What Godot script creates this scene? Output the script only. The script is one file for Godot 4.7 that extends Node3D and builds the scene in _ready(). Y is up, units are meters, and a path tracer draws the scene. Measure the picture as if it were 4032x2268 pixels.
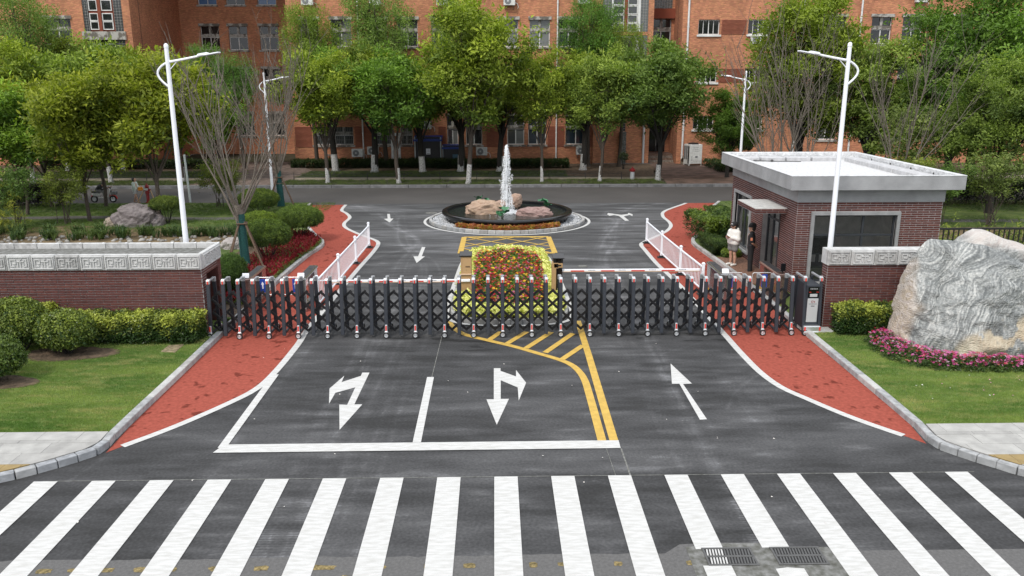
extends Node3D

const TAU8 := TAU / 8.0
var M := {}
var T := {}
var R := RandomNumberGenerator.new()


# ---------------------------------------------------------------- mesh builder
class MB:
	var v := PackedVector3Array()
	var n := PackedVector3Array()
	var c := PackedColorArray()
	var uv := PackedVector2Array()
	var col := Color.WHITE

	func tri(a: Vector3, b: Vector3, d: Vector3) -> void:  # counter-clockwise seen from outside
		var nn := (b - a).cross(d - a).normalized()
		v.append(a); v.append(d); v.append(b)
		for i in 3:
			n.append(nn); c.append(col)

	func tri_n(a: Vector3, b: Vector3, d: Vector3, na: Vector3, nb: Vector3, nd: Vector3) -> void:
		v.append(a); v.append(d); v.append(b)
		n.append(na); n.append(nd); n.append(nb)
		c.append(col); c.append(col); c.append(col)

	func quad(a: Vector3, b: Vector3, d: Vector3, e: Vector3) -> void:
		tri(a, b, d); tri(a, d, e)

	func quad_n(a: Vector3, b: Vector3, d: Vector3, e: Vector3, na: Vector3, nb: Vector3, nd: Vector3, ne: Vector3) -> void:
		tri_n(a, b, d, na, nb, nd); tri_n(a, d, e, na, nd, ne)

	func face(a: Vector3, b: Vector3, d: Vector3, e: Vector3, out: Vector3) -> void:
		if (b - a).cross(d - a).dot(out) < 0.0:
			quad(e, d, b, a)
		else:
			quad(a, b, d, e)

	func box(o: Vector3, s: Vector3, ch := 0.0, bs := Basis()) -> void:
		var h := s * 0.5
		var i := h - Vector3(ch, ch, ch)
		var q := []
		for sx in [-1.0, 1.0]:
			for sy in [-1.0, 1.0]:
				for sz in [-1.0, 1.0]:
					q.append([o + bs * Vector3(sx * h.x, sy * i.y, sz * i.z), o + bs * Vector3(sx * i.x, sy * h.y, sz * i.z), o + bs * Vector3(sx * i.x, sy * i.y, sz * h.z)])
		var w := [4, 2, 1]
		for a in 3:
			var b: int = w[(a + 1) % 3]
			var d: int = w[(a + 2) % 3]
			for s1 in 2:
				var k: int = w[a] * s1
				var axis := Vector3.ZERO
				axis[a] = 1.0 if s1 else -1.0
				face(q[k][a], q[k + b][a], q[k + b + d][a], q[k + d][a], bs * axis)
		if ch <= 0.0:
			return
		for a in 3:
			var b2: int = (a + 1) % 3
			var d2: int = (a + 2) % 3
			for s1 in 2:
				for s2 in 2:
					var k: int = w[b2] * s1 + w[d2] * s2
					var out := Vector3.ZERO
					out[b2] = 1.0 if s1 else -1.0
					out[d2] = 1.0 if s2 else -1.0
					face(q[k][b2], q[k + w[a]][b2], q[k + w[a]][d2], q[k][d2], bs * out)
		for k in 8:
			var out := Vector3(1 if k & 4 else -1, 1 if k & 2 else -1, 1 if k & 1 else -1)
			var a3: Vector3 = q[k][0]
			var b3: Vector3 = q[k][1]
			var d3: Vector3 = q[k][2]
			if (b3 - a3).cross(d3 - a3).dot(bs * out) < 0.0:
				tri(a3, d3, b3)
			else:
				tri(a3, b3, d3)

	func beam(p: Vector3, q: Vector3, w: float, h: float, up := Vector3.UP, ch := 0.0) -> void:
		var d := (q - p)
		var z := d.normalized()
		if absf(z.dot(up)) > 0.98:
			up = Vector3.BACK
		var x := up.cross(z).normalized()
		var y := z.cross(x)
		box((p + q) * 0.5, Vector3(w, h, d.length()), ch, Basis(x, y, z))

	func tube(pts: Array, rad: Array, sides := 7, caps := true) -> void:
		var rings := []
		var norms := []
		var m := pts.size()
		var t0: Vector3 = (pts[1] - pts[0]).normalized()
		var ref := Vector3.UP if absf(t0.y) < 0.9 else Vector3.RIGHT
		var x := ref.cross(t0).normalized()
		for i in m:
			var t: Vector3 = (pts[mini(i + 1, m - 1)] - pts[maxi(i - 1, 0)]).normalized()
			x = (x - t * x.dot(t)).normalized()
			var y := t.cross(x)
			var ring := PackedVector3Array()
			var nr := PackedVector3Array()
			for k in sides:
				var a := TAU * k / sides
				var dd := x * cos(a) + y * sin(a)
				nr.append(dd)
				ring.append(pts[i] + dd * float(rad[i]))
			rings.append(ring); norms.append(nr)
		for i in m - 1:
			for k in sides:
				var j := (k + 1) % sides
				quad_n(rings[i][k], rings[i][j], rings[i + 1][j], rings[i + 1][k], norms[i][k], norms[i][j], norms[i + 1][j], norms[i + 1][k])
		if caps:
			for k in range(1, sides - 1):
				tri(rings[0][0], rings[0][k + 1], rings[0][k])
				tri(rings[m - 1][0], rings[m - 1][k], rings[m - 1][k + 1])

	func lathe(o: Vector3, prof: Array, segs := 24, ex := 1.0, ez := 1.0) -> void:  # profile of [r, y] going up the outside
		for i in prof.size() - 1:
			var p0: Array = prof[i]
			var p1: Array = prof[i + 1]
			var nr := Vector2(p1[1] - p0[1], p0[0] - p1[0]).normalized()
			for k in segs:
				var a := TAU * k / segs
				var b := TAU * (k + 1) / segs
				var ca := Vector3(cos(a) * ex, 0, -sin(a) * ez)
				var cb := Vector3(cos(b) * ex, 0, -sin(b) * ez)
				var A := o + ca * float(p0[0]) + Vector3(0, p0[1], 0)
				var B := o + cb * float(p0[0]) + Vector3(0, p0[1], 0)
				var C := o + cb * float(p1[0]) + Vector3(0, p1[1], 0)
				var D := o + ca * float(p1[0]) + Vector3(0, p1[1], 0)
				var na := (ca * nr.x + Vector3(0, nr.y, 0)).normalized()
				var nb := (cb * nr.x + Vector3(0, nr.y, 0)).normalized()
				quad_n(A, B, C, D, na, nb, nb, na)

	func flat(pts: PackedVector2Array, y: float, skirt := 0.0) -> void:  # polygon in x,z at height y, with a skirt going down
		var idx := Geometry2D.triangulate_polygon(pts)
		for i in range(0, idx.size(), 3):
			var a := Vector3(pts[idx[i]].x, y, pts[idx[i]].y)
			var b := Vector3(pts[idx[i + 1]].x, y, pts[idx[i + 1]].y)
			var d := Vector3(pts[idx[i + 2]].x, y, pts[idx[i + 2]].y)
			if (b - a).cross(d - a).y < 0.0:
				tri(a, d, b)
			else:
				tri(a, b, d)
		if skirt > 0.0:
			var cw := Geometry2D.is_polygon_clockwise(pts)
			for i in pts.size():
				var p := pts[i]
				var q := pts[(i + 1) % pts.size()]
				var out := Vector3(p.y - q.y, 0, q.x - p.x) if cw else Vector3(q.y - p.y, 0, p.x - q.x)
				face(Vector3(p.x, y - skirt, p.y), Vector3(q.x, y - skirt, q.y), Vector3(q.x, y, q.y), Vector3(p.x, y, p.y), out)

	func ribbon(pts: PackedVector2Array, w: float, y: float) -> void:
		for i in pts.size() - 1:
			var a := pts[i]
			var b := pts[i + 1]
			var pa := (a - pts[maxi(i - 1, 0)]).normalized()
			var d := (b - a).normalized()
			var pb := (pts[mini(i + 2, pts.size() - 1)] - b).normalized()
			var na := (d + pa).orthogonal().normalized() if i > 0 else d.orthogonal()
			var nb := (d + pb).orthogonal().normalized() if i < pts.size() - 2 else d.orthogonal()
			var h := w * 0.5
			var A := a + na * h
			var B := b + nb * h
			var C := b - nb * h
			var D := a - na * h
			face(Vector3(A.x, y, A.y), Vector3(B.x, y, B.y), Vector3(C.x, y, C.y), Vector3(D.x, y, D.y), Vector3.UP)

	func blob(o: Vector3, r: Vector3, noise: FastNoiseLite, amp: float, freq: float, nu := 24, nv := 16, bs := Basis()) -> void:
		var g := []
		for j in nv + 1:
			var row := PackedVector3Array()
			for i in nu + 1:
				var a := TAU * (i % nu) / nu
				var b := PI * j / nv
				var d := Vector3(sin(b) * cos(a), cos(b), sin(b) * sin(a))
				var q := d * freq
				var s := 1.0 + amp * noise.get_noise_3d(q.x + o.x, q.y + o.y, q.z + o.z)
				row.append(o + bs * (d * r * s))
			g.append(row)
		grid(g, true)

	func grid(g: Array, wrap := false) -> void:  # rows of points, smooth shaded, outward = right-handed (i forward, j down)
		var nv := g.size()
		var nu: int = g[0].size()
		var nn := []
		for j in nv:
			var row := PackedVector3Array()
			for i in nu:
				var i0 := i - 1
				var i1 := i + 1
				if wrap:
					i0 = nu - 2 if i == 0 else i - 1
					i1 = 1 if i == nu - 1 else i + 1
				var du: Vector3 = g[j][mini(i1, nu - 1)] - g[j][maxi(i0, 0)]
				var dv: Vector3 = g[mini(j + 1, nv - 1)][i] - g[maxi(j - 1, 0)][i]
				var q := du.cross(dv)
				row.append(q.normalized() if q.length_squared() > 1e-14 else (Vector3.UP if j == 0 else Vector3.DOWN))
			nn.append(row)
		for j in nv - 1:
			for i in nu - 1:
				quad_n(g[j][i], g[j][i + 1], g[j + 1][i + 1], g[j + 1][i], nn[j][i], nn[j][i + 1], nn[j + 1][i + 1], nn[j + 1][i])

	func mesh() -> ArrayMesh:
		var a := []
		a.resize(Mesh.ARRAY_MAX)
		a[Mesh.ARRAY_VERTEX] = v
		a[Mesh.ARRAY_NORMAL] = n
		a[Mesh.ARRAY_COLOR] = c
		if uv.size() == v.size():
			a[Mesh.ARRAY_TEX_UV] = uv
		var m := ArrayMesh.new()
		m.add_surface_from_arrays(Mesh.PRIMITIVE_TRIANGLES, a)
		return m


# ---------------------------------------------------------------- nodes
func obj(called: String, shape, m: Material, parent: Node = self, at := Vector3.ZERO, bs := Basis()) -> MeshInstance3D:
	var o := MeshInstance3D.new()
	o.name = called
	o.mesh = shape.mesh() if shape is MB else shape
	o.material_override = m
	o.transform = Transform3D(bs, at)
	parent.add_child(o, true)
	return o


func tag(o: Node, label: String, category := "", group := "", kind := "") -> Node:
	if label: o.set_meta("label", label)
	if category: o.set_meta("category", category)
	if group: o.set_meta("group", group)
	if kind: o.set_meta("kind", kind)
	return o


func thing(called: String, label: String, category: String, at := Vector3.ZERO, turn := 0.0, group := "", kind := "") -> Node3D:
	var o := Node3D.new()
	o.name = called
	o.transform = Transform3D(Basis(Vector3.UP, turn), at)
	add_child(o, true)
	tag(o, label, category, group, kind)
	return o


func sub(called: String, parent: Node, at := Vector3.ZERO, bs := Basis()) -> Node3D:
	var o := Node3D.new()
	o.name = called
	o.transform = Transform3D(bs, at)
	parent.add_child(o, true)
	return o


func struct(called: String, shape, m: Material, label := "", category := "") -> MeshInstance3D:
	var o := obj(called, shape, m)
	tag(o, label if label else called.replace("_", " "), category, "", "structure")
	return o


func copy(o: Node3D, at: Vector3, turn: float, label: String, sc := 1.0, parent: Node = self) -> Node3D:
	var r: Node3D = o.duplicate()
	r.name = o.name.rstrip("0123456789")
	parent.add_child(r, true)
	r.transform = Transform3D(Basis(Vector3.UP, turn).scaled(Vector3(sc, sc, sc)), at)
	if label: r.set_meta("label", label)
	return r


func swarm(called: String, m: Mesh, xf: Array, cols: PackedColorArray, mat: Material, parent: Node = self) -> MultiMeshInstance3D:
	var mm := MultiMesh.new()
	mm.transform_format = MultiMesh.TRANSFORM_3D
	mm.use_colors = cols.size() > 0
	mm.mesh = m
	mm.instance_count = xf.size()
	for i in xf.size():
		mm.set_instance_transform(i, xf[i])
		if cols.size(): mm.set_instance_color(i, cols[i])
	var o := MultiMeshInstance3D.new()
	o.name = called
	o.multimesh = mm
	o.material_override = mat
	parent.add_child(o, true)
	return o


func P2(a: Array) -> PackedVector2Array:
	var p := PackedVector2Array()
	for i in range(0, a.size(), 2):
		p.append(Vector2(a[i], a[i + 1]))
	return p


func rnd_basis(tilt := 1.0) -> Basis:
	var b := Basis(Vector3.UP, R.randf() * TAU)
	b = b * Basis(Vector3.RIGHT, R.randfn(0.0, tilt)) * Basis(Vector3.FORWARD, R.randfn(0.0, tilt))
	return b


func smooth(pts: PackedVector2Array, step := 0.25) -> PackedVector2Array:  # Catmull-Rom through the points
	var out := PackedVector2Array()
	for i in pts.size() - 1:
		var p0 := pts[maxi(i - 1, 0)]
		var p1 := pts[i]
		var p2 := pts[i + 1]
		var p3 := pts[mini(i + 2, pts.size() - 1)]
		var k := maxi(1, int(p1.distance_to(p2) / step))
		for j in k:
			out.append(p1.cubic_interpolate(p2, p0, p3, float(j) / k))
	out.append(pts[pts.size() - 1])
	return out


# ---------------------------------------------------------------- materials
func noise_tex(key: String, kind: int, freq: float, oct: int, lo: Color, hi: Color, size := 512, sd := 1, mid := -1.0) -> void:
	var f := FastNoiseLite.new()
	f.noise_type = kind
	f.frequency = freq
	f.fractal_octaves = oct
	f.seed = sd
	var g := Gradient.new()
	g.set_color(0, lo); g.set_color(1, hi)
	if mid > 0.0:
		g.set_offset(0, mid); g.set_offset(1, minf(1.0, mid + 0.25))
	var t := NoiseTexture2D.new()
	t.width = size; t.height = size
	t.seamless = true
	t.noise = f
	t.color_ramp = g
	T[key] = t


func lin(r: float, g: float, b: float) -> Color:
	return Color(r, g, b).linear_to_srgb()


func mk(r: float, g: float, b: float, rough := 0.8, t1 := "", s1 := 1.0, t2 := "", s2 := 1.0, bump := "", bh := 0.5, world := true) -> StandardMaterial3D:
	var m := StandardMaterial3D.new()
	m.albedo_color = lin(r, g, b)
	m.roughness = rough
	m.uv1_triplanar = true
	m.uv1_world_triplanar = world
	m.uv1_scale = Vector3(s1, s1, s1)
	m.uv2_triplanar = true
	m.uv2_world_triplanar = world
	m.uv2_scale = Vector3(s2, s2, s2)
	if t1: m.albedo_texture = T[t1]
	if t2:
		m.detail_enabled = true
		m.detail_blend_mode = BaseMaterial3D.BLEND_MODE_MUL
		m.detail_uv_layer = BaseMaterial3D.DETAIL_UV_2
		m.detail_albedo = T[t2]
	if bump:
		m.heightmap_enabled = true
		m.heightmap_texture = T[bump]
		m.heightmap_scale = bh
	return m


func leafmat(rough := 0.5, back := Vector3(0.35, 0.45, 0.08)) -> StandardMaterial3D:
	var m := StandardMaterial3D.new()
	m.vertex_color_use_as_albedo = true
	m.roughness = rough
	m.metallic_specular = 0.35
	m.backlight_enabled = true
	m.backlight = lin(back.x, back.y, back.z)
	return m


func vcol(rough := 0.7, spec := 0.5) -> StandardMaterial3D:
	var m := StandardMaterial3D.new()
	m.vertex_color_use_as_albedo = true
	m.roughness = rough
	m.metallic_specular = spec
	return m


func g(v: float) -> Color:
	return Color(v, v, v)


func materials() -> void:
	var SX := FastNoiseLite.TYPE_SIMPLEX_SMOOTH
	noise_tex("grain", SX, 0.18, 2, g(0.72), g(1.0), 512, 3)
	noise_tex("blotch", SX, 0.012, 5, g(0.7), g(1.0), 512, 4)
	noise_tex("soft", SX, 0.010, 3, g(0.86), g(1.0), 512, 5)
	noise_tex("patch", SX, 0.014, 4, Color(0.55, 0.55, 0.5), g(1.0), 512, 6)
	noise_tex("relief", SX, 0.03, 5, g(0.0), g(1.0), 512, 7)
	noise_tex("fine_relief", SX, 0.12, 3, g(0.0), g(1.0), 512, 8)
	noise_tex("stain", SX, 0.008, 5, Color(0.62, 0.6, 0.58), g(1.0), 512, 9, 0.3)
	noise_tex("lawn", SX, 0.02, 5, Color(0.62, 0.72, 0.5), Color(1.0, 0.98, 0.92), 512, 10)
	noise_tex("patch2", SX, 0.03, 6, g(0.82), g(1.0), 512, 28)
	noise_tex("ripple", SX, 0.02, 3, g(0.0), g(1.0), 512, 12)
	noise_tex("bark", SX, 0.05, 4, g(0.5), g(1.0), 256, 13)
	noise_tex("whitewash", SX, 0.05, 4, Color(0.5, 0.48, 0.46), g(1.0), 256, 14, 0.28)
	noise_tex("wear", SX, 0.014, 6, Color(0.86, 0.855, 0.84), g(1.0), 1024, 19)
	noise_tex("damp", SX, 0.03, 4, Color(0.74, 0.71, 0.7), g(1.0), 512, 25, 0.17)
	T["damp"].color_ramp.set_offset(1, 0.27)
	M.white_paint = mk(0.79, 0.79, 0.78, 0.7, "wear", 0.3, "grain", 1.5)
	M.white_paint.uv1_scale = Vector3(0.2, 1, 0.9)
	M.yellow_paint = mk(0.80, 0.52, 0.10, 0.7, "wear", 0.3, "grain", 1.5)
	M.red_path = mk(0.34, 0.084, 0.06, 1.0, "damp", 0.13, "patch2", 0.5, "fine_relief", 0.6)
	M.red_path.metallic_specular = 0.2
	M.old_asphalt = mk(0.17, 0.166, 0.163, 0.9, "patch2", 0.9, "grain", 3.0, "fine_relief", 0.5)
	M.campus_asphalt = mk(0.098, 0.09, 0.085, 0.9, "soft", 0.05, "grain", 1.2)
	M.granite = mk(0.64, 0.635, 0.615, 0.75, "soft", 0.6, "grain", 3.0, "fine_relief", 0.15)
	M.granite_b = mk(0.56, 0.57, 0.575, 0.75, "blotch", 0.7, "grain", 3.0, "fine_relief", 0.15)
	M.granite_c = mk(0.60, 0.585, 0.56, 0.75, "blotch", 0.4, "grain", 3.0, "fine_relief", 0.15)
	M.kerb_grey = mk(0.25, 0.25, 0.255, 0.85, "blotch", 0.3, "grain", 1.5)
	M.slab = mk(0.56, 0.55, 0.52, 0.8, "soft", 0.5, "grain", 3.0)
	M.slab_b = mk(0.49, 0.48, 0.455, 0.8, "soft", 0.5, "grain", 3.0)
	M.tactile = mk(0.42, 0.3, 0.12, 0.8, "soft", 0.5, "grain", 3.0)
	M.lawn = mk(0.18, 0.26, 0.06, 0.95, "lawn", 0.22, "grain", 1.6, "fine_relief", 1.5)
	M.garden_lawn = mk(0.15, 0.2, 0.045, 0.95, "lawn", 0.12, "grain", 0.8, "fine_relief", 1.5)
	M.garden_soil = mk(0.30, 0.21, 0.11, 0.95, "patch", 0.2, "grain", 1.0, "relief", 2.0)
	M.soil = mk(0.20, 0.135, 0.085, 0.95, "patch", 0.5, "grain", 2.0, "relief", 3.0)
	M.verge = mk(0.085, 0.085, 0.04, 0.95, "patch", 0.2, "grain", 1.0)
	M.tan_path = mk(0.36, 0.31, 0.23, 0.9, "soft", 0.2, "grain", 1.0)
	M.paving_red = mk(0.24, 0.15, 0.12, 0.9, "patch", 0.12, "grain", 1.5)
	M.mortar = mk(0.52, 0.5, 0.49, 0.95, "soft", 0.5, "grain", 4.0)
	M.brick = [mk(0.185, 0.052, 0.040, 0.85, "blotch", 1.3, "grain", 5.0), mk(0.15, 0.042, 0.034, 0.85, "blotch", 1.1, "grain", 5.0), mk(0.215, 0.064, 0.046, 0.85, "blotch", 1.2, "grain", 5.0), mk(0.17, 0.05, 0.042, 0.85, "blotch", 1.5, "grain", 5.0)]
	M.fascia = mk(0.45, 0.455, 0.465, 0.85, "soft", 0.25, "grain", 4.0, "fine_relief", 0.15)
	M.surround = mk(0.42, 0.425, 0.43, 0.85, "soft", 0.5, "grain", 4.0)
	M.roof_white = mk(0.64, 0.64, 0.64, 0.75, "patch2", 0.5)
	M.roof_dark = mk(0.06, 0.06, 0.06, 0.8)
	M.plaster = mk(0.78, 0.78, 0.76, 0.9, "soft", 0.5)
	M.gate = mk(0.020, 0.024, 0.032, 0.55)
	M.gate.metallic_specular = 0.5
	M.gate_black = mk(0.0085, 0.0085, 0.01, 0.45)
	M.silver = mk(0.62, 0.63, 0.64, 0.3); M.silver.metallic = 0.75
	M.cap_grey = mk(0.3, 0.31, 0.32, 0.45); M.cap_grey.metallic = 0.3
	M.reflector = mk(0.62, 0.045, 0.03, 0.3)
	M.rubber = mk(0.012, 0.012, 0.012, 0.7)
	M.steel = mk(0.42, 0.42, 0.42, 0.22); M.steel.metallic = 0.9
	M.white_metal = mk(0.80, 0.82, 0.86, 0.4)
	M.lamp_white = mk(0.78, 0.8, 0.84, 0.35)
	M.lamp_grey = mk(0.35, 0.37, 0.4, 0.35)
	M.tan_metal = mk(0.38, 0.24, 0.115, 0.45)
	M.black = mk(0.013, 0.013, 0.015, 0.35)
	M.screen = mk(0.004, 0.004, 0.006, 0.08)
	M.black_stone = mk(0.012, 0.0125, 0.014, 0.22, "soft", 0.7)
	M.water = mk(0.016, 0.022, 0.02, 0.06, "", 1, "", 1, "ripple", 2.0)
	M.water.uv1_scale = Vector3(0.7, 0.7, 0.7)
	M.foam = mk(0.86, 0.88, 0.9, 0.35)
	M.gravel = mk(0.36, 0.37, 0.39, 0.9, "grain", 2.0, "patch", 0.8, "fine_relief", 1.5)
	M.glass = StandardMaterial3D.new()
	M.glass.albedo_color = Color(0.12, 0.14, 0.14, 0.12)
	M.glass.transparency = BaseMaterial3D.TRANSPARENCY_ALPHA
	M.glass.roughness = 0.03
	M.frame_dark = mk(0.03, 0.034, 0.04, 0.4)
	M.orange = mk(1, 1, 1, 0.95, "", 1.0, "soft", 0.06)
	M.orange_dark = mk(0.24, 0.062, 0.032, 0.9, "soft", 0.2)
	M.slat_red = mk(0.34, 0.115, 0.07, 0.8, "soft", 0.3)
	M.cream = mk(0.52, 0.5, 0.46, 0.85, "stain", 0.4, "grain", 1.0)
	M.upvc = mk(0.72, 0.72, 0.7, 0.5, "soft", 0.3)
	M.pane = [mk(0.012, 0.014, 0.015, 0.06), mk(0.05, 0.055, 0.055, 0.08), mk(0.14, 0.15, 0.145, 0.12), mk(0.02, 0.03, 0.04, 0.06), mk(0.07, 0.16, 0.33, 0.2)]
	M.glass_block = mk(0.16, 0.17, 0.165, 0.25, "grain", 1.0)
	M.glass_block_dark = mk(0.05, 0.053, 0.055, 0.2)
	M.grout = mk(0.34, 0.33, 0.31, 0.85)
	M.ac_white = mk(0.66, 0.66, 0.63, 0.5, "soft", 1.0)
	M.grille_grey = mk(0.16, 0.165, 0.17, 0.5)
	M.pipe_white = mk(0.74, 0.74, 0.73, 0.5, "soft", 0.6)
	M.blue_sheet = mk(0.02, 0.06, 0.33, 0.5, "soft", 0.6)
	M.blue_sign = mk(0.015, 0.06, 0.36, 0.4)
	M.hydrant = mk(0.22, 0.012, 0.014, 0.4)
	M.bark = mk(0.115, 0.09, 0.07, 0.95, "bark", 1.2, "", 1, "relief", 2.0, false)
	M.bark_dark = mk(0.035, 0.03, 0.025, 0.95, "bark", 1.2, "", 1, "relief", 2.0, false)
	M.bark_grey = mk(0.26, 0.22, 0.18, 0.95, "bark", 1.5, "", 1, "relief", 1.0, false)
	M.whitewash = mk(0.5, 0.5, 0.49, 0.95, "whitewash", 1.0, "", 1, "", 0.5, false)
	M.teal_wrap = mk(0.015, 0.115, 0.105, 0.9, "bark", 1.2, "", 1, "fine_relief", 1.0, false)
	M.stake = mk(0.20, 0.13, 0.085, 0.9, "bark", 1.4, "", 1, "relief", 1.0, false)
	M.leaf = leafmat(0.5)
	M.crown = []
	for q in [Color(1, 1, 1), Color(0.86, 0.95, 0.92), Color(1.0, 0.98, 0.82), Color(0.93, 0.9, 0.8), Color(0.8, 0.9, 0.8)]:
		var lm := leafmat(0.55, Vector3(0.62, 0.75, 0.2))
		lm.albedo_color = q
		M.crown.append(lm)
	M.gloss_leaf = leafmat(0.32, Vector3(0.2, 0.3, 0.05))
	M.petal = leafmat(0.6, Vector3(0.4, 0.25, 0.2))
	M.vc = vcol()
	M.vc_gloss = vcol(0.35)
	M.rock_vc = vcol(0.72)
	M.rock_vc.heightmap_enabled = true
	M.rock_vc.heightmap_texture = T["relief"]
	M.rock_vc.heightmap_scale = 2.5
	M.rock_vc.uv1_triplanar = true
	M.rock_vc.uv1_scale = Vector3(1.2, 1.2, 1.2)
	M.iron = mk(0.03, 0.03, 0.032, 0.55, "grain", 3.0)
	M.concrete = mk(0.30, 0.30, 0.295, 0.9, "patch", 0.8, "grain", 3.0)
	M.skin = mk(0.45, 0.26, 0.18, 0.6)
	M.kerb_light = mk(0.5, 0.52, 0.545, 0.75, "blotch", 0.9, "grain", 3.0)
	M.kerb_grey_b = mk(0.3, 0.3, 0.305, 0.85, "blotch", 0.4, "grain", 1.5)
	M.iron_light = mk(0.13, 0.13, 0.128, 0.6, "soft", 2.0, "grain", 4.0)
	M.garden_soil_light = mk(0.5, 0.4, 0.25, 0.95, "patch", 1.0, "grain", 2.0)
	M.granite_white = mk(0.76, 0.76, 0.75, 0.8, "soft", 0.8, "grain", 3.5, "fine_relief", 0.3)
	M.granite_white_b = mk(0.73, 0.725, 0.71, 0.8, "blotch", 0.8, "grain", 3.5, "fine_relief", 0.3)
	M.canopy_white = mk(0.74, 0.73, 0.70, 0.8, "soft", 0.8, "grain", 3.0)
	M.foil = mk(0.8, 0.81, 0.82, 0.45, "soft", 0.5, "soft", 1.3, "relief", 2.0)
	M.plate_silver = mk(0.5, 0.51, 0.52, 0.4); M.plate_silver.metallic = 0.3
	M.tan_metal_b = mk(0.42, 0.27, 0.135, 0.45)
	M.tan_metal_dark = mk(0.13, 0.08, 0.045, 0.4)
	M.tan_light = mk(0.55, 0.4, 0.28, 0.45)
	M.steel_brown = mk(0.33, 0.23, 0.2, 0.25); M.steel_brown.metallic = 0.8
	M.steel_light = mk(0.7, 0.7, 0.7, 0.3); M.steel_light.metallic = 0.6
	M.tape_yellow = mk(0.75, 0.4, 0.03, 0.5)
	M.bigrock = vcol(0.62)
	M.bigrock.heightmap_enabled = true
	M.bigrock.heightmap_texture = T["relief"]
	M.bigrock.heightmap_scale = 3.0
	M.bigrock.uv1_triplanar = true
	M.bigrock.uv1_scale = Vector3(0.8, 1.3, 0.8)
	M.lotus_stem = mk(0.06, 0.1, 0.03, 0.6)
	M.lotus_a = mk(0.03, 0.13, 0.055, 0.45)
	M.lotus_b = mk(0.045, 0.16, 0.07, 0.45)
	M.pole_grey = mk(0.45, 0.5, 0.5, 0.5)
	M.step_a = mk(0.3, 0.19, 0.15, 0.85, "patch", 0.8)
	M.step_b = mk(0.34, 0.28, 0.24, 0.85, "patch", 0.8)
	M.cabinet_blue = mk(0.06, 0.14, 0.2, 0.6)
	M.rust = mk(0.16, 0.07, 0.03, 0.9, "patch", 2.0)
	M.cloth_white = mk(0.68, 0.67, 0.63, 0.9)
	M.cloth_grey = mk(0.17, 0.17, 0.165, 0.9)
	M.cloth_black = mk(0.012, 0.012, 0.013, 0.85)
	M.cloth_pale = mk(0.45, 0.46, 0.46, 0.85)
	M.cloth_mint = mk(0.5, 0.56, 0.5, 0.9)
	M.hair = mk(0.01, 0.008, 0.007, 0.5)
	M.lip = mk(0.3, 0.1, 0.09, 0.6)
	M.patch_orange = mk(0.62, 0.2, 0.1, 0.7)
	M.bag_orange = mk(0.7, 0.25, 0.015, 0.5)
	M.timber = mk(0.45, 0.31, 0.18, 0.8)
	M.hydrant_bright = mk(0.55, 0.02, 0.02, 0.4)
	M.roof_block = mk(0.5, 0.5, 0.51, 0.7, "soft", 0.8)


# ---------------------------------------------------------------- computed textures
func brick_image() -> ImageTexture:  # 64 courses of 5 cm on 3.2 m, too fine to tell apart at the building's distance
	var im := Image.create(512, 512, false, Image.FORMAT_RGB8)
	im.fill(Color(0.49, 0.40, 0.34))
	var r := RandomNumberGenerator.new()
	r.seed = 77
	for j in 64:
		var x := -r.randi_range(0, 30)
		while x < 512:
			var k := r.randf_range(0.84, 1.06)
			var cc := Color(0.80 * k, 0.54 * k * r.randf_range(0.96, 1.04), 0.40 * k)
			im.fill_rect(Rect2i(x, j * 8, 35, 7), cc)
			x += 36
	return ImageTexture.create_from_image(im)


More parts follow.
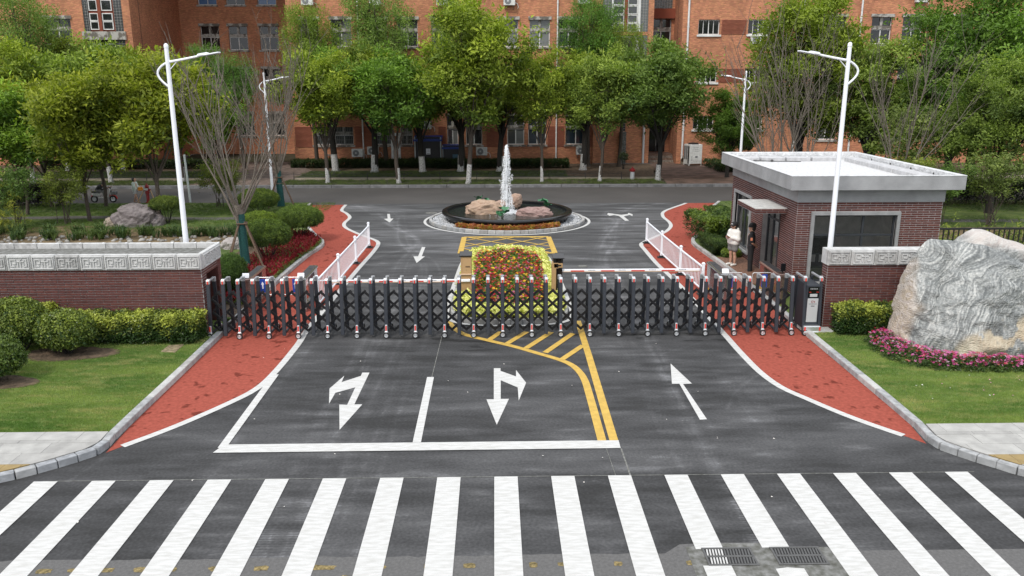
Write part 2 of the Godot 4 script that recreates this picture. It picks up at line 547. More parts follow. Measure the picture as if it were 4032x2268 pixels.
func asphalt_image() -> ImageTexture:  # x -16..16, z -45..-9: tyre scuffs, roller bands, dust and damp spots on new asphalt
	var W := 1408
	var Hh := 1584
	var ppm := W / 32.0
	var nz := FastNoiseLite.new()
	nz.noise_type = FastNoiseLite.TYPE_SIMPLEX_SMOOTH
	nz.seed = 5; nz.frequency = 0.008; nz.fractal_octaves = 5
	var bim := nz.get_image(W / 3, Hh)
	bim.resize(W, Hh, Image.INTERPOLATE_CUBIC)
	var big := bim.get_data()
	nz.seed = 9; nz.frequency = 0.045; nz.fractal_octaves = 4
	var mim := nz.get_image(W / 4, Hh)
	mim.resize(W, Hh, Image.INTERPOLATE_CUBIC)
	var mid := mim.get_data()
	nz.seed = 21; nz.frequency = 0.35; nz.fractal_octaves = 2
	var fine := nz.get_image(W, Hh).get_data()
	nz.seed = 31; nz.frequency = 0.02; nz.fractal_octaves = 3
	var sq := nz.get_image(W / 8, Hh)
	sq.resize(W, Hh, Image.INTERPOLATE_CUBIC)  # drawn out across the road: roller bands
	var band := sq.get_data()
	var acc := PackedFloat32Array()
	acc.resize(W * Hh)
	var r := RandomNumberGenerator.new()
	r.seed = 11
	var lines := []
	# wheel tracks: through the gate lanes and round the fountain, plus stray scuffs
	for k in 26:
		var s := -1.0 if k % 2 else 1.0
		var x0 := (-3.2 if s < 0 else 4.2) + r.randfn(0, 0.8)
		lines.append([smooth(P2([x0, -9.5, x0 + r.randfn(0, .2), -16, x0 + r.randfn(0, .2), -24, x0 + s * 0.1, -30, 0.5 + s * (3.6 + r.randf() * 1.0), -34.2, 0.5 + s * (4.6 + r.randf()), -38.5, 0.5 + s * (5.2 + r.randf() * 2.0), -42.2, 0.5 + s * (7.5 + r.randf() * 3.0), -45]), 0.035), r.randf_range(0.05, 0.25), r.randf_range(0.03, 0.13)])
	for k in 40:
		var a := Vector2(r.randf_range(-9, 11), r.randf_range(-44, -10))
		var d := Vector2.from_angle(r.randf() * PI) * r.randf_range(0.5, 2.2)
		lines.append([smooth(PackedVector2Array([a, a + d, a + d * 2.0 + d.orthogonal() * r.randfn(0, .4)]), 0.035), r.randf_range(0.02, 0.15), r.randf_range(0.04, 0.14)])
	for k in 14:
		var z := r.randf_range(-44.5, -31)
		lines.append([smooth(P2([-9, z + r.randfn(0, .5), 0, z + r.randfn(0, .8), 10, z + r.randfn(0, .5)]), 0.035), r.randf_range(0.1, 0.5), r.randf_range(0.02, 0.06)])
	for l in lines:
		var pts: PackedVector2Array = l[0]
		var hw: float = l[1] * ppm
		var ph := r.randf() * 9.0
		for i in pts.size() - 1:
			var n := (pts[i + 1] - pts[i]).orthogonal().normalized()
			var c := (pts[i] + Vector2(16, 45)) * ppm
			var w: float = l[2] * (0.35 + 0.65 * absf(sin(i * 0.016 + ph)))
			var k := -hw
			while k <= hw:
				var q := c + n * k
				var x := int(q.x)
				var y := int(q.y)
				if x >= 0 and x < W and y >= 0 and y < Hh:
					var at := y * W + x
					acc[at] = minf(acc[at] + w * 0.85 * (1.0 - absf(k) / (hw + 1.0)) * (0.75 + 0.25 * sin(k * 0.8 + ph)) * (mid[at] / 255.0) * 1.7, 0.2)
				k += 0.95
	var out := PackedByteArray()
	out.resize(W * Hh * 3)
	for y in Hh:
		var zz := y / ppm - 45.0
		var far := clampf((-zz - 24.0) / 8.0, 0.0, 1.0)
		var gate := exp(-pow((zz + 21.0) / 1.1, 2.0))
		for x in W:
			var i := y * W + x
			var b := big[i] / 255.0
			var m := mid[i] / 255.0
			var f := fine[i] / 255.0
			var wear := smoothstep(0.36, 0.72, b * 0.5 + m * 0.25 + band[i] / 255.0 * 0.25)
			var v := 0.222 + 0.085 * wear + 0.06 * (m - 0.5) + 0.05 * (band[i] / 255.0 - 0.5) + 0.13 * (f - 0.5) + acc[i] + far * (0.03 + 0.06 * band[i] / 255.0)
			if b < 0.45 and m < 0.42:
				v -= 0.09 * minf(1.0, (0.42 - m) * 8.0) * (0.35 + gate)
			if m > 0.68:
				v += (m - 0.68) * 0.5 * b
			if f > 0.86:
				v += (f - 0.86) * 0.5
			var q := clampi(int(v * 255.0), 16, 200)
			out[i * 3] = q
			out[i * 3 + 1] = q
			out[i * 3 + 2] = mini(255, int(q * 1.02))
	return ImageTexture.create_from_image(Image.create_from_data(W, Hh, false, Image.FORMAT_RGB8, out))


# ---------------------------------------------------------------- the setting
func kerb(called: String, label: String, pts: PackedVector2Array, w: float, h: float, length: float, mats: Array, y0 := 0.0, gap := 0.009) -> Node3D:
	var root := thing(called, label, "kerb", Vector3.ZERO, 0.0, "", "structure")
	var cum := [0.0]
	for i in pts.size() - 1:
		cum.append(cum[i] + pts[i].distance_to(pts[i + 1]))
	var total: float = cum[-1]
	var n := maxi(1, roundi(total / length))
	var cache := {}
	for k in n:
		var ends := []
		for e in [total * k / n, total * (k + 1) / n]:
			var i := 0
			while i < pts.size() - 2 and cum[i + 1] < e:
				i += 1
			ends.append(pts[i].lerp(pts[i + 1], clampf((e - cum[i]) / maxf(1e-6, cum[i + 1] - cum[i]), 0, 1)))
		var a: Vector2 = ends[0]
		var b: Vector2 = ends[1]
		var l := snappedf(a.distance_to(b) - gap, 0.01)
		if not cache.has(l):
			var mb := MB.new()
			mb.box(Vector3(0, h * 0.5 - 0.03, 0), Vector3(w, h + 0.06, l), 0.012)
			cache[l] = mb.mesh()
		var mid := (a + b) * 0.5
		var d := (b - a).normalized()
		obj("kerb_stone", cache[l], mats[R.randi() % mats.size()], root, Vector3(mid.x, y0 + R.randf_range(-0.002, 0.002), mid.y), Basis(Vector3.UP, atan2(d.x, d.y)))
	return root


func paint(called: String, label: String, shape: MB, m: Material) -> void:
	struct(called, shape, m, label, "road marking")


func ellipse(cx: float, cz: float, rx: float, rz: float, n := 64) -> PackedVector2Array:
	var p := PackedVector2Array()
	for i in n + 1:
		p.append(Vector2(cx + rx * cos(TAU * i / n), cz + rz * sin(TAU * i / n)))
	return p


func slabs(called: String, label: String, clip: PackedVector2Array, x0: float, x1: float, rows: Array, y: float) -> void:
	# paving slabs laid in rows [z_far, z_near, length, material], each slab a piece cut to the outline
	var root := thing(called, label, "pavement", Vector3.ZERO, 0.0, "", "structure")
	var bed := MB.new()
	bed.flat(clip, y - 0.012, 0.15)
	obj("bed", bed, M.mortar, root)
	for r in rows.size():
		var row: Array = rows[r]
		var x: float = x0 - fmod(r * 0.37, 1.0) * float(row[2])
		while x < x1:
			var rect := P2([x + 0.004, row[0] + 0.004, x + row[2] - 0.004, row[0] + 0.004, x + row[2] - 0.004, row[1] - 0.004, x + 0.004, row[1] - 0.004])
			for piece in Geometry2D.intersect_polygons(rect, clip):
				var mb := MB.new()
				mb.flat(piece, y + R.randf_range(-0.0015, 0.0015), 0.03)
				obj("tactile_slab" if row[3] == M.tactile else "slab", mb, row[3] if R.randf() < 0.75 or row[3] == M.tactile else M.slab_b, root)
			x += row[2]


func setting() -> void:
	var mb := MB.new()
	mb.flat(P2([-170, -190, 170, -190, 170, 60, -170, 60]), -0.03)
	struct("ground", mb, M.verge, "bare ground under and around the whole place")
	# asphalt
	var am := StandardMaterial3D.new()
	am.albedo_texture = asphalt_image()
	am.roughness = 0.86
	am.detail_enabled = true
	am.detail_blend_mode = BaseMaterial3D.BLEND_MODE_MUL
	am.detail_uv_layer = BaseMaterial3D.DETAIL_UV_2
	am.uv2_triplanar = true; am.uv2_world_triplanar = true
	am.uv2_scale = Vector3(2.2, 2.2, 2.2)
	am.detail_albedo = T["grain"]
	mb = MB.new()
	mb.flat(P2([-16, -44.95, 16, -44.95, 16, -9, -16, -9]), 0.0)
	for p in mb.v:
		mb.uv.append(Vector2((p.x + 16.0) / 32.0, (p.z + 45.0) / 36.0))
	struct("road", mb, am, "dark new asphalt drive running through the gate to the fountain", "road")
	mb = MB.new()
	mb.flat(P2([-90, -13.0, 90, -13.0, 90, 20, -90, 20]), -0.012)
	struct("street", mb, mk(0.062, 0.062, 0.063, 0.9, "blotch", 0.2, "grain", 2.0), "dark asphalt street in front of the gate", "road")
	mb = MB.new()
	var edge := PackedVector2Array()
	var x := -30.0
	while x < 5.4:
		if x < 2.6 or x > 5.2:
			edge.append(Vector2(x, -10.75 + R.randfn(0, 0.012) - 0.012 * sin(x * 1.7)))
		x += 0.14
	edge.append_array(P2([2.75, -10.98, 3.3, -11.01, 3.9, -11.0, 4.35, -10.86, 4.95, -10.84, 5.1, -10.7]))
	var ed := Array(edge)
	ed.sort_custom(func(a, b): return a.x < b.x)
	var poly := PackedVector2Array(ed)
	poly.append_array(P2([30, -10.66, 30, -9.0, -30, -9.0]))
	mb.flat(poly, 0.004)
	struct("old_asphalt", mb, M.old_asphalt, "older paler cracked asphalt along the street edge", "road")
	mb = MB.new()
	mb.flat(P2([2.82, -10.9, 3.3, -10.985, 3.9, -10.98, 4.3, -10.87, 4.95, -10.85, 5.05, -10.3, 5.0, -9.2, 2.8, -9.2]), 0.008)
	struct("concrete_apron", mb, M.concrete, "grey cracked concrete patch around the two drain grates", "pavement")
	mb = MB.new()
	mb.flat(P2([-110, -51.45, 110, -51.45, 110, -44.9, -110, -44.9]), 0.002)
	struct("campus_road", mb, M.campus_asphalt, "brownish grey campus road crossing behind the fountain", "road")
	# red paths
	var wl := smooth(P2([-8.1, -44.6, -7.99, -42.75, -7.58, -41.78, -7.18, -40.45, -7.17, -38.87, -6.91, -37.71, -6.19, -36.33, -5.40, -35.11, -5.05, -34.52, -4.87, -33.76, -4.87, -32.10, -5.0, -29.11, -5.1, -26.0, -5.22, -22.17, -5.19, -20.59, -5.25, -18.64, -5.40, -17.49, -5.82, -16.56, -6.49, -15.43, -7.12, -14.58]))
	var lp := PackedVector2Array(wl)
	lp.append_array(P2([-7.31, -14.3, -7.37, -15.5, -7.4, -21.5, -7.42, -28, -7.25, -31.5, -7.1, -33.0, -7.2, -33.9, -7.5, -34.7, -8.17, -36.31, -8.9, -38.5, -9.6, -41, -9.95, -44.6]))
	mb = MB.new(); mb.flat(lp, 0.004)
	struct("red_path", mb, M.red_path, "red surfaced footpath on the turnstile side left of the drive", "path")
	var wr := smooth(P2([10.5, -44.75, 10.22, -44.30, 8.78, -42.05, 8.36, -40.42, 8.34, -38.90, 8.22, -37.84, 7.89, -36.82, 7.42, -35.86, 6.31, -34.06, 6.05, -33.37, 6.03, -32.31, 6.03, -30.04, 6.12, -28.0, 6.19, -26.1, 6.21, -23.0, 6.22, -21.0, 6.22, -19.75, 6.27, -18.32, 6.44, -17.34, 6.78, -16.62, 7.21, -15.80, 7.59, -15.22, 7.97, -14.72]))
	var rp := PackedVector2Array(wr)
	rp.append_array(P2([8.23, -14.34, 8.37, -15.33, 8.38, -21, 8.36, -28, 8.2, -31.7, 8.15, -33.0, 8.26, -33.94, 8.73, -34.96, 9.71, -36.2, 10.25, -37.4, 10.4, -39.6, 10.83, -41.67, 11.75, -43.63, 12.2, -44.75]))
	mb = MB.new(); mb.flat(rp, 0.004)
	struct("red_path", mb, M.red_path, "red surfaced footpath beside the brick guardhouse", "path")
	mb = MB.new(); mb.ribbon(wl, 0.17, 0.008)
	paint("edge_line", "curved white line along the edge of the red path left of the drive", mb, M.white_paint)
	mb = MB.new(); mb.ribbon(wr, 0.17, 0.008)
	paint("edge_line", "curved white line along the edge of the red path by the guardhouse", mb, M.white_paint)
	# lane markings
	mb = MB.new(); mb.ribbon(P2([-5.2, -18.4, -5.2, -14.45]), 0.16, 0.0112)
	paint("lane_line", "straight white line closing the lanes beside the left red path", mb, M.white_paint)
	mb = MB.new(); mb.flat(P2([-5.3, -14.24, -5.2, -14.59, 2.36, -14.61, 2.35, -14.27]), 0.0145)
	paint("stop_line", "wide white stop line behind the crosswalk", mb, M.white_paint)
	mb = MB.new(); mb.flat(P2([-1.61, -18.15, -1.45, -18.15, -1.45, -14.62, -1.61, -14.62]), 0.008)
	paint("lane_dash", "short white line between the two turning arrows", mb, M.white_paint)
	for a in [["white turn arrow at the left of the three lanes, pointing straight and left", [-3.17, -18.48, -3.00, -18.48, -3.04, -16.53, -2.87, -16.53, -3.12, -15.23, -3.36, -16.53, -3.19, -16.51, -3.18, -17.53, -3.57, -17.21, -3.59, -16.58, -3.75, -17.47, -3.56, -18.28, -3.55, -17.86, -3.17, -18.26]],
			["white turn arrow in the middle lane, pointing straight and right", [-0.05, -18.71, 0.11, -18.71, 0.11, -18.52, 0.47, -18.14, 0.48, -18.58, 0.69, -17.73, 0.49, -16.66, 0.49, -17.44, 0.11, -17.90, 0.10, -16.77, 0.28, -16.77, 0.01, -15.40, -0.21, -16.75, -0.05, -16.75]],
			["white straight arrow pointing in towards the gate, right of the yellow lines", [4.27, -18.94, 4.48, -17.59, 4.27, -17.57, 4.32, -15.58, 4.17, -15.56, 4.19, -17.59, 4.02, -17.59]],
			["small white straight arrow far back, left of the fountain", [-5.46, -41.48, -5.33, -41.48, -5.13, -40.10, -4.98, -40.10, -5.04, -39.01, -5.44, -40.0, -5.27, -40.09]],
			["white straight arrow on the drive left of the flower island", [-3.00, -33.15, -2.86, -33.12, -2.86, -31.37, -2.73, -31.37, -2.95, -30.21, -3.18, -31.37, -3.00, -31.37]],
			["white forked arrow on the drive right of the fountain", [5.76, -41.50, 5.66, -41.05, 5.72, -40.6, 6.0, -40.9, 6.19, -40.50, 6.28, -39.17, 6.47, -39.21, 6.41, -40.46, 6.77, -40.87, 6.85, -40.51, 6.95, -41.07, 6.81, -41.52, 6.72, -41.15, 6.34, -40.90, 6.0, -41.25]]]:
		mb = MB.new(); mb.flat(P2(a[1]), 0.008)
		paint("lane_arrow", a[0], mb, M.white_paint)
	# yellow markings
	mb = MB.new(); mb.ribbon(smooth(P2([-1.41, -23.1, -1.37, -22.86, -1.22, -22.15, -0.86, -21.42, -0.17, -20.84, 0.45, -20.36, 1.02, -19.83, 1.55, -19.32, 1.82, -18.95, 1.97, -18.5, 2.05, -17.9, 2.06, -17.0, 2.04, -14.62]), 0.15), 0.17, 0.008)
	paint("yellow_line", "curved yellow line from the flower island down to the stop line", mb, M.yellow_paint)
	mb = MB.new(); mb.ribbon(P2([2.36, -22.6, 2.34, -19.64, 2.27, -14.62]), 0.17, 0.008)
	paint("yellow_line", "straight yellow line beside the lane for entering cars", mb, M.yellow_paint)
	mb = MB.new()
	for h in [[0.14, -21.60, -0.17, -20.90], [0.85, -21.59, 0.29, -20.56], [1.52, -21.53, 0.78, -20.18], [2.11, -21.41, 1.25, -19.82], [2.28, -20.39, 1.62, -19.27]]:
		mb.ribbon(P2(h), 0.16, 0.0115)
	paint("yellow_hatching", "slanting yellow bars in the wedge before the flower island", mb, M.yellow_paint)
	mb = MB.new()
	var bx := [Vector2(-1.34, -35.24), Vector2(2.32, -35.26), Vector2(2.36, -31.90), Vector2(-1.38, -31.87)]
	for i in 4:
		mb.ribbon(PackedVector2Array([bx[i], bx[(i + 1) % 4]]), 0.22, 0.008 + 0.0015 * i)
	for k in range(-3, 4):
		for s in [-1.0, 1.0]:
			# diagonal bars clipped to the box
			var pts := PackedVector2Array()
			for i in 41:
				var q := Vector2(-1.3 + 3.6 * i / 40.0, -33.57 + s * (3.6 * i / 40.0 - 1.8) * 0.95 + k * 1.25)
				if q.y > -35.2 and q.y < -31.95:
					pts.append(q)
			if pts.size() > 1:
				mb.ribbon(PackedVector2Array([pts[0], pts[-1]]), 0.085, 0.015 if s > 0 else 0.0185)
	paint("yellow_box", "yellow criss-cross box between the fountain and the flower island", mb, M.yellow_paint)
	# crosswalk
	var cw := thing("crosswalk", "white crosswalk stripes across the street in front of the gate", "crosswalk", Vector3.ZERO, 0.0, "", "structure")
	for i in 17:
		var cx := -8.04 + i
		var zt := -13.18
		var zb := -9.0
		mb = MB.new()
		if i == 12:
			mb.flat(P2([cx, zt, cx + 0.41, zt, cx + 0.41, -10.86, cx, -10.85]), 0.012)
			var m2 := MB.new()
			m2.flat(P2([cx + 0.02, -10.3, cx + 0.2, -10.33, cx + 0.43, -10.3, cx + 0.4, -9.0, cx, -9.0]), 0.016)
			obj("stripe", m2, M.white_paint, cw)
		elif i == 11:
			mb.flat(P2([cx, zt, cx + 0.41, zt, cx + 0.41, -10.83, cx, -10.83]), 0.012)
			var m2 := MB.new()
			m2.flat(P2([cx, -10.4, cx + 0.41, -10.4, cx + 0.41, -9.0, cx, -9.0]), 0.016)
			obj("stripe", m2, M.white_paint, cw)
		else:
			mb.flat(P2([cx, zt, cx + 0.41, zt, cx + 0.41, zb, cx, zb]), 0.012)
		obj("stripe", mb, M.white_paint, cw)
	mb = MB.new(); mb.ribbon(P2([-7.9, -13.2, 8.5, -13.19]), 0.018, 0.005)
	mb.ribbon(P2([2.36, -14.27, 2.36, -13.2]), 0.03, 0.005); mb.ribbon(P2([2.08, -14.27, 2.1, -13.2]), 0.012, 0.005)
	mb.ribbon(P2([-1.45, -21.6, -1.5, -18.15]), 0.018, 0.005); pass
	paint("chalk_line", "thin chalk setting-out lines along the crosswalk and lanes", mb, mk(0.24, 0.24, 0.235, 0.8, "patch", 1.5))
	# worn yellow dashes on the old asphalt
	mb = MB.new()
	var xs := -7.6
	while xs < 2.8:
		var l := R.randf_range(0.1, 0.5)
		var pg := PackedVector2Array()
		for k in 14:
			var a := TAU * k / 14.0
			pg.append(Vector2(xs + l * 0.5 + l * 0.5 * signf(cos(a)) * pow(absf(cos(a)), 0.5) * R.randf_range(0.75, 1.0), -10.49 + 0.07 * signf(sin(a)) * pow(absf(sin(a)), 0.5) * R.randf_range(0.6, 1.05)))
		if Geometry2D.triangulate_polygon(pg).size():
			mb.flat(pg, 0.0075)
		xs += l + R.randf_range(0.08, 0.55)
	for k in 8:
		var zx := R.randf_range(-4.5, -1.4)
		mb.ribbon(P2([zx, -10.25, zx + 0.35, -10.1]), 0.1, 0.0075)
	paint("worn_yellow_line", "worn broken yellow line on the old asphalt at the street edge", mb, mk(0.5, 0.38, 0.17, 0.9, "patch", 3.0, "patch", 1.1))
	# kerbs
	var GR := [M.granite, M.granite_b, M.granite_c]
	var GB := [M.granite_b, M.granite_b, M.kerb_light]
	kerb("kerb", "pale granite kerb between the left lawn and the red path", smooth(P2([-7.47, -21.45, -7.46, -18.3, -7.47, -16.2, -7.46, -14.9]), 0.2), 0.17, 0.13, 0.95, GR)
	kerb("kerb", "grey granite kerb curving round the left street corner", smooth(P2([-7.46, -14.9, -7.42, -14.45, -7.53, -14.15, -7.75, -13.95, -8.0, -13.7, -8.25, -13.5, -8.6, -13.25, -9.3, -12.95, -10.5, -12.7, -13, -12.6]), 0.05), 0.15, 0.14, 0.33, GB)
	kerb("kerb", "pale granite kerb between the right lawn and the red path", smooth(P2([8.47, -21.35, 8.47, -18.7, 8.46, -16.5, 8.44, -15.1]), 0.2), 0.17, 0.13, 0.95, GR)
	kerb("kerb", "grey granite kerb curving round the right street corner", smooth(P2([8.44, -15.1, 8.36, -14.4, 8.42, -14.1, 8.58, -13.88, 8.8, -13.6, 9.02, -13.36, 9.25, -13.1, 9.8, -12.8, 11, -12.5, 14, -12.4]), 0.05), 0.15, 0.14, 0.33, GB)
	kerb("kerb", "pale kerb round the red flower bed beyond the turnstiles", smooth(P2([-7.46, -22.3, -7.45, -26, -7.42, -28, -7.3, -31.5, -7.12, -32.9, -7.2, -33.95, -7.55, -34.8, -8.2, -36.4, -8.95, -38.55, -9.65, -41.05, -10.0, -44.5]), 0.2), 0.15, 0.13, 0.6, GR)
	kerb("kerb", "pale kerb along the planting beside the guardhouse path", smooth(P2([8.46, -22.2, 8.44, -28, 8.28, -31.7, 8.22, -33.0, 8.33, -33.98, 8.8, -34.96, 9.78, -36.2, 10.32, -37.4, 10.48, -39.6, 10.9, -41.67, 11.82, -43.63, 12.3, -44.7]), 0.2), 0.15, 0.13, 0.6, GR)
	kerb("road_kerb", "long grey kerb along the far side of the campus road", P2([-46, -51.6, 40, -51.6]), 0.3, 0.17, 2.4, [M.kerb_grey, M.kerb_grey, M.kerb_grey_b], 0.0, 0.03)
	# lawns and gardens
	mb = MB.new()
	mb.flat(P2([-60, -15.0, -7.56, -15.0, -7.56, -21.3, -7.8, -23.1, -60, -23.1]), 0.1, 0.2)
	struct("lawn", mb, M.lawn, "mown front lawn left of the drive, with sod seams", "lawn")
	mb = MB.new()
	mb.flat(P2([60, -15.0, 8.54, -15.0, 8.55, -21.3, 8.9, -22.6, 60, -22.6]), 0.1, 0.2)
	struct("lawn", mb, M.lawn, "mown front lawn right of the drive, below the big rock", "lawn")
	mb = MB.new()
	mb.flat(P2([-90, -22.8, -7.56, -22.8, -7.55, -26, -7.5, -28, -7.38, -31.5, -7.2, -32.9, -7.28, -33.95, -7.63, -34.8, -8.28, -36.4, -9.03, -38.55, -9.73, -41.05, -10.08, -44.9, -90, -44.9]), 0.09, 0.2)
	struct("garden_lawn", mb, M.garden_lawn, "patchy garden lawn behind the left gate wall", "lawn")
	mb = MB.new()
	mb.flat(P2([90, -22.3, 8.55, -22.3, 8.52, -28, 8.36, -31.7, 8.3, -33.0, 8.41, -33.98, 8.88, -34.96, 9.86, -36.2, 10.4, -37.4, 10.56, -39.6, 10.98, -41.67, 11.9, -43.63, 12.4, -44.9, 90, -44.9]), 0.09, 0.2)
	struct("garden_lawn", mb, M.garden_lawn, "patchy garden lawn behind the guardhouse and right gate wall", "lawn")
	mb = MB.new(); mb.flat(smooth(P2([-60, -33.0, -30, -33.2, -20, -33.4, -14, -33.3, -11.3, -33.9, -11.6, -37.0, -14, -37.6, -17, -37.2, -19.5, -38.1, -22, -37.4, -26, -38.2, -60, -38]), 0.6), 0.094)
	struct("straw_ground", mb, M.garden_soil, "straw-coloured dry patch of garden in front of the boulder", "ground")
	mb = MB.new(); mb.flat(smooth(P2([60, -33.2, 24, -33.4, 19, -34.0, 17.5, -35.2, 19, -36.4, 24, -36.6, 60, -36]), 0.6), 0.094)
	struct("straw_ground", mb, M.garden_soil, "straw-coloured dry patch of garden right of the guardhouse", "ground")
	mb = MB.new(); mb.ribbon(smooth(P2([-60, -40.2, -32, -40.4, -26, -40.0, -20, -40.3, -16, -39.9, -13.6, -39.7, -12.2, -39.9]), 0.6), 0.8, 0.098)
	struct("garden_path", mb, mk(0.2, 0.19, 0.18, 0.9, "patch", 1.0, "grain", 2.0), "narrow grey pebble path through the left garden", "path")
	mb = MB.new(); mb.ribbon(smooth(P2([16.5, -38.2, 20, -38.6, 26, -38.2, 60, -38.5]), 0.6), 0.8, 0.098)
	struct("garden_path", mb, mk(0.22, 0.21, 0.2, 0.9, "patch", 1.0, "grain", 2.0), "narrow grey pebble path through the right garden", "path")
	# strips between the campus road and the building
	mb = MB.new(); mb.flat(P2([-100, -54.6, 100, -54.6, 100, -51.74, -100, -51.74]), 0.12, 0.2)
	struct("verge", mb, M.verge, "dull grass strip behind the campus road kerb", "verge")
	mb = MB.new(); mb.flat(P2([-100, -55.9, 100, -55.9, 100, -54.55, -100, -54.55]), 0.124, 0.1)
	struct("pavement", mb, M.tan_path, "tan pavement strip in front of the orange building", "pavement")
	mb = MB.new(); mb.flat(P2([-100, -59.8, 11.0, -59.8, 11.0, -55.85, -100, -55.85]), 0.128, 0.1)
	struct("verge", mb, mk(0.06, 0.085, 0.03, 0.95, "patch", 0.2, "grain", 1.0), "dark grass strip under the tree row by the building", "verge")
	mb = MB.new(); mb.flat(P2([-100, -66.0, 60, -66.0, 60, -59.75, -100, -59.75]), 0.11, 0.1)
	struct("planting_bed", mb, M.soil, "brown planting bed at the foot of the orange building", "ground")
	mb = MB.new(); mb.flat(smooth(P2([5.2, -59.9, 5.0, -57.5, 5.6, -55.9, 10.4, -55.9, 11.2, -58, 11.8, -64.3, 7.7, -64.3]), 0.5), 0.134)
	struct("bare_soil", mb, M.soil, "bare brown soil beside the entrance paving", "ground")
	mb = MB.new(); mb.flat(P2([10.9, -51.74, 18.5, -51.74, 17.2, -57, 15.8, -63.5, 11.9, -64.8, 11.9, -62]), 0.14)
	struct("entrance_paving", mb, M.paving_red, "stained dark red brick paving leading to the entrance steps", "pavement")
	mb = MB.new(); mb.flat(P2([-19.5, -51.74, -14.0, -51.74, -13.4, -55, -13.2, -60, -16.0, -66.0, -19.5, -66.0, -18.4, -58]), 0.14)
	struct("side_paving", mb, mk(0.34, 0.25, 0.22, 0.9, "patch", 0.3, "grain", 1.5), "pinkish brick paving leading into the building's recess", "pavement")
	# front pavements
	var rows := [[-14.98, -14.6, 0.75, M.slab], [-14.6, -14.47, 0.75, M.slab_b], [-14.47, -14.05, 0.9, M.slab], [-14.05, -13.6, 0.9, M.slab], [-13.6, -13.2, 0.3, M.tactile], [-13.2, -12.7, 0.9, M.slab]]
	slabs("pavement", "pale granite slab pavement at the left street corner", P2([-14, -14.98, -7.55, -14.98, -7.52, -14.5, -7.65, -14.2, -7.88, -13.98, -8.12, -13.75, -8.35, -13.57, -8.65, -13.35, -9.35, -13.03, -10.5, -12.78, -14, -12.7]), -14, -7, rows, 0.135)
	slabs("pavement", "pale granite slab pavement at the right street corner", P2([15, -14.98, 8.53, -14.98, 8.46, -14.43, 8.52, -14.2, 8.67, -13.97, 8.9, -13.68, 9.1, -13.45, 9.3, -13.22, 9.85, -12.9, 11, -12.6, 15, -12.5]), 8, 15, rows, 0.135)
	# brick apron by the guardhouse door
	mb = MB.new(); mb.flat(P2([8.54, -26.3, 9.4, -26.3, 9.4, -30.4, 8.42, -30.4]), 0.135, 0.1)
	struct("door_apron", mb, mk(0.42, 0.22, 0.15, 0.85, "patch", 1.5, "grain", 3.0), "pinkish brick apron in front of the guardhouse door", "pavement")
	# drain grates
	for k in 2:
		drain(Vector3(3.05 if k == 0 else 4.07, 0.013, -10.845), "iron drain grate at the street edge, its left end painted by a stripe" if k == 0 else "bare iron drain grate at the street edge, the one farther right")
	for a in [[-3.25, -41.77, "pale round manhole cover left of the fountain"], [3.22, -29.54, "small pale manhole cover right of the flower island"]]:
		mb = MB.new()
		mb.lathe(Vector3.ZERO, [[0.3, 0.0], [0.3, 0.012], [0.28, 0.016], [0.0, 0.016]], 24)
		tag(obj("manhole_cover", mb, M.concrete, self, Vector3(a[0], 0.0, a[1]), Basis().scaled(Vector3(1.0 if a[0] < 0 else 0.6, 1, 1 if a[0] < 0 else 0.6))), a[2], "manhole cover")
	# sod tufts on the two front lawns and litter of petals
	lawn_tufts()


func drain(at: Vector3, label: String) -> void:
	var root := thing("drain_grate", label, "drain grate", at, 0.0, "drain grates at the street edge")
	var pit := MB.new()
	pit.flat(P2([0.0, 0.0, 0.72, 0.0, 0.72, 0.45, 0.0, 0.45]), 0.001)
	obj("pit", pit, M.rubber, root)
	var fr := MB.new()
	for b in [[0.36, 0.012, 0.74, 0.03], [0.36, 0.438, 0.74, 0.03], [0.36, 0.225, 0.66, 0.04]]:
		fr.box(Vector3(b[0], 0.006, b[1]), Vector3(b[2], 0.014, b[3]), 0.002)
	for s in [0.012, 0.708]:
		fr.box(Vector3(s, 0.0055, 0.225), Vector3(0.03, 0.013, 0.40), 0.002)
	obj("frame", fr, M.iron_light, root)
	var bar := MB.new()
	bar.box(Vector3.ZERO, Vector3(0.022, 0.01, 0.16), 0.002, Basis(Vector3.UP, -0.12))
	var bm := bar.mesh()
	for r in 2:
		for i in 15:
			var painted := at.x < 3.5 and i < 6
			obj("bar", bm, M.white_paint if painted else M.iron_light, root, Vector3(0.055 + i * 0.0436 + r * 0.01, 0.006, 0.118 + r * 0.212))


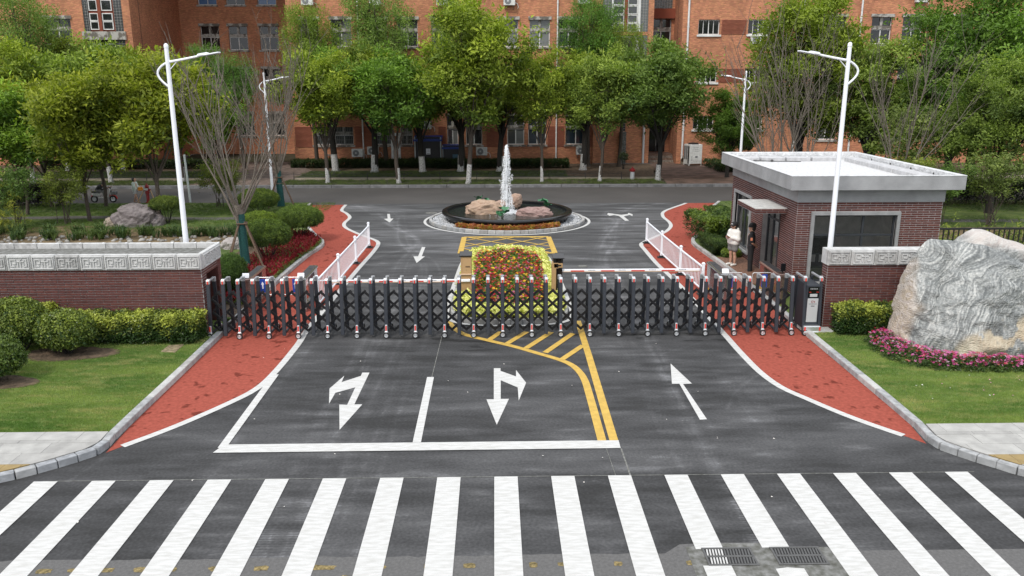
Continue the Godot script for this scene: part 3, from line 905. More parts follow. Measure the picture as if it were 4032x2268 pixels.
func lawn_tufts() -> void:
	var mb := MB.new()
	for k in 6:
		var a := R.randf() * TAU
		var o := Vector3(R.randfn(0, 0.022), 0, R.randfn(0, 0.022))
		var d := Vector3(cos(a), 0, sin(a))
		var tip := o + d * R.randf_range(0.0, 0.02) + Vector3(0, R.randf_range(0.02, 0.038), 0)
		mb.tri(o - d.cross(Vector3.UP) * 0.003, o + d.cross(Vector3.UP) * 0.003, tip)
	var m := mb.mesh()
	var fn := FastNoiseLite.new()
	fn.seed = 40; fn.frequency = 0.35; fn.fractal_octaves = 4
	var fs := FastNoiseLite.new()
	fs.seed = 41; fs.frequency = 1.6
	for side in 2:
		var xf := []
		var cols := PackedColorArray()
		for k in 52000:
			var x := R.randf_range(-13.5, -7.58) if side == 0 else R.randf_range(8.58, 14.8)
			var z := -15.02 - pow(R.randf(), 1.15) * 6.6
			if side == 0 and (Vector2((x + 10.65) / 1.15, (z + 19.75) / 0.55).length() < 1.0 or Vector2((x + 11.5) / 1.1, (z + 17.75) / 0.5).length() < 1.0 or (absf(x + 8.24) < 0.22 and absf(z + 20.1) < 0.36)):
				continue
			var s := R.randf_range(0.6, 1.25)
			xf.append(Transform3D(Basis(Vector3.UP, R.randf() * TAU).scaled(Vector3(s, s * R.randf_range(0.6, 1.3), s)), Vector3(x, 0.1, z)))
			var q := fn.get_noise_2d(x * 0.55, z * 1.6) * 0.5 + 0.5
			var dry := clampf((fs.get_noise_2d(x * 0.35, z * 1.3) - 0.2) * 3.0, 0, 1) * 0.8
			var seam := absf(fmod(absf(z) + 0.07 * fn.get_noise_2d(x * 2, z) + 0.3 * floorf(x / 1.3), 0.42) - 0.21) < 0.03 and fs.get_noise_2d(x, z) > -0.25
			var cc := Color(0.085, 0.165, 0.03).lerp(Color(0.235, 0.30, 0.075), clampf((q - 0.3) * 2.6, 0, 1))
			cc = (cc * 1.12).lerp(Color(0.42, 0.38, 0.16), maxf(dry, 0.5 if seam else 0.0))
			cols.append(cc * R.randf_range(0.8, 1.15))
		tag(swarm("lawn_grass", m, xf, cols, M.leaf), "short blades of turf on the left front lawn" if side == 0 else "short blades of turf on the right front lawn", "grass", "", "stuff")
	# soil rings and a bare patch
	for a in [[-10.65, -19.75, 1.15, 0.55, "ring of bare soil round the shrub in front of the left wall"], [-11.5, -17.75, 1.1, 0.5, "ring of bare soil round the shrub at the left picture edge"]]:
		var sb := MB.new()
		var ring := PackedVector2Array()
		for k in 40:
			var t := TAU * k / 40.0
			var w := 1.0 + 0.08 * sin(t * 3.0 + a[0]) + R.randfn(0, 0.025)
			ring.append(Vector2(a[0] + cos(t) * a[2] * w, a[1] + sin(t) * a[3] * w))
		sb.flat(ring, 0.112, 0.05)
		struct("soil_ring", sb, M.soil, a[4], "soil")
	var bp := MB.new()
	bp.flat(P2([-8.43, -19.84, -8.05, -19.76, -8.04, -20.42, -8.42, -20.33]), 0.112, 0.05)
	struct("bare_patch", bp, M.garden_soil_light, "square pale bare patch in the left lawn", "soil")
	var pm := MB.new()
	pm.tri(Vector3(-0.02, 0, -0.012), Vector3(0.0, 0.006, 0.016), Vector3(0.022, 0.003, -0.008))
	var xs := []
	var cs := PackedColorArray()
	for k in 60:
		var near := R.randf() < 0.5
		xs.append(Transform3D(rnd_basis(0.15), Vector3(R.randf_range(9.0, 13.5), 0.13, R.randf_range(-17.7, -16.2)) if near else Vector3(R.randf_range(-7, 7), 0.02, R.randf_range(-20.5, -10.8))))
		cs.append(Color(0.75, 0.3, 0.5) if near and R.randf() < 0.6 else Color(0.75, 0.73, 0.68))
	tag(swarm("fallen_petals", pm.mesh(), xs, cs, M.petal), "pale specks and petals scattered on lawn and asphalt", "litter", "", "stuff")


# ---------------------------------------------------------------- walls of brick
func wall_shell(mb: MB, o: Vector3, dx: Vector3, length: float, y0: float, y1: float, inward: Vector3, holes: Array) -> void:
	# a wall with rectangular openings [x0, x1, y0, y1]: outer face, inner face and the reveals of each opening
	var xs := [0.0, length]
	var ys := [y0, y1]
	for h in holes:
		xs.append_array([h[0], h[1]]); ys.append_array([h[2], h[3]])
	xs.sort(); ys.sort()
	var out := -inward.normalized()
	var at := func(x: float, y: float, k: float) -> Vector3: return o + dx * x + Vector3(0, y, 0) + inward * k
	for i in xs.size() - 1:
		for j in ys.size() - 1:
			var a: float = xs[i]
			var b: float = xs[i + 1]
			var c: float = ys[j]
			var d: float = ys[j + 1]
			if b - a < 1e-5 or d - c < 1e-5: continue
			var inside := false
			for h in holes:
				if (a + b) * 0.5 > h[0] and (a + b) * 0.5 < h[1] and (c + d) * 0.5 > h[2] and (c + d) * 0.5 < h[3]:
					inside = true
			if inside: continue
			mb.face(at.call(a, c, 0.0), at.call(b, c, 0.0), at.call(b, d, 0.0), at.call(a, d, 0.0), out)
			mb.face(at.call(a, c, 1.0), at.call(b, c, 1.0), at.call(b, d, 1.0), at.call(a, d, 1.0), -out)
	for h in holes:
		mb.face(at.call(h[0], h[2], 0.0), at.call(h[0], h[3], 0.0), at.call(h[0], h[3], 1.0), at.call(h[0], h[2], 1.0), dx)
		mb.face(at.call(h[1], h[2], 0.0), at.call(h[1], h[3], 0.0), at.call(h[1], h[3], 1.0), at.call(h[1], h[2], 1.0), -dx)
		mb.face(at.call(h[0], h[3], 0.0), at.call(h[1], h[3], 0.0), at.call(h[1], h[3], 1.0), at.call(h[0], h[3], 1.0), Vector3.DOWN)
		mb.face(at.call(h[0], h[2], 0.0), at.call(h[1], h[2], 0.0), at.call(h[1], h[2], 1.0), at.call(h[0], h[2], 1.0), Vector3.UP)


var brick_cache := {}


func brick_mesh(l: float) -> Mesh:
	var k := snappedf(l, 0.005)
	if not brick_cache.has(k):
		var mb := MB.new()
		mb.box(Vector3(0, 0, 0.0), Vector3(k, 0.0535, 0.016), 0.003)
		brick_cache[k] = mb.mesh()
	return brick_cache[k]


func lay(list: Array, o: Vector3, dx: Vector3, length: float, y0: float, y1: float, holes: Array, score: float, hidden_below := -1.0) -> void:
	# running bond of long thin facing bricks; each entry is [score, transform, length]
	var out := dx.cross(Vector3.UP)
	var bs := Basis(dx, Vector3.UP, out)
	var pitch := 0.0704
	var rows := int(round((y1 - y0) / pitch))
	pitch = (y1 - y0) / rows
	for r in rows:
		var y := y0 + (r + 0.5) * pitch
		var x := -0.19 * (r % 2)
		while x < length:
			var spans := [[maxf(x, 0.0), minf(x + 0.378, length)]]
			for h in holes:
				if y > h[2] and y < h[3]:
					var nx := []
					for s in spans:
						if s[1] <= h[0] or s[0] >= h[1]: nx.append(s)
						else:
							if s[0] < h[0]: nx.append([s[0], h[0]])
							if s[1] > h[1]: nx.append([h[1], s[1]])
					spans = nx
			for s in spans:
				var l: float = s[1] - s[0] - 0.014
				if l > 0.03:
					list.append([score - (10.0 if y < hidden_below else 0.0) + y * 0.01, Transform3D(bs, o + dx * ((s[0] + s[1]) * 0.5) + Vector3(0, y, 0) + out * R.randf_range(-0.0015, 0.0015)), l])
			x += 0.378


func place_bricks(root: Node3D, list: Array) -> void:
	list.sort_custom(func(a, b): return a[0] > b[0])
	for i in mini(300, list.size()):
		var b := obj("brick", brick_mesh(list[i][2]), M.brick[[0, 0, 0, 1, 1, 2, 3][R.randi() % 7]], root)
		b.transform = list[i][1]
	var rest := [MB.new(), MB.new(), MB.new()]
	for i in range(300, list.size()):
		var mb: MB = rest[R.randi() % 3]
		var t: Transform3D = list[i][1]
		mb.box(t.origin, Vector3(list[i][2], 0.0535, 0.016), 0.0, t.basis)
	for k in 3:
		if rest[k].v.size():
			obj("brickwork", rest[k], M.brick[k], root).set_meta("kind", "stuff")


func cap_panel() -> Mesh:  # white granite coping panel with a carved fret
	var mb := MB.new()
	mb.box(Vector3(0, 0, -0.06), Vector3(0.617, 0.42, 0.12), 0.008)
	var bar := func(x0: float, y0: float, x1: float, y1: float, w: float, d: float) -> void:
		mb.box(Vector3((x0 + x1) * 0.5, (y0 + y1) * 0.5, d - 0.002), Vector3(absf(x1 - x0) + w, absf(y1 - y0) + w, d * 2.0 + 0.004), 0.004)
	for s in [-1.0, 1.0]:
		bar.call(-0.265, s * 0.155, 0.265, s * 0.155, 0.022, 0.016)
		bar.call(s * 0.265, -0.13, s * 0.265, 0.13, 0.022, 0.0155)
	for b in [[-0.205, 0.085, -0.075, 0.085], [-0.205, 0.06, -0.205, -0.085], [-0.18, -0.085, -0.105, -0.085], [-0.075, 0.06, -0.075, -0.02], [-0.1, -0.02, -0.14, -0.02],
			[-0.03, 0.035, 0.13, 0.035], [0.045, 0.085, 0.045, 0.06], [0.02, 0.1, 0.075, 0.1], [0.205, 0.085, 0.15, 0.085], [0.205, 0.06, 0.205, -0.085], [0.18, -0.085, 0.125, -0.085], [0.125, -0.06, 0.125, -0.02], [-0.02, -0.1, -0.02, -0.02], [0.05, -0.1, 0.05, 0.01]]:
		bar.call(b[0], b[1], b[2], b[3], 0.027, 0.014)
	return mb.mesh()


func gate_walls() -> void:
	var cap := cap_panel()
	var capm := [M.granite_white, M.granite_white, M.granite_white_b]
	# left wall: hollow, the gate slides out of it
	var w := thing("gate_wall", "long red brick gate wall on the left with a carved white coping", "gate wall", Vector3(-7.76, 0, -21.32))
	var mb := MB.new()
	mb.box(Vector3(-3.6, 0.94, -0.18), Vector3(7.2, 1.88, 0.34))
	mb.box(Vector3(-3.602, 1.79, -0.81), Vector3(7.2, 0.18, 0.93))
	mb.box(Vector3(-7.05, 0.85, -0.81), Vector3(0.3, 1.7, 0.93))
	obj("core", mb, M.mortar, w)
	mb = MB.new(); mb.box(Vector3(-3.6, 0.94, -1.4), Vector3(7.2, 1.88, 0.26)); obj("rear_leaf", mb, M.brick[1], w)
	var bl := []
	lay(bl, Vector3(-7.2, 0, 0.0), Vector3.RIGHT, 7.2, 0, 1.88, [], 5.0, 0.6)
	lay(bl, Vector3(0.002, 0, -0.01), Vector3.FORWARD, 1.52, 0, 1.88, [[0.34, 1.26, 0.0, 1.70]], 8.0)
	for b in bl:
		if b[1].origin.x < -5.3: b[0] -= 10.0
	place_bricks(w, bl)
	for i in 12:
		obj("coping_panel", cap, capm[R.randi() % 3], w, Vector3(-0.325 - 0.63 * i + 0.04, 2.09, 0.055))
		obj("coping_panel", cap, capm[R.randi() % 3], w, Vector3(-0.325 - 0.63 * i + 0.04, 2.09, -1.58), Basis(Vector3.UP, PI))
	var short := Basis(Vector3.UP, PI * 0.5).scaled_local(Vector3(0.735, 1, 1))
	for i in 3:
		obj("coping_panel", cap, capm[R.randi() % 3], w, Vector3(0.045, 2.09, -0.306 - 0.457 * i), short)
	mb = MB.new(); mb.box(Vector3(-3.75, 2.02, -0.762), Vector3(7.4, 0.27, 1.4))
	obj("gutter", mb, M.concrete, w)
	mb = MB.new()
	for i in 13:
		mb.box(Vector3(-0.64 * i, 2.302, -1.52), Vector3(0.035, 0.006, 0.1), 0.0)
	obj("joint_sealant", mb, M.white_metal, w).set_meta("kind", "stuff")
	# right wall: thin, runs behind the big rock
	w = thing("gate_wall", "red brick gate wall on the right, half hidden by the big rock", "gate wall", Vector3(8.95, 0, -21.42))
	mb = MB.new(); mb.box(Vector3(4.0, 0.94, -0.18), Vector3(8.0, 1.88, 0.34))
	obj("core", mb, M.mortar, w)
	bl = []
	lay(bl, Vector3.ZERO, Vector3.RIGHT, 8.0, 0, 1.88, [], 5.0)
	lay(bl, Vector3(0.0, 0, -0.36), Vector3.BACK, 0.35, 0, 1.88, [], 7.0)
	for b in bl:
		if b[1].origin.x > 2.6: b[0] -= 20.0
	place_bricks(w, bl)
	for i in 12:
		obj("coping_panel", cap, capm[R.randi() % 3], w, Vector3(0.325 + 0.63 * i - 0.05, 2.09, 0.055))
	mb = MB.new(); mb.box(Vector3(3.75, 2.09, -0.225), Vector3(7.58, 0.418, 0.3), 0.006)
	obj("coping_back", mb, M.granite_white, w)
	mb = MB.new(); mb.box(Vector3(0, 0, 0), Vector3(0.75, 0.1, 0.7), 0.01)
	tag(obj("stone_pad", mb, M.granite, self, Vector3(8.75, 0.09, -21.4)), "pale stone pad at the foot of the gate motor cabinet", "paving slab")


# ---------------------------------------------------------------- guardhouse
func guardhouse() -> void:
	var w := thing("guardhouse", "brick guardhouse with a grey double fascia and flat white roof", "guardhouse", Vector3(9.4, 0, -25.2))
	var fw := [0.55, 3.15, 0.45, 2.6]      # front window opening
	var sw := [4.62, 6.58, 0.45, 2.44]     # side window opening, measured from the front corner
	var dr := [1.42, 3.2, 0.0, 2.45]       # door opening
	var mb := MB.new()
	wall_shell(mb, Vector3.ZERO, Vector3.RIGHT, 4.55, 0, 3.4, Vector3(0, 0, -0.24), [fw])
	wall_shell(mb, Vector3.ZERO, Vector3.FORWARD, 7.1, 0, 3.4, Vector3(0.24, 0, 0), [sw, dr])
	wall_shell(mb, Vector3(4.55, 0, 0), Vector3.FORWARD, 7.1, 0, 3.4, Vector3(-0.24, 0, 0), [])
	wall_shell(mb, Vector3(0, 0, -7.1), Vector3.RIGHT, 4.55, 0, 3.4, Vector3(0, 0, 0.24), [[0.8, 3.4, 0.9, 2.3]])
	obj("wall", mb, M.mortar, w)
	mb = MB.new()
	mb.box(Vector3(2.275, 0.06, -3.55), Vector3(4.0, 0.12, 6.5)); obj("floor", mb, M.slab, w)
	mb = MB.new()
	mb.box(Vector3(2.275, 2.9, -3.55), Vector3(4.06, 0.1, 6.61)); obj("ceiling", mb, M.plaster, w)
	mb = MB.new()
	for q in [[Vector3(4.28, 1.5, -3.55), Vector3(0.04, 2.7, 6.6)], [Vector3(2.275, 1.5, -3.4), Vector3(4.0, 2.7, 0.08)], [Vector3(0.27, 1.5, -0.8), Vector3(0.04, 2.7, 1.1)]]:
		mb.box(q[0], q[1])
	obj("inner_wall", mb, M.plaster, w)
	var bl := []
	lay(bl, Vector3(0, 0, 0), Vector3.RIGHT, 4.55, 0, 3.0, [[fw[0] - 0.1, fw[1] + 0.1, fw[2] - 0.1, fw[3] + 0.1]], 8.0, 1.0)
	lay(bl, Vector3(0, 0, -7.1), Vector3.BACK, 7.1, 0, 3.0, [[7.1 - sw[1] - 0.1, 7.1 - sw[0] + 0.1, sw[2] - 0.1, sw[3] + 0.1], [7.1 - dr[1], 7.1 - dr[0], -0.1, dr[3]]], 4.0)
	lay(bl, Vector3(4.55, 0, 0), Vector3.FORWARD, 7.1, 0, 3.0, [], -5.0)
	for b in bl:
		if absf(b[1].basis.x.z) > 0.5 and b[1].origin.x < 1.0: b[0] += 3.5 + b[1].origin.z * 0.8
	place_bricks(w, bl)
	# surrounds
	for q in [[fw, Vector3.ZERO, Vector3.RIGHT, Vector3.BACK], [sw, Vector3.ZERO, Vector3.FORWARD, Vector3.LEFT]]:
		var h: Array = q[0]
		mb = MB.new()
		var d: Vector3 = q[2]
		var o: Vector3 = q[3]
		var bs := Basis(d, Vector3.UP, d.cross(Vector3.UP))
		for s in [[(h[0] + h[1]) * 0.5, h[3] + 0.05, h[1] - h[0] + 0.2, 0.1], [(h[0] + h[1]) * 0.5, h[2] - 0.05, h[1] - h[0] + 0.2, 0.1], [h[0] - 0.05, (h[2] + h[3]) * 0.5, 0.1, h[3] - h[2]], [h[1] + 0.05, (h[2] + h[3]) * 0.5, 0.1, h[3] - h[2]]]:
			mb.box(d * s[0] + Vector3(0, s[1], 0) + o * 0.0, Vector3(s[2], s[3], 0.14), 0.006, bs)
		obj("window_surround", mb, M.surround, w)
	# glazing
	var front := sub("window", w, Vector3(0, 0, -0.12))
	glazing(front, fw, [1.27, 2.15], [1.95], Vector3.RIGHT)
	var side := sub("window", w, Vector3(0.12, 0, 0))
	glazing(side, sw, [5.6], [1.95], Vector3.FORWARD)
	var door := sub("door", w, Vector3(0.2, 0, 0))
	glazing(door, dr, [2.0, 2.6], [2.05], Vector3.FORWARD)
	mb = MB.new(); mb.box(Vector3(-0.03, 1.05, -2.05), Vector3(0.03, 0.5, 0.03), 0.006)
	obj("handle", mb, M.steel, door)
	# things seen through the window
	mb = MB.new()
	mb.box(Vector3(1.3, 0.78, -1.0), Vector3(1.9, 0.05, 0.7), 0.01); mb.box(Vector3(0.45, 0.42, -1.0), Vector3(0.05, 0.7, 0.65)); mb.box(Vector3(2.2, 0.42, -1.0), Vector3(0.05, 0.7, 0.65))
	obj("desk", mb, M.frame_dark, w)
	mb = MB.new()
	mb.box(Vector3(1.2, 1.42, -1.1), Vector3(0.95, 0.62, 0.05), 0.01); mb.box(Vector3(1.2, 0.96, -1.1), Vector3(0.1, 0.32, 0.05))
	obj("monitor", mb, M.frame_dark, w)
	mb = MB.new(); mb.box(Vector3(1.2, 1.42, -1.07), Vector3(0.82, 0.5, 0.02)); obj("monitor_screen", mb, M.screen, w)
	mb = MB.new()
	mb.box(Vector3(0.55, 0.95, -0.55), Vector3(0.36, 0.4, 0.07), 0.03); mb.box(Vector3(0.55, 0.55, -0.75), Vector3(0.4, 0.07, 0.4), 0.02); mb.tube([Vector3(0.55, 0.12, -0.72), Vector3(0.55, 0.55, -0.72)], [0.03, 0.03])
	obj("chair", mb, M.black, w)
	# canopy over the door
	mb = MB.new(); mb.box(Vector3(-0.52, 2.64, -1.83), Vector3(1.04, 0.1, 1.95), 0.008)
	var can := obj("canopy", mb, M.canopy_white, w)
	var cb := []
	lay(cb, Vector3(-1.045, 0, -2.81), Vector3.BACK, 1.96, 2.525, 2.666, [], 0.0)
	lay(cb, Vector3(-1.045, 0, -0.848), Vector3.RIGHT, 1.04, 2.525, 2.666, [], 0.0)
	for b in cb:
		var k := obj("brick", brick_mesh(b[2]), M.brick[R.randi() % 3], can); k.transform = b[1]
	mb = MB.new(); mb.box(Vector3(-0.52, 2.55, -1.83), Vector3(1.03, 0.08, 1.94)); obj("soffit", mb, M.mortar, can)
	# roof
	mb = MB.new(); mb.box(Vector3(2.275, 3.2, -3.55), Vector3(4.62, 0.395, 7.17), 0.008); obj("lower_fascia", mb, M.fascia, w)
	mb = MB.new()
	var X0 := -0.40; var X1 := 4.95; var Z0 := 0.43; var Z1 := -7.53
	for s in [[Vector3((X0 + X1) * 0.5, 3.645, Z0 - 0.06), Vector3(X1 - X0, 0.43, 0.12)], [Vector3((X0 + X1) * 0.5, 3.645, Z1 + 0.06), Vector3(X1 - X0, 0.43, 0.12)], [Vector3(X0 + 0.06, 3.6445, (Z0 + Z1) * 0.5), Vector3(0.12, 0.429, Z0 - Z1 - 0.24)], [Vector3(X1 - 0.06, 3.6445, (Z0 + Z1) * 0.5), Vector3(0.12, 0.429, Z0 - Z1 - 0.24)]]:
		mb.box(s[0], s[1], 0.006)
	mb.box(Vector3((X0 + X1) * 0.5, 3.46, (Z0 + Z1) * 0.5), Vector3(X1 - X0 - 0.23, 0.05, Z0 - Z1 - 0.23))
	obj("upper_fascia", mb, M.fascia, w)
	mb = MB.new()
	mb.box(Vector3((X0 + X1) * 0.5, 3.53, (Z0 + Z1) * 0.5), Vector3(X1 - X0 - 0.26, 0.09, Z0 - Z1 - 0.26))
	obj("roof", mb, M.roof_white, w)
	mb = MB.new()
	for s in [[Vector3((X0 + X1) * 0.5, 3.72, Z1 + 0.14), Vector3(X1 - X0 - 0.28, 0.3, 0.04)], [Vector3(X1 - 0.14, 3.721, (Z0 + Z1) * 0.5), Vector3(0.04, 0.3, Z0 - Z1 - 0.34)], [Vector3(X0 + 0.14, 3.721, (Z0 + Z1) * 0.5), Vector3(0.04, 0.3, Z0 - Z1 - 0.34)]]:
		mb.box(s[0], s[1], 0.01)
	for s in [[Vector3((X0 + X1) * 0.5, 3.866, Z0 - 0.06), Vector3(X1 - X0, 0.014, 0.14)], [Vector3((X0 + X1) * 0.5, 3.866, Z1 + 0.06), Vector3(X1 - X0, 0.014, 0.14)], [Vector3(X0 + 0.06, 3.865, (Z0 + Z1) * 0.5), Vector3(0.14, 0.014, Z0 - Z1 - 0.28)], [Vector3(X1 - 0.06, 3.865, (Z0 + Z1) * 0.5), Vector3(0.14, 0.014, Z0 - Z1 - 0.28)]]:
		mb.box(s[0], s[1], 0.0)
	obj("parapet_lining", mb, M.foil, w)
	# white ballast blocks round the roof edge, with dark gaps between
	var rb := MB.new(); rb.box(Vector3.ZERO, Vector3(0.5, 0.2, 0.92), 0.02)
	var rbm := rb.mesh()
	for i in 7:
		obj("roof_block", rbm, M.roof_block, w, Vector3(X1 - 0.5, 3.63, Z0 - 0.75 - i * 1.0), Basis(Vector3.UP, R.randfn(0, 0.01)))
	for i in 4:
		obj("roof_block", rbm, M.roof_block, w, Vector3(X0 + 0.8 + i * 1.0, 3.63, Z1 + 0.55), Basis(Vector3.UP, PI * 0.5 + R.randfn(0, 0.01)))
	mb = MB.new()
	for i in 4:
		mb.box(Vector3(X1 - 0.175, 3.68, -1.2 - i * 1.5), Vector3(0.03, 0.2, 0.05), 0.01)
	mb.box(Vector3(2.9, 3.64, Z1 + 0.4), Vector3(0.14, 0.12, 0.12), 0.03); mb.box(Vector3(1.3, 3.62, Z1 + 0.95), Vector3(0.1, 0.1, 0.1), 0.03)
	mb.tube([Vector3(0.3, 3.64, -6.9), Vector3(0.9, 3.62, -6.6), Vector3(1.4, 3.6, -6.55), Vector3(2.4, 3.6, -6.5)], [0.015, 0.015, 0.015, 0.015])
	obj("roof_strap", mb, M.roof_dark, w)


func glazing(root: Node3D, h: Array, mull: Array, trans: Array, d: Vector3) -> void:
	var bs := Basis(d, Vector3.UP, d.cross(Vector3.UP))
	var mb := MB.new()
	var put := func(x0: float, x1: float, y0: float, y1: float, t: float) -> void:
		mb.box(d * (x0 + x1) * 0.5 + Vector3(0, (y0 + y1) * 0.5, 0), Vector3(x1 - x0, y1 - y0, t), 0.004, bs)
	put.call(h[0], h[1], h[3] - 0.06, h[3], 0.07)
	put.call(h[0], h[1], h[2], h[2] + 0.06, 0.07)
	put.call(h[0], h[0] + 0.06, h[2] + 0.06, h[3] - 0.06, 0.07)
	put.call(h[1] - 0.06, h[1], h[2] + 0.06, h[3] - 0.06, 0.07)
	for m in mull:
		put.call(m - 0.035, m + 0.035, h[2] + 0.06, h[3] - 0.06, 0.074)
	var cuts: Array = [h[0] + 0.06] + mull + [h[1] - 0.06]
	for t in trans:
		put.call(h[0] + 0.06, h[1] - 0.06, t - 0.03, t + 0.03, 0.08)
	obj("frame", mb, M.frame_dark, root)
	var ys: Array = [h[2] + 0.06] + trans + [h[3] - 0.06]
	for i in cuts.size() - 1:
		for j in ys.size() - 1:
			var pb := MB.new()
			pb.box(d * (cuts[i] + cuts[i + 1]) * 0.5 + Vector3(0, (ys[j] + ys[j + 1]) * 0.5, 0), Vector3(cuts[i + 1] - cuts[i] - 0.03, ys[j + 1] - ys[j] - 0.03, 0.008), 0.0, bs)
			obj("pane", pb, M.glass, root)


# ---------------------------------------------------------------- the folding gate
func folding_gate() -> void:
	var w := thing("folding_gate", "dark grey folding scissor gate drawn right across the drive", "gate", Vector3(-7.62, 0, -21.2))
	var mb := MB.new()
	var pf := MB.new()   # front post, leaning a little back
	pf.beam(Vector3(0, 0.07, 0.0), Vector3(0, 1.47, -0.13), 0.095, 0.06, Vector3.BACK, 0.008)
	var pfm := pf.mesh()
	var pb := MB.new()
	pb.beam(Vector3(0, 0.07, -0.72), Vector3(0, 1.47, -0.6), 0.095, 0.06, Vector3.BACK, 0.008)
	pb.box(Vector3(0, 1.05, -0.6), Vector3(0.03, 0.24, 0.01), 0.004)
	var pbm := pb.mesh()
	var cf := MB.new()
	cf.box(Vector3(0, 1.52, -0.13), Vector3(0.1, 0.105, 0.075), 0.012)
	cf.box(Vector3(0, 1.585, -0.15), Vector3(0.09, 0.03, 0.07), 0.01, Basis(Vector3.RIGHT, 0.3))
	var cfm := cf.mesh()
	var rf := MB.new(); rf.box(Vector3(0, 1.515, -0.09), Vector3(0.036, 0.09, 0.012), 0.004)
	var rfm := rf.mesh()
	var cb := MB.new(); cb.box(Vector3(0, 1.5, -0.6), Vector3(0.1, 0.13, 0.085), 0.012)
	var cbm := cb.mesh()
	var tb := MB.new(); tb.box(Vector3(0, 1.545, -0.37), Vector3(0.045, 0.05, 0.42), 0.006)
	var tbm := tb.mesh()
	var bb := MB.new(); bb.box(Vector3(0, 0.12, -0.36), Vector3(0.05, 0.05, 0.68), 0.006)
	var bbm := bb.mesh()
	var leg := MB.new()
	leg.beam(Vector3(0, 0.14, 0.045), Vector3(0, 0.36, 0.02), 0.07, 0.05, Vector3.BACK, 0.012)
	leg.box(Vector3(0, 0.15, 0.06), Vector3(0.1, 0.09, 0.06), 0.02)
	var legm := leg.mesh()
	var lr := MB.new(); lr.beam(Vector3(0, 0.21, 0.066), Vector3(0, 0.34, 0.052), 0.035, 0.01, Vector3.BACK, 0.003)
	var lrm := lr.mesh()
	var ty := MB.new()
	var rim := MB.new()
	for a in [[ty, [[0.055, -0.022], [0.078, -0.02], [0.085, -0.01], [0.085, 0.01], [0.078, 0.02], [0.055, 0.022], [0.055, -0.022]]], [rim, [[0.0, -0.018], [0.02, -0.02], [0.03, -0.012], [0.05, -0.016], [0.055, -0.018], [0.055, 0.018], [0.05, 0.016], [0.03, 0.012], [0.02, 0.024], [0.0, 0.022]]]]:
		a[0].lathe(Vector3.ZERO, a[1], 16)
	for k in 5:
		rim.box(Vector3(cos(TAU * k / 5) * 0.035, 0.012, sin(TAU * k / 5) * 0.035), Vector3(0.04, 0.01, 0.012), 0.0, Basis(Vector3.UP, -TAU * k / 5))
	var tym := ty.mesh()
	var rimm := rim.mesh()
	var n := 41
	var p := 0.3905
	var upright := Basis(Vector3.RIGHT, PI * 0.5)
	for i in n:
		var x := i * p
		obj("front_post", pfm, M.gate, w, Vector3(x, 0, 0))
		obj("rear_post", pbm, M.gate, w, Vector3(x, 0, 0))
		var c := obj("post_cap", cfm, M.silver, w, Vector3(x, 0, 0))
		obj("reflector", rfm, M.reflector, c)
		obj("rear_cap", cbm, M.cap_grey, w, Vector3(x, 0, 0))
		obj("top_link", tbm, M.cap_grey, w, Vector3(x, 0, 0))
		obj("bottom_link", bbm, M.gate, w, Vector3(x, 0, 0))
		if i % 2 == 0:
			for s in 2:
				var l := obj("wheel_bracket", legm, M.silver, w, Vector3(x, 0, 0 if s == 0 else -0.72), Basis(Vector3.UP, PI * s))
				obj("reflector", lrm, M.reflector, l)
				var wh := sub("wheel", w, Vector3(x, 0.087, 0.09 if s == 0 else -0.81), upright)
				obj("tyre", tym, M.rubber, wh)
				obj("rim", rimm, M.silver, wh)
	# scissor lattice: bar by bar
	var bars := [[0.5, 1.2, 1.0, 1.02], [0.0, 1.02, 1.0, 0.66], [0.0, 0.66, 1.0, 0.30], [0.0, 0.30, 0.5, 0.12]]
	var meshes := []
	for s in [1, -1]:
		for b in bars:
			var k := MB.new()
			var a := Vector3((b[0] if s > 0 else 1.0 - b[0]) * p, b[1], 0)
			var e := Vector3((b[2] if s > 0 else 1.0 - b[2]) * p, b[3], 0)
			var d := (e - a).normalized()
			if b[0] == 0.5: a -= d * 0.035
			if b[2] == 0.5: e += d * 0.02
			var nrm := Vector3(-d.y, d.x, 0)
			for o in [-0.018, 0.018]:
				k.beam(a + nrm * o, e + nrm * o, 0.019, 0.03, nrm, 0.003)
			k.beam(a, e, 0.03, 0.014, nrm)
			meshes.append(k.mesh())
	for i in n - 1:
		for q in meshes.size():
			var front := q < 4
			obj("lattice_bar", meshes[q], M.gate_black, w, Vector3(i * p, 0, -0.27 if front else -0.335))
	# motor cabinet at the leading end
	var ox := 15.62
	mb = MB.new()
	for s in [ox + 0.33, ox + 0.76]:
		mb.beam(Vector3(s, 0.05, 0.04), Vector3(s, 1.47, -0.1), 0.07, 0.05, Vector3.BACK, 0.006)
		mb.beam(Vector3(s, 0.05, -0.85), Vector3(s, 1.47, -0.75), 0.07, 0.05, Vector3.BACK, 0.006)
	obj("end_post", mb, M.gate, w)
	for s in [ox + 0.33, ox + 0.76]:
		var c := obj("post_cap", cfm, M.silver, w, Vector3(s, 0, 0.03))
		obj("reflector", rfm, M.reflector, c)
		mb = MB.new(); mb.box(Vector3(s, 1.545, -0.42), Vector3(0.05, 0.05, 0.72), 0.006)
		obj("top_link", mb, M.cap_grey, w)
	mb = MB.new()
	mb.box(Vector3(ox + 0.545, 0.76, -0.4), Vector3(0.37, 1.24, 0.78), 0.012)
	var cab := obj("motor_cabinet", mb, M.gate, w)
	mb = MB.new(); mb.box(Vector3(ox + 0.545, 0.68, -0.003), Vector3(0.29, 0.66, 0.02), 0.006)
	obj("front_plate", mb, M.plate_silver, cab)
	mb = MB.new(); mb.box(Vector3(ox + 0.545, 1.185, -0.003), Vector3(0.29, 0.3, 0.02), 0.006)
	obj("display", mb, M.screen, cab)
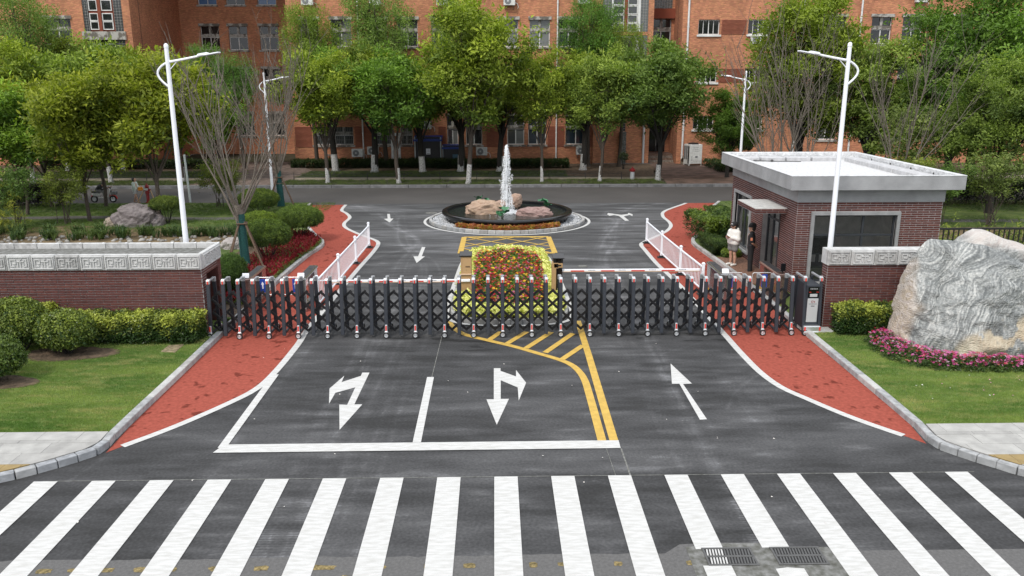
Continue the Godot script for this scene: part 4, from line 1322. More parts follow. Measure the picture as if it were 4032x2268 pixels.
	mb = MB.new(); mb.box(Vector3(ox + 0.545, 1.1, 0.01), Vector3(0.2, 0.08, 0.006), 0.002)
	obj("display_label", mb, M.plate_silver, cab)
	mb = MB.new()
	for k in 5:
		mb.box(Vector3(ox + 0.46 + k * 0.042, 1.28, 0.009), Vector3(0.03, 0.03, 0.004))
	obj("keypad", mb, M.cap_grey, cab)
	mb = MB.new()
	for s in [[-0.1, 0.06], [0.1, 0.06]]:
		mb.box(Vector3(ox + 0.545 + s[0], 1.19, 0.009), Vector3(s[1], 0.012, 0.004))
	obj("red_mark", mb, M.reflector, cab)
	# maker's mark: small red ring emblem with two grey lines of characters
	mb = MB.new()
	for k in 10:
		var a := TAU * k / 12.0 + 0.4
		mb.box(Vector3(ox + 0.535 + cos(a) * 0.03, 0.92 + sin(a) * 0.028, 0.009), Vector3(0.02, 0.011, 0.004), 0.0, Basis(Vector3.BACK, a + PI * 0.5))
	mb.box(Vector3(ox + 0.59, 0.915, 0.009), Vector3(0.012, 0.05, 0.004)); mb.box(Vector3(ox + 0.575, 0.925, 0.0092), Vector3(0.03, 0.012, 0.004))
	obj("emblem", mb, mk(0.25, 0.03, 0.025, 0.5), cab)
	mb = MB.new()
	for k in 7:
		mb.box(Vector3(ox + 0.455 + k * 0.03, 0.86, 0.0088), Vector3(0.022, 0.02, 0.003))
	for k in 3:
		mb.box(Vector3(ox + 0.51 + k * 0.035, 0.8, 0.0088), Vector3(0.032, 0.03, 0.003))
	obj("lettering", mb, M.grille_grey, cab)
	mb = MB.new()
	mb.box(Vector3(ox + 0.545, 0.19, 0.06), Vector3(0.46, 0.16, 0.16), 0.02); mb.box(Vector3(ox + 0.545, 0.09, 0.1), Vector3(0.4, 0.08, 0.14), 0.02)
	obj("bumper", mb, M.silver, w)
	for s in [-0.2, 0.2]:
		mb = MB.new(); mb.box(Vector3(ox + 0.545 + s, 0.2, 0.142), Vector3(0.04, 0.11, 0.01), 0.003); obj("reflector", mb, M.reflector, w)
	var wh := sub("wheel", w, Vector3(ox + 0.36, 0.087, 0.12), upright)
	obj("tyre", tym, M.rubber, wh); obj("rim", rimm, M.silver, wh)
	wh = sub("wheel", w, Vector3(ox + 0.36, 0.087, -0.85), upright)
	obj("tyre", tym, M.rubber, wh); obj("rim", rimm, M.silver, wh)


# ---------------------------------------------------------------- barriers, turnstiles, railings
func barriers() -> void:
	var w := thing("barrier_gate", "tan barrier cabinet at the left side of the flower island with a striped boom", "barrier", Vector3(-0.9, 0.13, -24.96))
	var mb := MB.new()
	mb.box(Vector3(0, 0.66, 0), Vector3(0.33, 1.32, 0.34), 0.01); obj("cabinet", mb, M.tan_metal, w)
	mb = MB.new(); mb.box(Vector3(-0.01, 1.345, 0.01), Vector3(0.39, 0.05, 0.42), 0.012, Basis(Vector3.RIGHT, 0.12)); obj("lid", mb, M.black, w)
	mb = MB.new(); mb.box(Vector3(0.02, 1.0, 0.172), Vector3(0.26, 0.55, 0.008), 0.003); obj("service_door", mb, M.tan_metal_b, w)
	mb = MB.new(); mb.box(Vector3(0.05, 0.98, 0.178), Vector3(0.14, 0.045, 0.006), 0.002); obj("label_plate", mb, M.tan_metal_dark, w)
	mb = MB.new(); mb.lathe(Vector3(0.0, 0.87, 0.176), [[0.012, 0.0], [0.012, 0.01], [0.0, 0.01]], 10); obj("lock", mb, M.steel, w)
	mb = MB.new(); mb.box(Vector3(-0.02, 0.74, 0.19), Vector3(0.36, 0.03, 0.06), 0.006); obj("ledge", mb, M.tan_light, w)
	mb = MB.new(); mb.box(Vector3(0.0, 0.55, 0.2), Vector3(0.24, 0.085, 0.07), 0.015); obj("boom_clamp", mb, M.white_metal, w)
	boom(w, Vector3(-0.08, 0.55, 0.2), -1.0, 4.55)
	w = thing("barrier_gate", "tan barrier column with camera and dark screen, right of the flower island", "barrier", Vector3(1.93, 0.13, -25.1))
	mb = MB.new(); mb.box(Vector3(-0.06, 0.52, 0), Vector3(0.2, 1.04, 0.32), 0.01); mb.box(Vector3(0.03, 0.96, 0), Vector3(0.28, 0.14, 0.32), 0.01); obj("cabinet", mb, M.tan_metal, w)
	mb = MB.new(); mb.box(Vector3(0.06, 0.44, 0.05), Vector3(0.19, 0.88, 0.26), 0.008); obj("screen", mb, M.screen, w)
	mb = MB.new(); mb.box(Vector3(0.05, 0.965, 0.164), Vector3(0.14, 0.045, 0.012), 0.005); obj("speaker", mb, M.black, w)
	mb = MB.new()
	mb.box(Vector3(0.03, 1.13, 0.0), Vector3(0.3, 0.2, 0.24), 0.012); mb.box(Vector3(0.03, 1.24, 0.04), Vector3(0.37, 0.025, 0.42), 0.006, Basis(Vector3.RIGHT, 0.15))
	obj("camera_hood", mb, M.black, w)
	mb = MB.new(); mb.box(Vector3(0.04, 1.13, 0.122), Vector3(0.16, 0.1, 0.01), 0.004); obj("camera_window", mb, M.screen, w)
	mb = MB.new()
	for k in 6: mb.box(Vector3(0.035 + k * 0.014, 0.09, 0.182), Vector3(0.008, 0.014, 0.004))
	obj("lettering", mb, M.plate_silver, w)
	boom(w, Vector3(0.14, 0.78, 0.05), 1.0, 4.35)


func boom(w: Node3D, at: Vector3, dir: float, length: float) -> void:
	var arm := sub("boom", w, at)
	var mb := MB.new(); mb.box(Vector3(dir * length * 0.5, 0, 0), Vector3(length, 0.085, 0.035), 0.012)
	obj("arm", mb, M.white_metal, arm)
	mb = MB.new(); mb.box(Vector3(dir * length * 0.5, -0.037, 0.012), Vector3(length * 0.99, 0.03, 0.03), 0.008)
	obj("lower_edge", mb, M.tan_light, arm)
	mb = MB.new(); mb.box(Vector3(0, 0, 0), Vector3(0.42, 0.036, 0.004))
	var red := mb.mesh()
	var x := 0.3
	while x < length - 0.4:
		obj("red_stripe", red, M.reflector, arm, Vector3(dir * (x + 0.2), -0.012, 0.0285))
		x += 0.95
	mb = MB.new()
	for k in 5: mb.box(Vector3(0.045 * k - 0.09, 0, 0), Vector3(0.03, 0.022, 0.004))
	var letters := mb.mesh()
	x = 0.95
	while x < length - 0.3:
		obj("lettering", letters, M.grille_grey, arm, Vector3(dir * x, 0.012, 0.0205))
		x += 0.95


func turnstiles() -> void:
	var spots := [[-7.36, "brownish polished steel turnstile beside the red flower bed, left path", M.steel_brown, 1.0], [-5.74, "polished steel turnstile nearest the left white railing", M.steel, 1.0], [6.93, "polished steel turnstile nearest the right white railing", M.steel, -1.0], [8.64, "brownish steel turnstile with a black face screen beside the guardhouse wall", M.steel_brown, -1.0]]
	for k in 4:
		var s: Array = spots[k]
		var w := thing("turnstile", s[1], "turnstile", Vector3(s[0], 0.004, -23.75 if k < 2 else -24.0), 0.0, "pedestrian turnstiles")
		var mb := MB.new()
		# rounded end column in front, glass waist, rear box
		mb.lathe(Vector3(0, 0, 0), [[0.13, 0.0], [0.13, 0.93]], 20)
		mb.box(Vector3(0, 0.48, -1.5), Vector3(0.22, 0.92, 0.42), 0.012)
		mb.box(Vector3(0, 0.06, -0.8), Vector3(0.2, 0.12, 1.3), 0.01)
		obj("body", mb, s[2], w)
		mb = MB.new()
		mb.box(Vector3(0, 0.985, -0.85), Vector3(0.29, 0.09, 1.75), 0.03); mb.lathe(Vector3(0, 0.0, 0.02), [[0.145, 0.94], [0.145, 1.02], [0.13, 1.03], [0.0, 1.03]], 20)
		obj("lid", mb, s[2], w)
		mb = MB.new(); mb.box(Vector3(0, 1.032, -0.9), Vector3(0.2, 0.01, 1.4), 0.003); mb.lathe(Vector3(0, 0, -1.2), [[0.05, 1.036], [0.05, 1.045], [0, 1.045]], 14)
		obj("lid_inlay", mb, M.iron, w)
		mb = MB.new(); mb.box(Vector3(0, 0.56, -0.72), Vector3(0.012, 0.7, 1.0)); obj("side_glass", mb, M.glass, w)
		if k < 3:
			mb = MB.new(); mb.box(Vector3(0, 1.11, 0.0), Vector3(0.2, 0.15, 0.03), 0.01, Basis(Vector3.RIGHT, -0.45)); mb.box(Vector3(0, 1.06, -0.03), Vector3(0.06, 0.06, 0.05))
			obj("reader", mb, M.white_metal, w)
		else:
			mb = MB.new(); mb.box(Vector3(0.03, 1.22, 0.02), Vector3(0.15, 0.24, 0.025), 0.01); mb.tube([Vector3(0.03, 1.02, 0), Vector3(0.03, 1.12, 0)], [0.02, 0.02])
			obj("face_screen", mb, M.screen, w)
		mb = MB.new()
		for j in 4:
			mb.box(Vector3(0, 0.0, -0.06 * j), Vector3(0.232, 0.1, 0.03), 0.0, Basis(Vector3.RIGHT, 0.0))
		obj("warning_tape", mb, M.tape_yellow, w, Vector3(0, 0.18, -1.38))
		mb = MB.new()
		for j in 4:
			mb.box(Vector3(0, 0.0, -0.06 * j - 0.03), Vector3(0.231, 0.1, 0.03))
		obj("warning_tape", mb, M.black, w, Vector3(0, 0.18, -1.38))
		# swing arm across the lane
		var dirx: float = s[3] if k % 2 == 0 else -s[3]
		if k >= 2: dirx = 1.0 if k == 2 else -1.0
		else: dirx = 1.0 if k == 0 else -1.0
		var arm := sub("swing_arm", w, Vector3(0, 0, -0.55))
		mb = MB.new()
		mb.tube([Vector3(dirx * 0.12, 0.92, 0), Vector3(dirx * 0.66, 0.92, 0), Vector3(dirx * 0.7, 0.88, 0), Vector3(dirx * 0.7, 0.42, 0), Vector3(dirx * 0.66, 0.38, 0), Vector3(dirx * 0.12, 0.38, 0)], [0.014, 0.014, 0.014, 0.014, 0.014, 0.014], 8)
		obj("tube", mb, M.steel_light, arm)
		mb = MB.new(); mb.box(Vector3(dirx * 0.32, 0.66, 0), Vector3(0.17, 0.42, 0.01), 0.004); obj("blue_panel", mb, M.blue_sign, arm)
		mb = MB.new(); mb.flat(P2([-0.02, -0.1, 0.02, -0.1, 0.02, 0.03, 0.05, 0.03, 0.0, 0.12, -0.05, 0.03, -0.02, 0.03]), 0.0)
		obj("white_arrow", mb, M.white_metal, arm, Vector3(dirx * 0.32, 0.67, 0.008), Basis(Vector3(1, 0, 0), Vector3(0, 0, 1), Vector3(0, 1, 0)))


func railings() -> void:
	var post := MB.new()
	post.box(Vector3(0, 0.5, 0), Vector3(0.085, 0.98, 0.085), 0.008)
	post.box(Vector3(0, 1.0, 0), Vector3(0.11, 0.03, 0.11), 0.008); post.box(Vector3(0, 1.03, 0), Vector3(0.08, 0.03, 0.08), 0.012)
	var pm := post.mesh()
	var foot := MB.new()
	foot.box(Vector3(0, 0.02, 0), Vector3(0.3, 0.04, 0.24), 0.015); foot.box(Vector3(0, 0.06, 0), Vector3(0.16, 0.06, 0.14), 0.02)
	var fm := foot.mesh()
	var bal := MB.new(); bal.box(Vector3(0, 0.53, 0), Vector3(0.018, 0.66, 0.022), 0.003)
	var bm := bal.mesh()
	for side in 2:
		var pts := P2([-5.14, -33.08, -5.2, -30.15, -5.26, -27.05, -5.33, -23.95]) if side == 0 else P2([6.33, -33.73, 6.4, -30.92, 6.5, -28.1, 6.62, -25.4])
		var w := thing("railing", "white steel railing between the left drive lane and the red path" if side == 0 else "white steel railing between the right drive lane and the guardhouse path", "railing", Vector3.ZERO, 0.0, "white railings along the drive")
		for i in 4:
			obj("post", pm, M.white_metal, w, Vector3(pts[i].x, 0.02, pts[i].y))
			obj("foot", fm, M.black, w, Vector3(pts[i].x, 0.006, pts[i].y))
			if i == 3: break
			var a := Vector3(pts[i].x, 0.0, pts[i].y)
			var b := Vector3(pts[i + 1].x, 0.0, pts[i + 1].y)
			var mb := MB.new()
			mb.beam(a + Vector3(0, 0.9, 0), b + Vector3(0, 0.9, 0), 0.05, 0.06, Vector3.UP, 0.01)
			obj("top_rail", mb, M.white_metal, w)
			mb = MB.new(); mb.beam(a + Vector3(0, 0.18, 0), b + Vector3(0, 0.18, 0), 0.04, 0.05, Vector3.UP, 0.008)
			obj("bottom_rail", mb, M.white_metal, w)
			var n := 17
			var turn := Basis(Vector3.UP, atan2(b.x - a.x, b.z - a.z))
			for k in range(1, n):
				obj("baluster", bm, M.white_metal, w, a.lerp(b, float(k) / n), turn)
	# black fence beyond the right wall
	var w := thing("garden_fence", "black metal fence with flat top rail right of the guardhouse", "fence", Vector3(14.2, 0.09, -31.3))
	var mb := MB.new()
	mb.box(Vector3(5, 0.92, 0), Vector3(10, 0.08, 0.06), 0.01); obj("top_rail", mb, M.gate_black, w)
	mb = MB.new(); mb.box(Vector3(5, 0.12, 0), Vector3(10, 0.05, 0.04), 0.008); obj("bottom_rail", mb, M.gate_black, w)
	mb = MB.new(); mb.box(Vector3(0, 0.5, 0), Vector3(0.05, 0.78, 0.03), 0.005)
	var fb := mb.mesh()
	for k in 50: obj("baluster", fb, M.gate_black, w, Vector3(0.1 + k * 0.2, 0, 0))


# ---------------------------------------------------------------- plants
func clump(n: int, rad: float, ll: float, lw: float, sd: int, up := 0.35, flat_y := 0.8) -> Mesh:
	var r := RandomNumberGenerator.new()
	r.seed = sd
	var mb := MB.new()
	for k in n:
		var o := Vector3(r.randfn(0, 0.5), r.randfn(0, 0.5) * flat_y, r.randfn(0, 0.5)) * rad
		var d := Vector3(r.randfn(0, 1), r.randfn(up, 0.6), r.randfn(0, 1)).normalized()
		var side := d.cross(Vector3(r.randfn(0, .4), 1, r.randfn(0, .4))).normalized()
		var nn := side.cross(d)
		var l := ll * r.randf_range(0.7, 1.25)
		var w := lw * r.randf_range(0.8, 1.2)
		var a := o
		var t := o + d * l - nn * l * 0.12
		var b := o + d * l * 0.45 + side * w * 0.5 + nn * w * 0.12
		var c := o + d * l * 0.45 - side * w * 0.5 + nn * w * 0.12
		mb.tri(a, b, t); mb.tri(a, t, c)
	return mb.mesh()


func branchy(mb: MB, p: Vector3, dir: Vector3, length: float, r0: float, r1: float, sides: int, bend := 0.12, lift := 0.0) -> Array:
	var pts := [p]
	var rad := [r0]
	var d := dir.normalized()
	var n := 4
	for i in n:
		d = (d + Vector3(R.randfn(0, bend), R.randfn(lift, bend * 0.6), R.randfn(0, bend))).normalized()
		pts.append(pts[-1] + d * length / n)
		rad.append(lerpf(r0, r1, (i + 1.0) / n))
	mb.tube(pts, rad, sides, false)
	return pts


func leafy_tree(sp: Dictionary) -> Node3D:
	# trunk with whitewashed foot, limbs to a number of crown lobes, leaf sprays through each lobe
	var root := Node3D.new()
	root.name = sp.name
	add_child(root, true)
	var mb := MB.new()
	var ht: float = sp.fork
	var lean := Vector3(R.randfn(0, 0.05), 1, R.randfn(0, 0.05)) * ht
	var r: float = sp.r
	if sp.get("multi", 1) == 1:
		mb.tube([Vector3.ZERO, Vector3(lean.x * 0.15, ht * 0.08, lean.z * 0.1), lean * 0.5 + Vector3(R.randfn(0, .04), 0, 0), lean], [r * 1.5, r * 1.08, r, r * 0.85], 9, false)
	var lobes := []
	var c: Vector3 = Vector3(lean.x, sp.cy, lean.z)
	var cr: Vector3 = sp.cr
	var n: int = sp.lobes
	for i in n:
		var yy := 1.0 - 2.0 * (i + 0.5) / n
		var rr := sqrt(1.0 - yy * yy)
		var a := i * 2.39996 + R.randf() * 0.6
		var k := R.randf_range(0.42, 0.82)
		var lc := c + Vector3(cos(a) * rr * cr.x * k, yy * cr.y * 0.62, sin(a) * rr * cr.z * k)
		lobes.append([lc, R.randf_range(0.36, 0.52) * (cr.x + cr.y) * 0.5])
		var st := lean * R.randf_range(0.75, 1.0) if sp.get("multi", 1) == 1 else Vector3(R.randfn(0, 0.15), 0, R.randfn(0, 0.15))
		var mid := st.lerp(lc, 0.5) + Vector3(R.randfn(0, .1), 0.1, R.randfn(0, .1))
		var lr: float = r * (0.42 if sp.get("multi", 1) == 1 else 0.5)
		mb.tube([st, mid, lc], [lr, lr * 0.65, lr * 0.25], 6, false)
		for q in 5:
			var e: Vector3 = lc + Vector3(R.randfn(0, 1), R.randfn(0.2, 0.8), R.randfn(0, 1)).normalized() * float(lobes[-1][1]) * 0.9
			mb.tube([mid.lerp(lc, 0.6 + 0.1 * q * 0.4), mid.lerp(e, 0.7), e], [lr * 0.3, lr * 0.2, 0.006], 4, false)
	obj("trunk", mb, M[sp.get("bark", "bark")], root)
	if sp.get("wash", 0.0) > 0.0:
		var wb := MB.new()
		var hw: float = sp.wash
		wb.tube([Vector3(0, 0.0, 0), Vector3(lean.x * 0.15, ht * 0.08, lean.z * 0.1), Vector3(lean.x * hw / ht, hw, lean.z * hw / ht)], [r * 1.53, r * 1.12, r * 1.06], 9, false)
		obj("whitewash", wb, M.whitewash, root)
	var xf := []
	var cols := PackedColorArray()
	var total := 0.0
	for l in lobes: total += float(l[1]) * float(l[1])
	for l in lobes:
		var cnt := int(sp.count * float(l[1]) * float(l[1]) / total)
		var subs := []
		for i in 8:
			var d := Vector3(R.randfn(0, 1), R.randfn(0.2, 0.9), R.randfn(0, 1)).normalized()
			subs.append([l[0] + Vector3(d.x, d.y * sp.get("vy", 0.85), d.z) * float(l[1]) * R.randf_range(0.55, 1.2), R.randf_range(0.2, 0.4) * float(l[1]), R.randf_range(-0.16, 0.16), d.y])
		for i in cnt:
			var sb: Array = subs[R.randi() % 8]
			var d := Vector3(R.randfn(0, 1), R.randfn(0.0, 0.75), R.randfn(0, 1)) * 0.62
			var p: Vector3 = sb[0] + d * float(sb[1])
			if sp.get("weep", 0.0) > 0.0:
				p.y -= sp.weep * R.randf() * R.randf()
			var s := R.randf_range(0.55, 1.35)
			xf.append(Transform3D(rnd_basis(0.5).scaled(Vector3(s, s, s)), p))
			# fresh growth, a colour of the leaves themselves: some shoots carry more of it
			var fresh := clampf(0.42 + 0.22 * d.y + 0.15 * float(sb[3]) + float(sb[2]) + R.randfn(0.0, 0.16), 0.0, 1.0)
			var cc: Color = sp.c0.lerp(sp.c1, fresh)
			cols.append(cc * R.randf_range(0.85, 1.15))
	swarm("crown", sp.clump, xf, cols, M.leaf, root).set_meta("kind", "stuff")
	return root


func trees() -> void:
	var spray := clump(13, 0.36, 0.21, 0.085, 3)
	var fine := clump(13, 0.38, 0.2, 0.055, 4, -0.15, 1.2)
	var small := clump(12, 0.26, 0.1, 0.05, 5)
	var c0 := Color(0.085, 0.145, 0.035)
	var c1 := Color(0.40, 0.50, 0.085)
	var dark0 := Color(0.08, 0.125, 0.037)
	var dark1 := Color(0.10, 0.135, 0.028)
	var kinds := {}
	var mk_kind := func(key: String, variants: int, sp: Dictionary) -> void:
		kinds[key] = []
		for i in variants:
			kinds[key].append([leafy_tree(sp), false])
	mk_kind.call("street", 3, {"name": "street_tree", "fork": 2.5, "r": 0.12, "wash": 1.0, "cy": 5.7, "cr": Vector3(2.5, 2.6, 2.3), "lobes": 11, "count": 1750, "clump": spray, "c0": c0, "c1": c1})
	mk_kind.call("stout", 2, {"name": "street_tree", "fork": 2.6, "r": 0.21, "wash": 1.15, "cy": 5.6, "cr": Vector3(2.6, 2.4, 2.4), "lobes": 10, "count": 1600, "clump": spray, "c0": c0, "c1": c1, "bark": "bark_dark"})
	mk_kind.call("dull", 1, {"name": "street_tree", "fork": 2.3, "r": 0.15, "wash": 1.0, "cy": 5.4, "cr": Vector3(3.3, 2.7, 2.8), "lobes": 14, "count": 2400, "clump": spray, "c0": dark0, "c1": Color(0.32, 0.36, 0.075), "bark": "bark_dark"})
	mk_kind.call("feather", 2, {"name": "feathery_tree", "fork": 4.5, "r": 0.16, "cy": 9.3, "cr": Vector3(2.1, 3.9, 2.0), "lobes": 14, "count": 1450, "clump": fine, "c0": Color(0.11, 0.19, 0.045), "c1": Color(0.34, 0.46, 0.11), "weep": 1.3, "vy": 1.1})
	mk_kind.call("garden", 3, {"name": "garden_tree", "fork": 2.0, "r": 0.09, "cy": 4.75, "cr": Vector3(2.25, 2.4, 2.1), "lobes": 11, "count": 1600, "clump": spray, "c0": Color(0.085, 0.14, 0.028), "c1": Color(0.46, 0.54, 0.07), "bark": "bark"})
	mk_kind.call("big", 2, {"name": "broad_tree", "fork": 2.6, "r": 0.24, "cy": 6.7, "cr": Vector3(3.4, 4.2, 3.2), "lobes": 16, "count": 3300, "clump": spray, "c0": dark0, "c1": Color(0.33, 0.43, 0.075), "bark": "bark_dark"})
	mk_kind.call("shrubtree", 2, {"name": "crape_shrub", "fork": 0.4, "r": 0.035, "multi": 5, "cy": 1.9, "cr": Vector3(1.1, 1.1, 1.0), "lobes": 9, "count": 420, "clump": small, "c0": Color(0.08, 0.12, 0.035), "c1": Color(0.28, 0.34, 0.09)})
	var put := func(key: String, v: int, at: Vector3, sc: float, label: String, group: String, squeeze := 1.0) -> void:
		var e: Array = kinds[key][v % kinds[key].size()]
		var o: Node3D
		if not e[1]:
			o = e[0]; e[1] = true
		else:
			o = e[0].duplicate()
			o.name = String(e[0].name).rstrip("0123456789")
			add_child(o, true)
		o.transform = Transform3D(Basis(Vector3.UP, R.randf() * TAU).scaled(Vector3(sc * squeeze, sc, sc * squeeze)), at)
		tag(o, label, "tree", group)
		o.get_node("crown").material_override = M.crown[R.randi() % 5]
	var ord := ["first", "second", "third", "fourth", "fifth", "sixth"]
	# front row along the campus road
	var fr := [[-10.7, -53.05, "street", 0, 0.98, 1.0], [-6.13, -52.83, "street", 1, 1.0, 1.05], [-1.68, -52.43, "street", 2, 1.28, 0.95], [3.06, -53.41, "street", 0, 1.0, 0.8], [6.82, -53.5, "street", 1, 1.0, 0.9], [10.66, -53.8, "dull", 0, 1.06, 1.0]]
	for i in 6:
		put.call(fr[i][2], fr[i][3], Vector3(fr[i][0], 0.1, fr[i][1]), fr[i][4], "slender whitewashed street tree, %s from left in the front row beyond the fountain" % ord[i], "whitewashed street trees, front row", fr[i][5])
	var br := [[-11.45, -59.8, 0], [-8.54, -59.03, 1], [-5.14, -59.14, 0], [-2.44, -59.23, 1], [0.36, -59.32, 0], [6.4, -59.94, 1]]
	for i in 6:
		put.call("stout", br[i][2], Vector3(br[i][0], 0.1, br[i][1]), R.randf_range(0.95, 1.1), "stout dark whitewashed tree, %s from left in the row nearest the orange building" % ord[i], "whitewashed street trees, rear row")
	var ft := [[-13.2, -62.0, 0, 0.92, "tall feathery pale green tree rising beside the recess of the orange building"], [-8.0, -62.0, 1, 1.05, "tall feathery tree rising between the third-floor windows, left of the fountain jet"], [-2.3, -62.3, 0, 1.0, "tall feathery tree top rising straight behind the fountain jet"], [7.0, -62.2, 1, 1.0, "drooping willow-like tree in front of the glass block stairwell"], [9.3, -62.0, 0, 0.82, "lower drooping tree right of the willow-like one at the stairwell"], [-31.5, -58.5, 0, 1.0, "tall feathery tree in front of the far left windows"], [-35.5, -58.0, 1, 0.82, "feathery tree at the upper left picture corner"], [-28.0, -59.5, 1, 0.72, "feathery tree below the left stairwell windows"], [-21.0, -62.0, 0, 0.7, "feathery tree in the recess of the orange building behind the bare tree"], [-18.4, -61.5, 1, 0.66, "pale feathery tree right beside the recess corner of the orange building"]]
	for f in ft:
		put.call("feather", f[2], Vector3(f[0], 0.1, f[1]), f[3], f[4], "tall feathery trees by the building")
	# left garden and roadside
	var lg := [[-23.4, -43.76, 0.95, "dark forked tree at the left road edge, left of the scooter"], [-20.6, -43.8, 1.0, "leaning dark tree right in front of the scooter"], [-16.2, -39.6, 1.12, "many-stemmed tree right of the grey boulder, yellow-green crown"], [-19.3, -39.2, 0.95, "thin straight tree in the garden left of the boulder"], [-23.3, -41.2, 0.9, "leaning grey trunk tree in the garden at the far left"], [-26.5, -42.0, 1.0, "yellow-green tree at the left picture edge behind the dark hedge"]]
	for i in lg.size():
		put.call("garden", i, Vector3(lg[i][0], 0.05, lg[i][1]), lg[i][2], lg[i][3], "young trees in the left garden")
	var lr := [[-29.6, -53.5, 0, 1.05, "whitewashed street tree across the road at the far left"], [-24.7, -53.6, 1, 1.08, "whitewashed street tree across the road above the scooter"], [-31.0, -60.7, 2, 1.08, "whitewashed tree near the far left wall of the building"], [-27.1, -60.9, 0, 1.05, "whitewashed tree near the building left of the pedestrian"], [-20.2, -54.0, 1, 0.98, "whitewashed street tree across the road right of the red hydrant"], [-17.4, -53.6, 2, 0.72, "short street tree across the road behind the near bare tree"]]
	for t in lr:
		put.call("street", t[2], Vector3(t[0], 0.1, t[1]), t[3], t[4], "whitewashed street trees, left")
	# right mass
	var rt := [[18.7, -50.5, 0, 1.1, "tall broad tree behind the guardhouse roof and the right bare tree"], [21.8, -48.0, 1, 0.82, "broad tree right of the tall one behind the guardhouse"], [25.5, -46.5, 0, 0.86, "broad dark tree behind the farthest right bare tree"], [27.6, -47.5, 1, 1.12, "broad tree near the upper right picture corner"], [24.8, -40.5, 1, 0.72, "dark bushy tree above the black fence"], [28.0, -41.0, 0, 0.9, "broad dark tree at the right picture edge"], [15.6, -55.2, 1, 0.55, "small dark tree by the far right street lamp"]]
	for t in rt:
		put.call("big", t[2], Vector3(t[0], 0.05, t[1]), t[3], t[4], "broad trees on the right")
	for t in [[18.6, -36.6, 0, 1.15, "loose many-stemmed shrub behind the guardhouse corner"], [20.4, -37.3, 1, 1.05, "loose many-stemmed shrub above the black fence, with bare stems"], [22.6, -36.8, 0, 1.2, "loose many-stemmed shrub at the right picture edge"], [21.5, -42.4, 1, 1.9, "tall loose pale shrub between fence and dark trees"], [-21.7, -37.6, 0, 1.0, "spindly young tree with wrapped foot at the far left wall top"], [-19.9, -38.4, 1, 0.95, "loose multi-stemmed shrub left of the boulder"], [-13.6, -42.3, 0, 0.8, "loose shrub between the near lamp and the clipped bushes"], [-14.6, -43.5, 1, 0.9, "loose shrub behind the near white lamp"]]:
		put.call("shrubtree", t[2], Vector3(t[0], 0.09, t[1]), t[3], t[4], "loose garden shrubs")
	for key in kinds:
		for e in kinds[key]:
			if not e[1]: e[0].queue_free()


func bare_tree(called: String, at: Vector3, fork: float, h: float, spread: float, n: int, r: float, label: String, wrap := 0.0) -> void:
	var w := thing(called, label, "tree", at, 0.0, "bare pruned trees")
	var mb := MB.new()
	var top := Vector3(R.randfn(0, 0.05) - 0.12, fork, 0)
	mb.tube([Vector3.ZERO, Vector3(0.0, fork * 0.3, 0), Vector3(-0.05, fork * 0.7, 0), top], [r * 1.3, r * 1.05, r, r * 1.1], 10, false)
	obj("trunk", mb, M.bark_grey, w)
	if wrap > 0.0:
		mb = MB.new()
		mb.tube([Vector3(0, 0.02, 0), Vector3(0.0, fork * 0.3, 0), Vector3(-0.03, wrap, 0)], [r * 1.36, r * 1.13, r * 1.09], 12, false)
		obj("teal_wrapping", mb, M.teal_wrap, w)
	for i in n:
		mb = MB.new()
		var a := TAU * i / n + R.randfn(0, 0.25)
		var k := spread * (0.25 + 0.75 * ((i * 7) % n) / float(n))
		var d := Vector3(cos(a) * k, 1.0, sin(a) * k * 0.8)
		var rr := r * R.randf_range(0.17, 0.34)
		var l := (h - fork) * R.randf_range(0.75, 1.05)
		var pts := branchy(mb, Vector3(-0.05, fork, 0) * Vector3(1, R.randf_range(0.7, 1.0), 1) + Vector3(cos(a), 0, sin(a)) * r * 0.7, d + Vector3(cos(a), -0.1, sin(a)) * 0.35 * spread, l, rr, 0.01, 6, 0.11, 0.1)
		for q in 9:
			var b := 1 + q % 3
			var p: Vector3 = pts[b].lerp(pts[b + 1], R.randf())
			var dd: Vector3 = (pts[b + 1] - pts[b]).normalized()
			var sd := Vector3(R.randfn(0, 1), R.randf_range(0.2, 0.9), R.randfn(0, 1)).normalized()
			var sp := branchy(mb, p, dd * 0.9 + sd * 0.7, l * R.randf_range(0.2, 0.42), rr * 0.42, 0.005, 4, 0.09, 0.12)
			for z in 2:
				branchy(mb, sp[2 + z], (sp[3] - sp[2]).normalized() + Vector3(R.randfn(0, .6), 0.3, R.randfn(0, .6)), R.randf_range(0.3, 0.9), 0.008, 0.004, 3, 0.12, 0.1)
		obj("limb", mb, M.bark_grey, w)


func stakes(at: Vector3, h: float, rad: float, label: String) -> void:
	var w := thing("tree_support", label, "tree support", at, 0.0, "timber tree supports")
	for k in 4:
		var a := TAU * k / 4.0 + 0.5
		var mb := MB.new()
		mb.tube([Vector3(cos(a) * rad, 0, sin(a) * rad), Vector3(cos(a) * 0.12, h, sin(a) * 0.12)], [0.04, 0.035], 7)
		obj("stake", mb, M.stake, w)
	for k in 4:
		var a := TAU * k / 4.0 + 0.5
		var b := a + TAU / 4.0
		var mb := MB.new()
		mb.tube([Vector3(cos(a) * 0.24, h - 0.06, sin(a) * 0.24), Vector3(cos(b) * 0.24, h - 0.05, sin(b) * 0.24)], [0.025, 0.025], 6)
		obj("crosspiece", mb, M.stake, w)
	var mb := MB.new(); mb.tube([Vector3(-0.03, h - 0.35, 0), Vector3(-0.04, h + 0.28, 0)], [0.155, 0.15], 10, false)
	obj("teal_binding", mb, M.teal_wrap, w)


